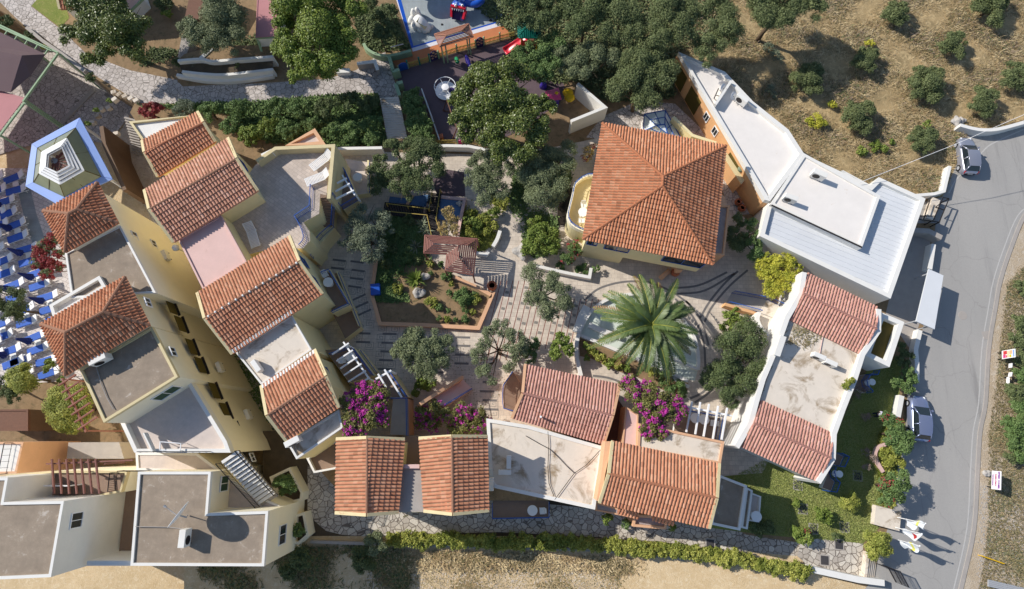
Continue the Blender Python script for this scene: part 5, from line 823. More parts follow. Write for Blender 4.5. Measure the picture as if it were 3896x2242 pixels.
t = thing('brown_roof_house', 'dark brown flat roof between the olive and the purple flowers at the top edge', 'house', Q('a0', 1850, 0, 0)); flat(t, QS('a0', [(1690, 180), (1750, -100), (2100, -100), (1980, 100), (1850, 160)], 2.2), 0, 2, 'dark_earth_wall', 'wood_brown', 0, .1)
t = thing('pale_terrace_house', 'pale terrace with green edge beside the magnolia at the top edge', 'house', Q('a0', 1250, 0, 0)); flat(t, QS('a0', [(1130, 150), (1310, -20), (1250, -200), (1000, -100), (1150, 80)], 1.6), 0, 1.4, 'white_plaster', 'pink_render', .05, .15, 'sage_paint')
# ---------------------------------------------------------------- glass pyramid
t = thing('glass_pyramid', 'glass pyramid skylight with blue bars beside the hip roof', 'skylight', Q('a2', 1240, 1150, 0)); z = 1.6; pts = QS('a2', [(1095, 1055), (1288, 1020), (1432, 1275), (1340, 1300), (1085, 1212)], z); ap_ = QS('a2', [(1205, 1160), (1285, 1150), (1310, 1240)], z+.9)
m = MB(); m.prism(inset(pts, .05), 0, z-.05); m.build('kerb_walls', 'white_plaster', t); m = MB(); V = pts+ap_; m.add(V, [(0, 1, 6, 5), (1, 2, 7, 6), (2, 3, 7), (3, 4, 5, 7), (4, 0, 5), (5, 6, 7)]); m.build('glass', 'sky_glass', t)
m = MB(); u = Vector((0, 0, .03))
for a, b in [(0, 1), (1, 2), (2, 3), (3, 4), (4, 0), (0, 5), (1, 6), (2, 7), (3, 7), (4, 5), (5, 6), (6, 7), (5, 7)]: m.beam(V[a]+u, V[b]+u, .08, .06)
for a, b, c, d in ((0, 1, 5, 6), (1, 2, 6, 7), (4, 3, 5, 7)): m.beam(V[a].lerp(V[b], .5)+u, V[c].lerp(V[d], .5)+u, .06, .05); m.beam(V[a].lerp(V[c], .5)+u, V[b].lerp(V[d], .5)+u, .06, .05)
m.build('glazing_bars', 'blue_paint', t)
# ================================================================ PLAYGROUND
def picket(name, label, tl, pts, h, mat, postmat, zb=0):
    pts = QS(tl, pts, zb); c = sum(pts, Vector())/len(pts); t = thing(name, label, 'fence', (c.x, c.y, zb)); m = MB(); u = Vector((0, 0, 1))
    for a, b in zip(pts, pts[1:]):
        n = max(2, int((b-a).length/.14)); m.beam(a+u*h*.3, b+u*h*.3, .05, .07); m.beam(a+u*h*.8, b+u*h*.8, .05, .07)
        for i in range(n+1): p = a.lerp(b, i/n); m.beam(p, p+u*h, .06, .06)
    m.build('pickets', mat, t)
    for p in pts: m = MB(); m.beam(p-u*.05, p+u*(h+.25), .14, .14); m.lathe(p+u*(h+.25), [(.1, 0), (.1, .1), (.02, .16)], 8); m.build('post', postmat, t)
    return t
z44 = lambda X, Y: ((1550+X/4.854-1000)*2.427, Y/4.854*2.427)
picket('picket_fence', 'yellow picket fence with green posts along the orange rubber surround', 'a1', [z44(20, 1260), z44(235, 1200), z44(420, 1140)], .9, 'yellow_paint', 'toy_teal'); picket('picket_fence', 'yellow picket fence between the two purple holed panels, under the lattice gazebo', 'a1', [z44(590, 1080), z44(920, 965), z44(1265, 880)], .9, 'yellow_paint', 'sage_paint'); picket('picket_fence', 'yellow picket fence right of the second purple panel, ending under the tree', 'a1', [z44(1420, 830), z44(1710, 750), z44(1990, 680)], .9, 'yellow_paint', 'sage_paint')
picket('picket_fence', 'yellow picket fence on the white wall below the swing frame', 'a1', [(1405, 1350), (1510, 1335), (1800, 1325)], .8, 'yellow_paint', 'sage_paint', .3); picket('picket_fence', 'yellow picket fence right of the pink climbing panel, under the magnolia', 'a1', [(1890, 1325), (2030, 1340)], .8, 'yellow_paint', 'sage_paint', .3)
def holed_panel(label, a, b, h, mat, holes=True):
    c = (a+b)/2; t = thing('climbing_board', label, 'play panel', c); e = (b-a); L = e.length; e.normalize(); u = Vector((0, 0, 1)); nn = e.cross(u); m = MB(); n = 14
    out_ = [a, b]+[a+e*(L/2+L/2*math.cos(math.pi*k/n))+u*(h*.55+h*.45*math.sin(math.pi*k/n)) for k in range(n+1)]; k = len(out_); m.add([p-nn*.03 for p in out_]+[p+nn*.03 for p in out_], [tuple(range(k)), tuple(range(2*k-1, k-1, -1))]+[(i, (i+1) % k, k+(i+1) % k, k+i) for i in range(k)]); m.build('board', mat, t)
    if holes:
        for fx, fz, r in ((.5, .85, .1), (.25, .6, .09), (.75, .65, .09), (.3, .3, .08), (.7, .35, .08), (.5, .5, .06)):
            m = MB(); c = a+e*L*fx+u*h*fz
            for s in (-1, 1): m.add([c+nn*.034*s+(e*math.cos(2*math.pi*j/10)+u*math.sin(2*math.pi*j/10))*r*1.5 for j in range(10)], [tuple(range(10))])
            m.build('spot', 'peach_plaster', t)
    for p in (a, b): m = MB(); m.beam(p, p+u*(h*.8), .1, .1); m.build('post', 'sage_paint', t)
zz_ = lambda X, Y, z=0: P(1550+X/4.854, Y/4.854, z)
holed_panel('dark purple play panel with pale spots, the nearer one to the blue gate panel', zz_(430, 1145), zz_(580, 1085), 1.5, 'panel_purple'); holed_panel('dark purple play panel with pale spots, the farther one behind the green spring toy', zz_(1270, 885), zz_(1415, 845), 1.5, 'panel_purple')
holed_panel('plain blue arched play panel between green posts at the playground entrance', Q('a1', 1262, 660), Q('a1', 1348, 635), 1.2, 'blue_paint', False); holed_panel('mauve-pink arched play panel on the white wall below the swing', Q('a1', 1800, 1335), Q('a1', 1888, 1332), .9, 'toy_pink', False)
t = thing('playground_gatehouse', 'narrow sage-green wall with two gate pillars beside the playground entrance', 'wall', Q('a1', 1210, 700, 0))
for pts in ([(1165, 520), (1200, 650)], [(1195, 660), (1260, 640)], [(1225, 770), (1262, 880)], [(1235, 770), (1290, 755)]): m = MB(); strip(m, QS('a1', pts, 1.2), .35, 0, 1.2); m.build('wall_section', 'sage_paint', t)
m = MB(); a, b = Q('a1', 1190, 440, .9), Q('a1', 1300, 412, .9); n_ = Vector((0, -.35, .5)); m.add([a, b, b+n_, a+n_]+[p+Vector((0, .06, .02)) for p in (a, b, b+n_, a+n_)], [(0, 1, 2, 3), (7, 6, 5, 4), (0, 4, 5, 1), (1, 5, 6, 2), (2, 6, 7, 3), (3, 7, 4, 0)]); tag(m.build('white_board', 'splash_white'), 'tilted white board with no writing behind the curved sage wall', 'board')
t = thing('merry_go_round', 'white round merry-go-round with a ring rail on the dark rubber floor', 'merry-go-round', Q('a1', 1685, 830, 0)); c = Q('a1', 1690, 840, .25)
m = MB(); m.lathe(c, [(.2, 0), (1.1, 0), (1.1, .07), (.2, .1)], 28); m.build('platform', 'white_paint', t); m = MB(); m.tube([c+Vector((1.1*math.cos(a), 1.1*math.sin(a), .8)) for a in np.linspace(0, 2*math.pi, 33)], .04, 6); m.build('ring_rail', 'white_paint', t); m = MB(); m.lathe(c, [(.35, .1), (.35, .3), (.3, .7), (.38, .72), (.1, .76)], 16); m.build('hub', 'fabric_white', t)
m = MB()
for k in range(6): a = k*math.pi/3; m.tube([c+Vector((math.cos(a)*.3, math.sin(a)*.3, .6)), c+Vector((math.cos(a)*1.08, math.sin(a)*1.08, .78))], .025, 5)
m.build('spokes', 'white_paint', t); m = MB(); m.add([c+Vector((.25, -.1, .108)), c+Vector((.9, -.5, .108)), c+Vector((.95, .2, .108)), c+Vector((.4, .45, .108))], [(0, 1, 2, 3)]); m.build('dark_patch', 'panel_purple', t)
def spring_toy(label, c, head, mat, L):
    t = thing('spring_toy', label, 'spring rider', c); m = MB(); d = Vector((math.cos(head), math.sin(head), 0)); k = [(-.55, .06, .5), (-.35, .2, .58), (0, .26, .6), (.3, .24, .68), (.5, .17, .85), (.62, .08, .9)]
    m.tube([c+d*x*L+Vector((0, 0, z)) for x, r, z in k], [r for x, r, z in k], 10); m.build('body', mat, t, True); m = MB(); m.tube([c+Vector((.1*math.cos(a*3), .1*math.sin(a*3), a*.06)) for a in np.linspace(0, 8, 40)], .02, 5); m.build('spring', 'dark_metal', t); m = MB(); q = Vector((-d.y, d.x, 0)); m.tube([c+d*.3*L+q*.3+Vector((0, 0, .85)), c+d*.3*L-q*.3+Vector((0, 0, .85))], .025, 5); m.build('handle', 'toy_yellow', t)
spring_toy('small green spring rider on the dark rubber floor', Q('a1', 1797, 590, 0), -1.3, 'toy_green', .8); spring_toy('long purple spring rider beside the small green one', Q('a1', 1898, 600, 0), -1.25, 'toy_purple', 1.5)
t = thing('swing_frame', 'dark brown swing frame partly hidden by the magnolia', 'swing', Q('a1', 1700, 1020, 0)); 
for a, b in (((1700, 930, 2.2), (1665, 1022, 0)), ((1665, 1022, .05), (1760, 1040, .05)), ((1700, 930, 2.2), (1800, 960, 2.2)), ((1790, 1190, 2.0), (1755, 1280, 0)), ((1700, 930, 2.2), (1790, 1190, 2.2))): m = MB(); m.beam(Q('a1', *a), Q('a1', *b), .1, .1); m.build('beam', 'wood_brown', t)
m = MB(); m.box(Q('a1', 1642, 1272, .4), .55, .5, .7, .2); o = m.build('waste_bin', 'terracotta_pot', bevel=.05); tag(o, 'small orange bin at the foot of the white kerb by the hedge', 'bin')
t = thing('red_slide', 'glossy red slide curving out from under the tree', 'slide', zz_(1900, 900, 0)); pa = smooth_line([zz_(1800, 965, .25), zz_(1870, 920, .35), zz_(1990, 840, .8), zz_(2090, 770, 1.3), zz_(2200, 690, 1.7)], 4); m = MB()
pf = [(-.42, .22), (-.38, .02), (-.2, -.05), (.2, -.05), (.38, .02), (.42, .22)]; vs = []; fs = []
for i, p in enumerate(pa):
    d = (pa[min(i+1, len(pa)-1)]-pa[max(i-1, 0)]).normalized(); r_ = d.cross(Vector((0, 0, 1))).normalized(); vs += [p+r_*a+Vector((0, 0, b)) for a, b in pf]
for i in range(len(pa)-1): fs += [(i*6+k, i*6+k+1, i*6+7+k, i*6+6+k) for k in range(5)]
m.add(vs, fs); o = m.build('chute', 'slide_red', t, True); o.modifiers.new('thick', 'SOLIDIFY').thickness = .05; m = MB(); m.beam(zz_(2140, 740, 0), zz_(2140, 740, 1.4), .12, .12); m.build('leg', 'dark_metal', t)
t = thing('play_tower', 'play tower with a teal ribbed hip roof and red panels under the tree', 'play tower', zz_(2250, 620, 0)); c = zz_(2250, 560, 2.8); e_ = [c+Vector((x, y, 0)) for x, y in ((-1.1, -.9), (1.1, -.9), (1.1, .9), (-1.1, .9))]
for i in range(4): face(t, [e_[i], e_[(i+1) % 4], c+Vector((0, 0, .9))], 'toy_teal', 'roof_panel', sp=.2, row=3)
for x, y in ((-.8, -.7), (.8, -.7), (.8, .7), (-.8, .7)): m = MB(); m.beam((c.x+x, c.y+y, 0), (c.x+x, c.y+y, 2.8), .12, .12); m.build('post', 'toy_yellow', t)
m = MB(); m.box((c.x, c.y, 1.4), 1.7, 1.5, .08); m.build('platform', 'wood_brown', t); m = MB(); m.beam((c.x-.8, c.y-.74, 1.8), (c.x+.8, c.y-.74, 1.8), .06, .7); m.beam((c.x+.84, c.y-.7, 1.8), (c.x+.84, c.y+.7, 1.8), .06, .7); m.build('red_panel', 'slide_red', t)
g = lambda X, Y, z=0: P(1900+X/3.0325, 80+Y/3.0325, z)
t = thing('play_house', 'magenta-roofed play house with yellow cloud-shaped panels beside the white corner wall', 'play house', g(680, 850)); a, b, c, d = g(525, 820, 1.8), g(680, 775, 1.8), g(715, 905, 1.8), g(560, 930, 1.8); r1, r2 = g(560, 870, 2.2), g(690, 840, 2.2)
m = MB(); m.add([a, b, c, d, r1, r2], [(0, 1, 5, 4), (1, 2, 5), (2, 3, 4, 5), (3, 0, 4)]); o = m.build('roof', 'toy_pink', t); o.modifiers.new('thick', 'SOLIDIFY').thickness = .06; m = MB(); m.prism(inset([a, b, c, d], .15), 0, 1.7); m.build('walls', 'toy_purple', t)
for X, Y in ((790, 830), (810, 885)): m = MB(); p = g(X, Y, 1.3); m.lathe(p, [(.1, -.1), (.5, -.06), (.55, .05), (.3, .16)], 14); m.build('cloud_panel', 'toy_yellow', t, True)
m = MB(); m.lathe(g(660, 840, 2.1), [(.15, 0), (.2, .1), (.12, .25)], 10); m.build('finial', 'toy_yellow', t)
t = thing('purple_play_figure', 'violet conical play figure under the trees beside the magenta play house', 'play figure', g(500, 760)); m = MB(); c = g(505, 760, 0); m.lathe(c, [(.4, 0), (.32, .7), (.12, 1.1), (.18, 1.2), (.14, 1.4), (.03, 1.5)], 12); m.build('body', 'toy_purple', t, True); m = MB(); m.lathe(c+Vector((0, 0, 1.12)), [(.13, 0), (.24, .03), (.13, .06)], 12); m.build('collar', 'fabric_white', t, True)
# splash park
t = thing('shell_slide', 'white moulded rocky water slide on the splash deck', 'water slide', zz_(270, 450)); m = MB(); pa = [zz_(170, 330, .95), zz_(230, 410, .9), zz_(300, 470, .55), zz_(370, 540, .2), zz_(420, 560, .15)]
m.tube(pa, [.45, .62, .55, .5, .25], 12); m.build('body', 'plastic_white', t, True); m = MB()
for X, Y, z, r in ((90, 400, .5, .42), (160, 480, .45, .5), (250, 540, .3, .4), (330, 570, .2, .35), (130, 310, .9, .35), (200, 300, 1.0, .35), (420, 500, .2, .35)): m.lathe(zz_(X, Y, 0), [(r*1.2, 0), (r, z*.6), (r*.5, z+.2), (.05, z+.25)], 10)
m.build('rock_lumps', 'white_plaster', t, True); m = MB(); m.beam(zz_(190, 360, 1.42), zz_(350, 510, .72), .55, .12); m.build('slide_channel', 'cream_trim', t)
t = thing('monster_slide', 'blue water slide ending in a red-mouthed toothy head on the splash deck', 'water slide', zz_(950, 150)); m = MB(); pa = smooth_line([zz_(1380, -40, 1.6), zz_(1360, 20, 1.5), zz_(1270, 75, 1.4), zz_(1150, 70, 1.3), zz_(1040, 30, 1.2), zz_(980, 60, 1.0)], 4); m.tube(pa, .38, 12); m.build('tube', 'slide_blue', t, True)
h0, h1 = zz_(985, 20, 1.1), zz_(945, 170, 1.05); ax = (h1-h0).normalized(); sd_ = ax.cross(Vector((0, 0, 1))).normalized(); upv = sd_.cross(ax); m = MB(); vs = []; K_ = [(0, .42, .38), (.25, .66, .5), (.55, .8, .55), (.85, .84, .5), (1, .8, .42)]; n = 14
for f_, a, b in K_: vs += [h0.lerp(h1, f_)+sd_*a*math.copysign(abs(math.cos(2*math.pi*k/n))**.6, math.cos(2*math.pi*k/n))+upv*b*math.copysign(abs(math.sin(2*math.pi*k/n))**.6, math.sin(2*math.pi*k/n)) for k in range(n)]
m.add(vs, [(i*n+k, i*n+(k+1) % n, (i+1)*n+(k+1) % n, (i+1)*n+k) for i in range(4) for k in range(n)]+[tuple(range(n-1, -1, -1)), tuple(range(4*n, 5*n))]); m.build('head', 'slide_blue', t, True)
for a, b in ((-.35, .25), (.0, .45), (.35, .3), (-.15, .75), (.25, .7)): m = MB(); q_ = h0.lerp(h1, b)+sd_*a*1.2+upv*.535; m.beam(q_-ax*.13, q_+ax*.13, .24, .03, upv); m.build('scale_patch', 'light_blue_paint', t)
e0 = h1+ax*.75; m = MB(); m.beam(h1-sd_*.8+upv*.35+ax*.05, h1+sd_*.8+upv*.35+ax*.05, .26, .22); m.build('upper_jaw', 'slide_red', t)
for s in (-1, 1): m = MB(); m.beam(h1+sd_*s*.78, e0+sd_*s*.66-Vector((0, 0, .45)), .22, .5); m.build('jaw_side', 'slide_red', t)
m = MB(); m.beam(h1-Vector((0, 0, .35)), e0-Vector((0, 0, .75)), 1.3, .1); m.build('tongue', 'panel_purple', t); m = MB()
for k in range(6): p = h1+sd_*(-.6+.24*k)+upv*.3+ax*.2; m.add([p-sd_*.08, p+sd_*.08, p-upv*.1, p+ax*.16-upv*.2], [(0, 1, 3), (0, 3, 2), (1, 2, 3), (0, 2, 1)])
m.build('teeth', 'white_paint', t); m = MB(); m.lathe(zz_(930, 300, .02), [(.5, 0), (.5, .18), (.35, .2)], 12); m.build('splash_pad', 'plastic_white', t)
for X in (895, 1015): m = MB(); m.lathe(zz_(X, 110, 1.5), [(.16, 0), (.14, .12), (.03, .18)], 10); e = m.build('eye', 'white_paint', t, True); m = MB(); m.lathe(zz_(X, 110, 1.65), [(.07, 0), (.06, .05), (.01, .07)], 8); m.build('pupil', 'dark_metal', e, True)
for i, (X, Y, r, lb) in enumerate([(700, 120, 1.75, 'blue water mushroom just beyond the top edge, its round shadow left of the toothy slide'), (1500, 210, 1.4, 'blue water mushroom just beyond the top edge, its round shadow right of the toothy slide')]):
    sh_ = zz_(X, Y, 0); c = Vector((sh_.x-SUN_DX*3, sh_.y-SUN_DY*3, 0)); t = thing('water_mushroom', lb, 'water mushroom', c); m = MB(); m.lathe(c, [(.15, 0), (.12, 2.9)], 10); m.build('stem', 'light_blue_paint', t); m = MB(); m.lathe(c, [(r, 2.85), (r*.95, 2.98), (r*.6, 3.2), (.1, 3.3)], 28); m.build('cap', 'slide_blue', t, True)
m = MB(); m.lathe(zz_(640, 455, .03), [(.14, 0), (.1, .06)], 8); tag(m.build('water_jet_nozzle', 'dark_metal'), 'small dark water nozzle left of the lattice gazebo roof on the splash deck', 'nozzle'); m = MB(); m.lathe(zz_(1540, 380, .03), [(.18, 0), (.12, .08)], 8); tag(m.build('water_jet_nozzle', 'dark_metal'), 'small dark water nozzle near the right blue edge of the splash deck', 'nozzle')
# ================================================================ VEHICLES
def car(name, label, c, yaw, mat):
    t = thing(name, label, 'car', (0, 0, 0)); S = [(-2.0, .55, .34, .72), (-1.93, .74, .25, .92), (-1.7, .82, .2, .98), (-1.1, .85, .18, .97), (-.2, .86, .18, .95), (.6, .86, .18, .93), (1.0, .85, .19, .9), (1.5, .81, .2, .80), (1.85, .70, .24, .70), (2.0, .48, .32, .58)]
    vs = []; fs = []; prof = [(-1, .12), (-1.0, .5), (-.95, .85), (-.78, 1), (-.3, 1.03), (.3, 1.03), (.78, 1), (.95, .85), (1.0, .5), (1, .12)]; k = len(prof)
    for x, w_, zb_, zt_ in S: vs += [(x, a*w_, zb_+(zt_-zb_)*b) for a, b in prof]
    for i in range(len(S)-1): fs += [(i*k+j, i*k+j+1, (i+1)*k+j+1, (i+1)*k+j) for j in range(k-1)]
    fs += [tuple(range(k)), tuple(range(len(S)*k-1, (len(S)-1)*k-1, -1))]; n0 = len(vs)
    rf = [(-1.5, .50, 1.40), (-1.2, .57, 1.47), (-.4, .6, 1.5), (.1, .58, 1.46), (.25, .54, 1.42)]          # roof skin
    vs += [(x, s*w_, z) for x, w_, z in rf for s in (-1, -.5, .5, 1)]; vs = [(x, y, z+(.03 if i >= n0 and (i-n0) % 4 in (1, 2) else 0)) for i, (x, y, z) in enumerate(vs)]
    fs += [(n0+i*4+j, n0+i*4+j+1, n0+i*4+5+j, n0+i*4+4+j) for i in range(len(rf)-1) for j in range(3)]
    m = MB(); m.add(vs, fs)
    for s in (-1, 1):
        for a, b in (((-1.5, .50*s, 1.40), (-1.82, .68*s, .93)), ((.25, .54*s, 1.42), (.98, .70*s, .90)), ((-.55, .6*s, 1.48), (-.6, .75*s, .93)), ((-1.5, .5*s, 1.40), (.25, .54*s, 1.43))): m.beam(a, b, .09, .07)
    b_ = m.build('body', mat, t, True)
    def pane(nm, pts): 
        m = MB(); m.add(pts, [tuple(range(len(pts)))]); o = m.build(nm, 'dark_glass', t); sd = o.modifiers.new('thick', 'SOLIDIFY'); sd.thickness = .02
    pane('windscreen', [(.26, -.52, 1.41), (.26, .52, 1.41), (.99, .68, .92), (.99, -.68, .92)]); pane('rear_window', [(-1.51, .48, 1.39), (-1.51, -.48, 1.39), (-1.82, -.64, .98), (-1.82, .64, .98)])
    for s in (-1, 1): pane('side_window', [(-1.45, .51*s, 1.37), (-.56, .6*s, 1.45), (.2, .55*s, 1.39), (.9, .71*s, .93), (-.6, .78*s, .95), (-1.7, .71*s, .97)])
    for x in (-1.25, 1.25):
        for s in (-1, 1):
            m = MB(); m.tube([(x, s*.70, .31), (x, s*.875, .31)], .31, 16); w_ = m.build('wheel', 'tyre_rubber', t); m = MB(); m.tube([(x, s*.86, .31), (x, s*.885, .31)], .19, 12); m.build('rim', 'grey_metal', w_)
    for s in (-1, 1):
        m = MB(); m.tube([(1.78, s*.5, .66), (1.94, s*.42, .58)], .11, 8); m.build('headlight', 'lamp_clear', t, True); m = MB(); m.beam((-1.86, s*.64, .93), (-1.95, s*.62, .66), .14, .1); m.build('tail_light', 'lamp_red', t)
        m = MB(); m.beam((.72, s*.82, .98), (.8, s*.98, 1.0), .16, .12); m.build('mirror', mat, t)
    m = MB(); m.beam((-2.01, -.25, .62), (-2.01, .25, .62), .02, .11); m.build('number_plate', 'white_paint', t)
    t.location = c; t.rotation_euler = (0, 0, yaw); return t
car('parked_car', 'silver hatchback parked by the dry hillside at the road bend', Vector((P(3684, 592, .7).x, P(3684, 592, .7).y, .012)), R(86), 'car_silver')
car('parked_car', 'blue-grey hatchback parked beside the lawn and red-flowered shrubs', Vector((P(3500, 1592, .7).x, P(3500, 1592, .7).y, .012)), R(82), 'car_blue_grey')
# ================================================================ ENTRANCE: flags, gates, canopy, signs
def flag(label, base, h, n_, mat2):
    t = thing('flagpole', label, 'flag', base); m = MB(); m.tube([base, base+Vector((0, 0, h))], [.04, .025], 8); m.lathe(base+Vector((0, 0, h)), [(.05, 0), (.07, .05), (.02, .1)], 8); m.build('pole', 'white_paint', t)
    N, K = 14, 8; vs = []
    for i in range(N+1):
        for j in range(K+1):
            f_ = j/K; drop = 2.7*(i/N); w_ = f_*(1.15-.2*math.sin(i*.5+n_)); vs.append((base.x+.03+w_*.35+.1*math.sin(f_*7+i*.35+n_), base.y-w_*.55+.12*math.sin(f_*6+i*.5+n_*2), base.z+h-.1-drop*.92-f_*.75*(1-i/N)*.8-f_*.25))
    fs = [(i*(K+1)+j, i*(K+1)+j+1, (i+1)*(K+1)+j+1, (i+1)*(K+1)+j) for i in range(N) for j in range(K)]; a = [f for q_, f in enumerate(fs) if (q_//K) not in (4, 5)]; b = [f for q_, f in enumerate(fs) if (q_//K) in (4, 5)]
    if mat2 == 'flag_red': a = [f for q_, f in enumerate(fs) if not ((q_//K) in (4, 5, 6) and q_ % K in (3, 4, 5))]; b = [f for f in fs if f not in a]
    m = MB(); m.add(vs, a); o = m.build('cloth', 'flag_cloth', t, True); m = MB(); m.add(vs, b); m.build('stripe', mat2, o, True)
flag('white flag with a yellow stripe, nearest the red-flowered tree', Vector((*P(3397, 1965)[:2], .6)), 3.5, 0, 'flag_yellow'); flag('white flag with a red emblem on a pole at the stone pier', Vector((*P(3390, 2003)[:2], .6)), 3.3, 1.4, 'flag_red'); flag('white flag with a yellow stripe, rising beside the clipped round tree', Vector((*P(3382, 2045)[:2], 0)), 3.9, 2.6, 'flag_yellow')
t = thing('canopy', 'flat white rectangular canopy on posts beside the road', 'canopy', Q('c3', 1550, 100, 0)); z = 2.2; pts = [Q('b3', 1548, 1150, z), Q('b3', 1684, 1210, z), Q('c3', 1602, 372, z), Q('c3', 1432, 298, z)]; m = MB(); m.prism(pts, z-.14, z); m.build('roof', 'white_metal_sheet', t); posts(t, inset(pts, .25), 0, z-.14, 'grey_metal', .1) if False else None
for p in inset(pts, .25): m = MB(); m.beam((p.x, p.y, 0), (p.x, p.y, z-.15), .1, .1); m.build('post', 'grey_metal', t)
t = thing('frame_gate', 'open black metal frame gate at the driveway mouth', 'gate', Q('b3', 1560, 600, 0)); m = MB(); z = 1.3
for a, b in (((1440, 690), (1645, 718)), ((1645, 718), (1735, 500)), ((1735, 500), (1680, 490)), ((1680, 490), (1590, 700)), ((1455, 660), (1610, 662)), ((1610, 580), (1690, 605)), ((1560, 510), (1500, 690)), ((1660, 540), (1610, 580))): m.beam(Q('b3', *a, z), Q('b3', *b, z), .07, .07)
m.build('frame', 'dark_metal', t); 
for X, Y in ((1645, 718), (1735, 500), (1590, 700), (1440, 690)): p = Q('b3', X, Y, z); m = MB(); m.beam((p.x, p.y, 0), (p.x, p.y, z-.04), .08, .08); m.build('post', 'dark_metal', t)
t = thing('lattice_gate', 'grey metal lattice gate at the entrance steps', 'gate', Q('d3', 1180, 1320, 0))
for A_, B_, nm in ((Q('d3', 1050, 1215, 0), Q('d3', 1165, 1250, 0), 'fixed_leaf'), (Q('d3', 1165, 1250, 0), Q('d3', 1240, 1390, 0), 'open_leaf')):
    m = MB(); u = Vector((0, 0, 1)); n = 12
    for i in range(n+1): p = A_.lerp(B_, i/n); m.tube([p+u*.05, p+u*1.7], .018, 4)
    for z in (.06, .85, 1.7): m.beam(A_+u*z, B_+u*z, .06, .05)
    d = (B_-A_)
    for i in range(6):
        c = A_.lerp(B_, (i+.5)/6)+u*1.28; r = d.length/13; e = d.normalized(); m.tube([c+(e*math.cos(a)+u*math.sin(a))*r for a in np.linspace(0, 6.283, 9)], .016, 4)
    m.build(nm, 'dark_metal', t)
def text_mesh(s, size):
    cu = bpy.data.curves.new('letters', 'FONT'); cu.body = s; cu.size = size; cu.align_x = 'CENTER'; cu.extrude = .004; cu.offset = .012; o = bpy.data.objects.new('letters', cu); COL.objects.link(o); dg = bpy.context.evaluated_depsgraph_get(); me = bpy.data.meshes.new_from_object(o.evaluated_get(dg)); bpy.data.objects.remove(o); return me
def upright_sign(name, label, a, b, h, z0, mat, lines=(), cat='sign'):
    """board facing left across the road; a->b runs down the picture"""
    t = thing(name, label, cat, ((a.x+b.x)/2, (a.y+b.y)/2, 0)); e = Vector((b.x-a.x, b.y-a.y, 0)); L = e.length; e.normalize(); u = Vector((0, 0, 1)); nn = Vector((e.y, -e.x, 0)); m = MB(); c0 = Vector((a.x, a.y, z0)); m.beam(c0+u*h/2, c0+e*L+u*h/2, .05, h); m.build('board', mat, t)
    for f_ in (.12, .88): m = MB(); p = c0+e*L*f_-nn*(-.06); p = c0+e*L*f_+nn*.06*(1 if nn.x > 0 else -1); m.beam((p.x, p.y, -.05), (p.x, p.y, z0+h*.8), .06, .06); m.build('post', 'dark_metal', t)
    fr = nn if nn.x < 0 else -nn; M = Matrix((( e.x, u.x, fr.x, 0), (e.y, u.y, fr.y, 0), (e.z, u.z, fr.z, 0), (0, 0, 0, 1)))
    for s, size, fy, mt in lines:
        me = text_mesh(s, size); c = c0+e*L/2+u*h*fy+fr*.03; me.transform(Matrix.Translation(c-Vector(BASE[t.name]))@M); me.materials.append(MATS[mt]); o = bpy.data.objects.new('lettering', me); COL.objects.link(o); o.parent = t
    return t, c0, e, L, fr
upright_sign('parking_sign', 'white sign with magenta capital lettering standing on the dirt across the road', Q('d3', 2132, 362, .6), Q('d3', 2127, 532, .6), 1.0, .6, 'ivory_sign', [('SPEED WHEEL', .235, .72, 'violet_letter'), ('CARS ONLY', .2, .4, 'crimson_letter'), ('PRIVATE PARKING', .115, .12, 'violet_letter')])
t, c0, e_, L, fr = upright_sign('poster_board', 'colourful poster board in red and pale tones standing in the roadside scrub', Q('c3', 2224, 572, .6), Q('c3', 2226, 648, .6), 1.45, .6, 'white_paint')
u = Vector((0, 0, 1))
for k, (mt, a, b, z0_, z1_) in enumerate([('flag_red', .08, .5, .12, .4), ('toy_pink', .52, .92, .1, .3), ('cream_trim', .1, .9, .42, .55), ('peach_plaster', .1, .55, .58, .8), ('toy_yellow', .6, .92, .58, .72), ('light_blue_paint', .1, .9, .84, .95), ('slide_red', .62, .9, .33, .4)]): m = MB(); c = c0+fr*(.032); zc = 1.45*(z0_+z1_)/2; m.beam(c+e_*L*a+u*zc, c+e_*L*b+u*zc, .006+.001*k, 1.45*(z1_-z0_)); m.build('print_patch', mt, t)
upright_sign('small_notice', 'small white notice in the roadside scrub, just below the colourful poster board', Q('c3', 2288, 690, .6), Q('c3', 2285, 730, .6), .38, .6, 'ivory_sign'); upright_sign('small_notice', 'small white notice in the roadside scrub, beside the crumpled white sheet', Q('c3', 2288, 772, .6), Q('c3', 2280, 812, .6), .38, .6, 'ivory_sign')
m = MB(); p = [Q('c3', 2268, 815, .4), Q('c3', 2295, 815, .7), Q('c3', 2295, 880, .65), Q('c3', 2280, 895, .5), Q('c3', 2264, 860, .35)]; m.poly(p); o = m.build('plastic_sheet', 'fabric_white'); o.modifiers.new('thick', 'SOLIDIFY').thickness = .02; tag(o, 'crumpled white plastic sheet caught in the roadside scrub', 'sheet')
m = MB(); m.tube([Q('d3', 2040, 1150, .5), Q('d3', 2245, 1222, .5)], .05, 6); 
for X, Y in ((2045, 1152), (2240, 1220)): p = Q('d3', X, Y, .5); m.tube([p, (p.x, p.y, 0)], .04, 5)
tag(m.build('barrier_pole', 'toy_yellow'), 'yellow barrier pole over dry weeds at the right edge', 'barrier')
m = MB()
for k in range(4): m.tube([Q('d3', 2095, 1375+k*16, .1+.05*k), Q('d3', 2500, 1470+k*16, .1+.05*k)], .09, 6)
tag(m.build('pipe_stack', 'grey_metal'), 'stack of grey metal pipes at the lower right corner', 'pipes')
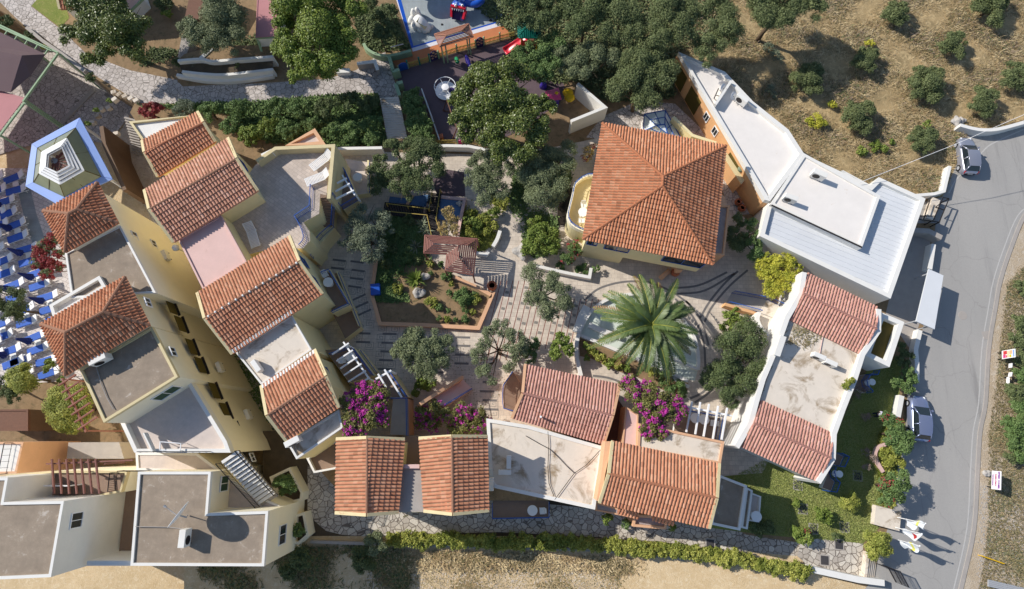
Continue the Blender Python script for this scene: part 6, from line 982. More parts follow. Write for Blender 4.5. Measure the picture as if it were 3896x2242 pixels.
for i, (tl, X, Y, z, lb) in enumerate([('d3', 892, 410, 0, 'in the shaded lawn in front of the curved balcony'), ('d3', 385, 715, 0, 'in the lawn beside the small yellow-flowered bush'), ('d3', 483, 900, 0, 'in the lawn above the red-flowered bush'), ('d3', 770, 885, 0, 'in the sunlit lawn beside the clipped round tree'), ('d3', 720, 1045, .006, 'at the upper edge of the crazy paving'), ('d3', 587, 1190, .006, 'in the middle of the crazy paving'), ('d3', 340, 495, 0, 'at the corner of the long white house'), ('d2', 1705, 1038, -.3, 'with a white frame in the crazy-paved path')]):
    t = thing('drain_grate', 'square dark drain grate '+lb, 'drain grate', Q(tl, X, Y, z)); m = MB(); c = Q(tl, X, Y, z+.02); m.box(c, .66, .72, .02, -.1); m.build('grate', 'manhole_iron', t); m = MB(); m.box(c-Vector((0, 0, .012)), .86, .92, .02, -.1); m.build('frame', 'concrete', t)
m = MB(); m.tube([Q('b3', 900, 355, 3.5), Q('b3', 1340, 180, 4.5), Q('b3', 1790, 0, 5.5), Q('a3', 2600, 985, 7)], .022, 5); tag(m.build('power_line', 'fabric_white'), 'thin pale overhead cable crossing the dry hillside to the road', 'cable')
# ================================================================ FURNITURE
def pool_lounger():
    t = thing('pool_lounger', 'pool lounger with blue mattress and white headrest in the rows of the sun deck', 'sun lounger', (0, 0, 0), 'loungers on the pool deck'); m = MB()
    for s in (-1, 1): m.beam((-.95, s*.32, .3), (.95, s*.32, .3), .05, .05)
    for x in (-.7, .6):
        for s in (-1, 1): m.beam((x, s*.3, 0), (x, s*.3, .3), .05, .05)
    m.build('frame', 'white_paint', t); m = MB(); m.box((-.3, 0, .37), 1.3, .62, .09); m.build('mattress', 'fabric_blue', t, bevel=.03); m = MB(); m.beam((.36, 0, .36), (.95, 0, .62), .62, .08); m.build('headrest', 'fabric_white', t); return t
def pool_table():
    t = thing('pool_table', 'small white square table between two blue loungers on the sun deck', 'table', (0, 0, 0), 'tables on the pool deck'); m = MB(); m.box((0, 0, .5), .62, .55, .05); m.build('top', 'plastic_white', t); 
    for x in (-.24, .24):
        for y in (-.2, .2): m = MB(); m.beam((x, y, 0), (x, y, .48), .05, .05); m.build('leg', 'plastic_white', t)
    return t
def pool_umbrella():
    t = thing('folded_umbrella', 'folded navy umbrella standing among the loungers of the sun deck', 'umbrella', (0, 0, 0), 'folded umbrellas on the pool deck'); m = MB(); m.tube([(0, 0, 0), (0, 0, 2.6)], .03, 6); m.build('pole', 'grey_metal', t); m = MB(); n = 16; pr = [(.06, 2.62), (.12, 2.2), (.2, 1.6), (.3, 1.05), (.26, .95)]
    vs = [(r*(1+.3*(k % 2))*math.cos(2*math.pi*k/n), r*(1+.3*(k % 2))*math.sin(2*math.pi*k/n), z) for r, z in pr for k in range(n)]; m.add(vs, [(i*n+k, i*n+(k+1) % n, (i+1)*n+(k+1) % n, (i+1)*n+k) for i in range(len(pr)-1) for k in range(n)]+[tuple(range(n))]); m.build('canopy', 'fabric_navy', t); m = MB(); m.lathe((0, 0, 0), [(.25, 0), (.25, .08), (.05, .12)], 12); m.build('base', 'dark_metal', t); return t
LO, TA, UM = pool_lounger(), pool_table(), pool_umbrella(); n1 = n2 = 0
tabs = [(26, 790), (67, 878), (110, 971), (150, 1062), (190, 1152), (19, 1016), (62, 1107), (101, 1201), (144, 1304), (10, 1256), (50, 1356), (-15, 700), (-22, 925), (-28, 1165), (186, 1396), (-8, 834), (88, 1396), (222, 1236), (60, 700), (-24, 1330)]
for i, (u_, v_) in enumerate(tabs):
    q0 = P(u_, v_, LG+.5); place(TA, i, (q0.x, q0.y, LG+.012), .3); 
    if i < 13: place(UM, n2, (q0.x-.45, q0.y+.05, LG+.012), rng.uniform(0, 1)); n2 += 1
    for du, dv in ((-3, -24), (6, 23)): q1 = P(u_+du, v_+dv, LG+.4); place(LO, n1, (q1.x, q1.y, LG+.012), .38+rng.uniform(-.09, .09), 1.22); n1 += 1
def plain_lounger(label, c, yaw):
    t = thing('terrace_lounger', label, 'sun lounger', (0, 0, 0)); m = MB()
    for k in range(13): m.beam((-1.0+k*.115, -.33, .32), (-1.0+k*.115, .33, .32), .08, .03)
    for k in range(6): x = .5+k*.09; m.beam((x, -.33, .34+k*.075), (x, .33, .34+k*.075), .08, .03)
    m.build('slats', 'plastic_white', t); m = MB()
    for s in (-1, 1): m.beam((-1.05, s*.34, .3), (.5, s*.34, .3), .06, .08); m.beam((.45, s*.34, .3), (1.0, s*.34, .74), .06, .06)
    m.build('frame', 'plastic_white', t)
    for x in (-.8, .45):
        for s in (-1, 1): m = MB(); m.beam((x, s*.32, 0), (x, s*.32, .27), .06, .06); m.build('leg', 'plastic_white', t)
    t.location = c; t.rotation_euler = (0, 0, yaw); t.scale = (1.12,)*3; return t
plain_lounger('white slatted lounger in the terrace corner, the upper of the pair against the parapet', Q('b1', 555, 165, 5.22), .72); plain_lounger('white slatted lounger on the roof terrace, the lower of the pair against the parapet', Q('b1', 520, 325, 5.22), .42); plain_lounger('white slatted lounger alone in the shade below the yellow gable wall', Q('b0', 2345, 850, 5.22), 1.95)
ac_unit('terrace_air_conditioner', 'white air conditioner on the parapet corner of the roof terrace', Q('b1', 72, 120, 5.25), .5, 1.1); ac_unit('deck_air_conditioner', 'white air conditioner casting a shadow on the white flat roof of the stepped row', Q('c0', 2400, 720, 7.3), -.9, 1.1); ac_unit('deck_air_conditioner', 'white air conditioner at the end parapet of the stepped row', Q('d1', 305, 92, 7.1), .5, 1.25)
m = MB(); m.lathe(Q('b0', 1640, 965, 6.2), [(.05, 0), (.22, .08), (.3, .3), (.22, .52), (.05, .6)], 14); t = thing('globe_lamp', 'white globe lamp on a bracket at the edge of the pink flat roof', 'lamp', Q('b0', 1640, 965, 6.2)); m.build('globe', 'lamp_clear', t, True); m = MB(); m.tube([Q('b0', 1645, 965, 6.2), Q('b0', 1700, 990, 6.6)], .04, 5); m.build('bracket', 'cream_trim', t)
def rtable(label, c, r=.45):
    t = thing('round_table', label, 'table', c); m = MB(); c = Vector(c); m.lathe(c+Vector((0, 0, .7)), [(r, 0), (r, .035), (.05, .04)], 22); m.build('top', 'plastic_white', t); m = MB(); m.tube([c, c+Vector((0, 0, .7))], .04, 6); m.lathe(c, [(.3, 0), (.28, .04), (.05, .08)], 10); m.build('pedestal', 'plastic_white', t)
def chair(label, c, yaw):
    t = thing('plastic_chair', label, 'chair', (0, 0, 0)); m = MB(); m.box((0, 0, .43), .46, .48, .04); m.build('seat', 'plastic_white', t, bevel=.015); m = MB(); m.beam((-.24, 0, .45), (-.32, 0, .88), .46, .04, (0, 1, 0)) if False else m.add([(-.23, -.23, .45), (-.23, .23, .45), (-.32, .21, .88), (-.32, -.21, .88), (-.27, -.23, .45), (-.27, .23, .45), (-.36, .21, .88), (-.36, -.21, .88)], [(0, 1, 2, 3), (7, 6, 5, 4), (0, 4, 5, 1), (1, 5, 6, 2), (2, 6, 7, 3), (3, 7, 4, 0)]); m.build('backrest', 'plastic_white', t)
    for x in (-.2, .2):
        for y in (-.2, .2): m = MB(); m.beam((x, y, 0), (x, y, .41), .04, .04); m.build('leg', 'plastic_white', t)
    for s in (-1, 1): m = MB(); m.beam((-.25, s*.25, .64), (.2, s*.25, .62), .05, .03); m.beam((.2, s*.25, .62), (.2, s*.25, .43), .04, .03); m.build('armrest', 'plastic_white', t)
    t.location = c; t.rotation_euler = (0, 0, yaw)
rtable('round white table on the shaded balcony of the second gable', Q('b1', 625, 1290, 2.9)); rtable('round white table on the shaded patio below the roof terrace', Q('b1', 890, 330, .92)); rtable('round white table under the six-rafter white pergola', Q('c1', 830, 635, 3.02)); chair('white plastic chair under the six-rafter white pergola', Q('c1', 755, 665, 3.02), .3); chair('white plastic chair at the table on the shaded balcony of the second gable', Q('b1', 590, 1215, 2.92), -1.0)
rtable('round white table on the low brown terrace by the crazy-paved path', Q('d2', 60, 720, -.58)); chair('white plastic chair on the low brown terrace by the crazy-paved path', Q('d2', 150, 725, -.58), 3.2); rtable('round white table on the lowest stepped terrace by the dark lawn', Q('d2', 2100, 775, .52)); rtable('round white table under the five-rafter pergola, nearest the bougainvillea', Q('c2', 1545, 1195, .72)); rtable('round white table under the five-rafter pergola, beside the white chair', Q('c2', 1625, 1208, .72)); chair('white plastic chair at the pergola tables beside the blue rail', Q('c2', 1715, 1240, .72), 3.0)
rtable('round white table on the curved balcony of the hip-roof house', Q('b2', 522, 650, 2.92)); chair('white plastic chair above the table on the curved balcony of the hip-roof house', Q('b2', 530, 580, 2.92), -1.5); chair('white plastic chair below the table on the curved balcony, partly under the eaves', Q('b2', 510, 720, 2.92), 1.5); rtable('small white table inside the blue curved balcony at the white house', Q('c3', 982, 865, .52), .3); rtable('small white table inside the blue curved balcony nearest the lawn grates', Q('d3', 682, 388, .62), .3)
def pot(label, c, r, h, lying=False):
    t = thing('terracotta_pot', label, 'pot', c); m = MB(); c = Vector(c); m.lathe(c, [(r*.55, 0), (r*.95, h*.4), (r, h*.65), (r*.75, h*.92), (r*.85, h), (r*.6, h), (r*.55, h*.6)], 18); m.build('jar', 'terracotta_pot', t, True); m = MB(); m.lathe(c, [(.02, h*.62), (r*.55, h*.62)], 14); m.build('inside', 'dark_soil', t); return t
pot('large terracotta jar with dark mouth on the paving beside the red-brown gazebo', Q('b1', 2118, 1320, 0), .48, 1.0); pot('terracotta jar with dark mouth in front of the hip-roof house porch', Q('b2', 1370, 1195, 0), .42, .95); pot('terracotta pot with dark soil beside the side steps of the flat complex', Q('b2', 1950, 545, 0), .35, .6); pot('terracotta pot next to the shaded corner of the orange wall', Q('b2', 1985, 600, 0), .38, .6)
m = MB(); m.lathe(Q('b2', 1976, 240, 2.3), [(.15, 0), (.3, .2), (.32, .35), (.2, .45)], 12); tag(m.build('glazed_pot', 'leaf_sage', None, True), 'green-grey glazed pot on the cream-rimmed planter wall', 'pot'); m = MB(); m.tube([Q('b2', 1240, 1240, .3), Q('b2', 1330, 1160, .6)], .22, 10); tag(m.build('curved_end_wall', 'peach_plaster', None, True), 'peach rounded end wall slanting out of the hip-roof house porch', 'wall')
m = MB(); m.box(Q('b1', 1045, 1345, .4), .9, 1.1, .8, .1); o = m.build('storage_box', 'slide_blue', bevel=.04); tag(o, 'blue storage box at the edge of the shaded garden bed', 'box')
def rock(label, c, r):
    me = bpy.data.meshes.new('rock'); bm = bmesh.new(); bmesh.ops.create_icosphere(bm, subdivisions=3, radius=r)
    for v in bm.verts: k = 1+.18*math.sin(v.co.x*9/r*.5+c.x)+.15*math.sin(v.co.y*7/r*.6+1.3)+.1*math.sin(v.co.z*11/r*.5); v.co *= k; v.co.z *= .65
    bm.to_mesh(me); bm.free(); me.materials.append(MATS['rock']); o = bpy.data.objects.new('boulder', me); COL.objects.link(o); o.location = c; return tag(o, label, 'boulder')
rock('large pale boulder at the crossing of the paved paths', Q('b1', 2395, 990, .3), .85); rock('pale boulder below the potted fan palm in the garden bed', Q('b1', 1440, 1370, .35), .55); rock('grey boulder at the corner of the small blue pool', Q('b1', 1815, 545, .5), .3); rock('pale rock at the end of the curved roadside wall', Q('a3', 1805, 1125, .3), .6); rock('small pale rock beside the larger rock at the curved roadside wall', Q('a3', 1850, 1115, .3), .4); rock('grey boulder beside the fan palm in the garden bed', Q('b1', 1500, 1220, .4), .4); rock('white rock lying on the verge above the parking sign', Q('d3', 2080, 385, .1), .32)
# ================================================================ PERSON on the lawn
def skin(name, verts, edges, mat, parent, sub=2):
    me = bpy.data.meshes.new(name); bm = bmesh.new(); L = bm.verts.layers.skin.verify(); off = BASE[parent.name]
    vv = []
    for i, (co, r) in enumerate(verts): v = bm.verts.new(Vector(co)-off); v[L].radius = (r, r) if not isinstance(r, tuple) else r; v[L].use_root = (i == 0); vv.append(v)
    for a, b in edges: bm.edges.new((vv[a], vv[b]))
    bm.to_mesh(me); bm.free(); me.materials.append(MATS[mat]); o = bpy.data.objects.new(name, me); COL.objects.link(o); o.parent = parent; BASE[o.name] = off.copy(); o.modifiers.new('skin', 'SKIN').use_smooth_shade = True; s = o.modifiers.new('sub', 'SUBSURF'); s.levels = s.render_levels = sub; return o
paint('skin_tone', (206, 158, 134), .05, rough=.6); paint('hair_fair', (150, 104, 72), .12); paint('trousers_navy', (34, 40, 62), .08); paint('top_print', (206, 200, 222), .1, 9, stain=(130, 80, 150), stain_amt=.42, stain_scale=7); paint('shoe_grey', (150, 140, 140), .06)
B = P(3320, 1579, .01); f = Vector((0, 0, .012))+Vector((B.x, B.y, 0)); t = thing('person', 'person in navy trousers and a white-purple patterned top standing on the shaded lawn', 'person', f); D = lambda x, y, z: f+Vector((x, y, z))
V = [((D(0, 0, .95)), (.15, .11)), (D(0, 0, 1.15), (.13, .1)), (D(.01, 0, 1.38), (.17, .11)), (D(.02, 0, 1.49), .06), (D(.03, 0, 1.56), .07), (D(.045, 0, 1.66), (.082, .1)), (D(.04, 0, 1.74), .06),
     (D(0, .1, .88), .09), (D(.02, .12, .5), .062), (D(-.02, .13, .09), .04), (D(.12, .14, .04), .035), (D(0, -.1, .88), .09), (D(.05, -.12, .5), .062), (D(.02, -.13, .09), .04), (D(.16, -.14, .04), .035),
     (D(.01, .19, 1.42), .055), (D(-.01, .26, 1.15), .042), (D(.06, .27, .9), .03), (D(.01, -.19, 1.42), .055), (D(-.01, -.26, 1.15), .042), (D(.08, -.27, .92), .03), (D(.08, .27, .82), (.035, .02)), (D(.1, -.27, .84), (.035, .02))]
E = [(0, 1), (1, 2), (2, 3), (3, 4), (4, 5), (5, 6), (0, 7), (7, 8), (8, 9), (9, 10), (0, 11), (11, 12), (12, 13), (13, 14), (2, 15), (15, 16), (16, 17), (2, 18), (18, 19), (19, 20), (17, 21), (20, 22)]
body = skin('body', V, E, 'skin_tone', t)
for s, base in ((1, D(.08, .27, .82)), (-1, D(.1, -.27, .84))):
    for k, ln in enumerate((.07, .08, .075, .06)): b_ = base+Vector((.03-.02*k, 0, -.02)); skin('finger', [(b_, .009), (b_+Vector((.005, -.004*s, -ln*.55)), .008), (b_+Vector((.012, -.012*s, -ln)), .006)], [(0, 1), (1, 2)], 'skin_tone', body, 1)
    b_ = base+Vector((.035, -.005*s, .01)); skin('thumb', [(b_, .011), (b_+Vector((.03, -.012*s, -.03)), .009), (b_+Vector((.035, -.02*s, -.055)), .007)], [(0, 1), (1, 2)], 'skin_tone', body, 1)
for s in (-1, 1): m = MB(); m.lathe(D(.125, s*.032, 1.66), [(.011, -.008), (.012, 0), (.004, .008)], 8); m.build('eye', 'dark_metal', body); m = MB(); m.tube([D(.04, s*.085, 1.63), D(.04, s*.095, 1.67)], .018, 6); m.build('ear', 'skin_tone', body, True)
m = MB(); m.tube([D(.125, 0, 1.66), D(.15, 0, 1.62)], [.01, .018], 6); m.build('nose', 'skin_tone', body, True); m = MB(); m.beam(D(.122, -.025, 1.585), D(.122, .025, 1.585), .012, .012); m.build('mouth', 'toy_pink', body)
skin('trousers', [(D(0, 0, .97), (.17, .13)), (D(0, .1, .86), .115), (D(.02, .12, .5), .085), (D(-.02, .13, .1), .07), (D(0, -.1, .86), .115), (D(.05, -.12, .5), .085), (D(.02, -.13, .1), .07)], [(0, 1), (1, 2), (2, 3), (0, 4), (4, 5), (5, 6)], 'trousers_navy', t)
skin('top', [(D(0, 0, .92), (.17, .135)), (D(0, 0, 1.15), (.16, .125)), (D(.01, 0, 1.38), (.19, .13)), (D(.02, 0, 1.47), .09), (D(.01, .2, 1.42), .075), (D(-.01, .25, 1.2), .065), (D(.01, -.2, 1.42), .075), (D(-.01, -.25, 1.2), .065)], [(0, 1), (1, 2), (2, 3), (2, 4), (4, 5), (2, 6), (6, 7)], 'top_print', t)
skin('hair', [(D(.01, 0, 1.72), (.09, .1)), (D(-.04, 0, 1.66), .085), (D(-.055, 0, 1.57), .06)], [(0, 1), (1, 2)], 'hair_fair', t)
for s, x in ((1, .03), (-1, .07)): m = MB(); m.tube([D(x-.08, s*.135, .045), D(x+.04, s*.14, .05), D(x+.16, s*.145, .035)], [.045, .05, .035], 8); m.build('shoe', 'shoe_grey', t, True)
# ================================================================ TREES, SHRUBS AND GROUND COVER
def tr(name, label, cat, sp, tl, pts, z, z0=0, **k): return plant(name, label, cat, sp, lob(tl, pts, z), z0, **k)
GROW = 1.14
tr('magnolia_tree', 'large dark glossy tree over the stone path in the upper left', 'tree', 'magnolia', 'a0', [(760, 170, 230), (1000, 130, 230), (900, 400, 210), (1140, 330, 230), (1000, 520, 120), (1270, 230, 170), (1250, 470, 150), (660, 330, 100), (820, 560, 80), (1100, -20, 150)], 5, dens=1.0)
tr('olive_tree', 'big grey-green feathery olive above the curved white planters', 'tree', 'olive', 'a0', [(1980, 270, 240), (1850, 330, 170), (2120, 180, 180), (2130, 380, 150), (1750, 260, 110), (2050, 80, 170), (1980, 420, 120)], 4, dens=1.2)
tr('ficus_tree', 'huge yellow-green dense tree at the top beside the splash deck', 'tree', 'ficus', 'a1', [(350, 150, 280), (600, 120, 280), (300, 400, 240), (560, 380, 280), (780, 300, 180), (420, 610, 200), (640, 590, 170), (330, 700, 100), (760, 500, 120), (850, 120, 130), (500, -100, 250), (200, 250, 120)], 6, dens=1.25)
tr('roadside_tree', 'dark conifer-like tree hanging over the orange rubber beside the splash deck', 'tree', 'olive_dark', 'a2', [(-80, 30, 150), (60, 90, 140), (200, 140, 120), (-20, 190, 110), (80, 230, 90), (250, 30, 130)], 5, dens=1.2)
tr('feathery_tree', 'light green feathery tree over the red slide', 'tree', 'hedge', 'a2', [(100, 490, 160), (20, 620, 130), (280, 410, 130), (240, 620, 140), (130, 700, 110), (-60, 520, 100)], 3.6, dens=1.1)
for i, (lb, pts, sp, z) in enumerate([
 ('dark wooded tree at the top edge right of the splash deck', [(560, 120, 200), (700, 60, 180), (480, 290, 140), (400, 100, 130)], 'olive_dark', 5),
 ('grey-green tree at the top edge behind the wooded bank, left of its taller neighbour', [(850, 150, 220), (960, 260, 160), (780, 300, 130), (900, 30, 150)], 'scrub', 5),
 ('tall grey-green tree at the top edge in the middle of the wooded bank', [(1280, 170, 220), (1420, 280, 170), (1250, 330, 140), (1480, 110, 130), (1330, 40, 150)], 'scrub', 5.4),
 ('grey-green tree with a long shadow at the hillside end of the wooded bank', [(1750, 190, 210), (1840, 330, 160), (1700, 430, 150), (1780, 70, 150), (1680, 540, 90)], 'scrub', 5),
 ('dusty green tree in the middle of the bank behind the white corner wall', [(620, 540, 170), (800, 490, 150), (480, 620, 130), (380, 640, 110), (330, 520, 110)], 'olive', 3.6),
 ('dusty green tree beside the tip of the flat white wing', [(1100, 560, 210), (1240, 640, 180), (960, 560, 130), (1170, 450, 130)], 'scrub', 4),
 ('broad grey-green tree between the white corner wall and the orange facade', [(1000, 800, 220), (1190, 820, 200), (850, 880, 110), (1080, 920, 130), (1290, 760, 100), (900, 740, 110)], 'scrub', 4),
 ('dark tree on the hillside top edge with a huge shadow', [(2250, 90, 210), (2150, 20, 170), (2380, 30, 170), (2480, 130, 150), (2300, -120, 180), (2330, 160, 170), (2180, 160, 130), (2560, 20, 150), (2440, -80, 160), (2650, 90, 120)], 'scrub', 5.5)]): tr('bank_tree', lb, 'tree', sp, 'a2', pts, z, group='trees of the wooded bank', dens=1.1)
tr('carob_tree', 'very large dark round tree in the middle of the playground', 'tree', 'magnolia', 'a1', [(1900, 850, 150), (2090, 760, 190), (2300, 720, 180), (1960, 1050, 190), (2200, 1000, 240), (2050, 1200, 190), (2300, 1200, 220), (2200, 1380, 150), (2420, 960, 170), (2500, 1080, 130), (2520, 1250, 130), (2560, 950, 110), (2420, 1400, 110), (2650, 1010, 90), (1820, 960, 110), (1800, 1100, 90), (1880, 1220, 110), (2050, 690, 120), (2200, 640, 100), (2600, 1150, 90), (2330, 1450, 80)], 5.2, dens=1.2)
# hillside shrubs
for lb, X, Y, r, sp in [('grey-green hillside shrub at the top edge with twin crowns', 1250, 130, 130, 'scrub'), ('grey-green shrub in the middle of the dry hillside top row', 960, 555, 125, 'scrub'), ('dark green round shrub right of the bare earth patch', 1765, 425, 135, 'scrub'), ('broad grey-green shrub nearest the flat white wing on the hillside', 430, 740, 165, 'scrub'), ('largest shrub in the centre of the dry hillside', 1500, 790, 185, 'scrub'), ('dark shrub just above the curved roadside wall', 2045, 940, 145, 'scrub'), ('dark shrub at the top right corner of the hillside', 2100, 80, 185, 'scrub'), ('dark shrub at the right edge of the hillside', 2360, 720, 150, 'scrub'), ('grey-green shrub lowest on the hillside behind the white roof parapet', 900, 1090, 165, 'scrub'), ('dark shrub beside the parked hatchback', 1480, 1310, 145, 'scrub')]:
    r *= 1.15; pts = [(X, Y, r*.72), (X-r*.45, Y+r*.1, r*.5), (X+r*.4, Y-r*.35, r*.5), (X+r*.25, Y+r*.4, r*.5), (X-r*.2, Y-r*.5, r*.4)]; tr('hillside_shrub', lb, 'shrub', sp, 'a3', pts, 1.1, group='shrubs on the dry hillside', dens=1.2)
for lb, X, Y, r in [('bright yellow-flowering bush beside the flat white building', 505, 1125, 115), ('small yellow-flowering bush beneath the broad hillside shrub', 655, 965, 60), ('tiny yellow bush above the middle hillside shrub', 1000, 400, 60)]: tr('broom_bush', lb, 'bush', 'yellow', 'a3', [(X, Y, r*.7), (X+r*.45, Y+r*.2, r*.5), (X-r*.5, Y, r*.4)], .5, trunk=False, dens=.8)
tr('low_weeds', 'green weeds creeping over dry straw near the white roof corner', 'weeds', 'bright', 'a3', [(930, 1400, 60), (1050, 1350, 60), (1130, 1380, 50), (1200, 1310, 35)], .25, trunk=False, dens=.6); tr('fig_sapling', 'small broad-leaved sapling on the bare slope', 'shrub', 'bright', 'a3', [(1530, 1150, 45)], .6, dens=.6)
for lb, X, Y in [('pale green weeds at the edge of the bank trees', 60, 430), ('pale green weeds by the dark bank', 130, 510), ('pale green weeds above the flat white wing', 70, 830)]: tr('low_weeds', lb, 'weeds', 'sage', 'a3', [(X, Y, 60), (X+40, Y+50, 40)], .3, trunk=False, dens=.6)
# hedge bank behind the stepped row
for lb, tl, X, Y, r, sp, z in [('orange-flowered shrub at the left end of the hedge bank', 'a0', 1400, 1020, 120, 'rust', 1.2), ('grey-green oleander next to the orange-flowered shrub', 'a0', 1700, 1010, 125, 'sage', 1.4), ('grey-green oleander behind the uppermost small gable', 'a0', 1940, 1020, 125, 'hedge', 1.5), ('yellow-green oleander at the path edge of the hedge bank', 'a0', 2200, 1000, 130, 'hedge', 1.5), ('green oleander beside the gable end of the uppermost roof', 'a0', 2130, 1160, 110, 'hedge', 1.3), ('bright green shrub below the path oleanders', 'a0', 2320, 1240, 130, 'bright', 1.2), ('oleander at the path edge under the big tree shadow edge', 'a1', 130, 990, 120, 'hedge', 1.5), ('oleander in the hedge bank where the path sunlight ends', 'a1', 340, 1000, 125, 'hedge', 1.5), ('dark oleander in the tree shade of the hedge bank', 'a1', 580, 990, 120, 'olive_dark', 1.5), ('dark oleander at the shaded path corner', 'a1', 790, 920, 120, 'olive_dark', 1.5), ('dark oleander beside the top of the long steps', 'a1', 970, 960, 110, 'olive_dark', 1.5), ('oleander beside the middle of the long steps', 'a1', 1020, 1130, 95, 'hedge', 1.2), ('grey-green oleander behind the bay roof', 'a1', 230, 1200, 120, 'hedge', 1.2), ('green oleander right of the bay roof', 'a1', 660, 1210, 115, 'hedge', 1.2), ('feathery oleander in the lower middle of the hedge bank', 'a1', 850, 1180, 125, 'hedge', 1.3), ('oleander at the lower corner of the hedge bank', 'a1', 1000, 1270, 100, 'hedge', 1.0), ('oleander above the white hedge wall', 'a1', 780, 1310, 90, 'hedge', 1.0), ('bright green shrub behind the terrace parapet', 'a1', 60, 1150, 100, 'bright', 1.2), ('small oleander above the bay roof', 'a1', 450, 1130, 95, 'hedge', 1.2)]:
    tr('oleander', lb, 'shrub', sp, tl, [(X, Y, r*.75), (X-r*.55, Y+r*.1, r*.5), (X+r*.5, Y-r*.1, r*.55), (X, Y+r*.5, r*.45)], z, group='shrubs of the hedge bank', dens=1.2)
tr('clipped_hedge', 'green block hedge between the long steps and the playground', 'hedge', 'hedge', 'a1', [(1370, 900, 80), (1430, 960, 85), (1390, 1040, 95), (1450, 1110, 95), (1410, 1190, 85), (1490, 1220, 85), (1430, 1270, 85), (1340, 960, 70), (1400, 850, 60), (1350, 1050, 70), (1370, 1150, 70), (1520, 1150, 60), (1530, 1270, 60)], 1.3, trunk=False, dens=1.3, part='foliage')
for X, Y, r in [(1050, 150, 90), (1170, 110, 80), (1000, 50, 80), (1140, 230, 80), (1200, 310, 80), (1060, 290, 80), (1100, 370, 70)]:
    t = tr('spiky_shrub', 'dark narrow-leaved shrub in the bed left of the splash deck', 'shrub', 'olive_dark', 'a1', [(X, Y, r), (X+20, Y-30, r*.6)], 2, dens=.9, group='dark shrubs beside the splash deck')
for lb, tl, X, Y, r, sp in [('grey-leaved ball shrub in the upper white planter', 'a0', 1810, 600, 65, 'sage'), ('grey-leaved shrub in the middle of the white planter', 'a0', 1985, 610, 60, 'sage'), ('dark climbing shrub in the white planter', 'a0', 2190, 610, 75, 'olive_dark'), ('dark low shrub at the left end of the white planters', 'a0', 1640, 580, 60, 'olive_dark'), ('dark bush at the corner of the stone path', 'a0', 60, 200, 90, 'olive_dark'), ('bush at the base of the green canopy frame', 'a0', 280, 320, 60, 'olive_dark'), ('yellowish bush between path and green canopy frame', 'a0', 420, 440, 45, 'yellow'), ('dark bush in the shade below the stone path', 'a0', 840, 720, 60, 'olive_dark'), ('small red-flowered bush on the passage wall', 'a0', 1010, 930, 32, 'bright'), ('second small bush on the passage wall', 'a0', 890, 1020, 32, 'bright'), ('small bush on the passage wall nearest the pavilion', 'a0', 810, 1140, 32, 'bright'), ('violet-flowered bush at the top edge', 'a0', 1520, 40, 100, 'olive_dark'), ('spiky lime plant below the violet flowers', 'a0', 1540, 130, 55, 'bright')]: tr('garden_shrub', lb, 'shrub', sp, tl, [(X, Y, r*.8), (X+r*.5, Y+r*.2, r*.5), (X-r*.5, Y-r*.1, r*.5)], .7 if 'canopy' not in lb and 'passage' not in lb else .2, trunk=False)
# courtyard olives
for lb, tl, pts, sp, z in [
 ('olive with visible dark branch at the top of the courtyard', 'b1', [(1180, 50, 110), (1400, 30, 130), (1500, 120, 160), (1560, 230, 110), (1300, 340, 140), (1420, 370, 140), (1250, 290, 100), (1600, 190, 80), (1330, 180, 70), (1340, 440, 70)], 'olive_dark', 3.0),
 ('small dark olive beside the patio table', 'b1', [(1060, 270, 100), (1050, 380, 85), (1080, 150, 70), (1130, 340, 60)], 'olive_dark', 2.4),
 ('feathery olive right of the pink paving', 'b1', [(2080, 160, 120), (1950, 300, 100), (2120, 260, 110), (2050, 430, 130), (2180, 430, 90), (2250, 240, 80), (1980, 180, 80), (2150, 90, 70)], 'olive', 3.0),
 ('grey olive between the stair tower and the dark garden', 'b1', [(900, 650, 105), (1080, 730, 115), (860, 790, 100), (940, 860, 130), (1000, 980, 110), (820, 920, 90), (1130, 770, 80), (960, 1060, 55), (740, 900, 50)], 'sage', 2.8),
 ('dense olive left of the hip-roof house', 'b2', [(60, 60, 150), (100, 250, 160), (250, 330, 140), (150, 500, 160), (320, 200, 130), (380, 80, 100), (220, 110, 130), (300, 440, 90), (120, 380, 120)], 'olive', 3.2),
 ('airy olive on the red-lined plaza', 'b2', [(60, 1200, 110), (200, 1250, 120), (330, 1330, 100), (120, 1370, 110), (190, 1520, 100), (330, 1460, 90), (60, 1420, 90), (250, 1580, 70)], 'olive', 2.8),
 ('round olive in the middle of the lower plaza', 'c1', [(1420, 430, 110), (1550, 480, 110), (1650, 540, 110), (1350, 560, 120), (1500, 640, 140), (1630, 680, 100), (1400, 690, 110), (1560, 780, 80), (1240, 590, 60), (1700, 490, 60)], 'olive', 3.0),
 ('ring-shaped olive with an open centre on the lower plaza', 'c1', [(2200, 360, 100), (2320, 430, 100), (2040, 490, 95), (2000, 620, 105), (2060, 780, 105), (2120, 840, 60), (2330, 560, 110), (2280, 690, 80), (2080, 400, 70), (2400, 500, 70)], 'olive', 3.0),
 ('large dark olive beside the long white house', 'c2', [(1950, 500, 170), (2050, 430, 150), (1850, 650, 150), (2050, 650, 160), (1800, 800, 130), (2000, 850, 150), (1900, 950, 120), (2120, 760, 100), (1720, 880, 70), (1650, 830, 60), (1900, 1040, 70)], 'olive_dark', 3.0)]: tr('olive_tree', lb, 'tree', sp, tl, [(x_, y_, r_*(1.15 if 'ring' not in lb else 1.02)) for x_, y_, r_ in pts], z, group='courtyard olive trees', dens=1.0 if 'airy' not in lb and 'ring' not in lb else .8)
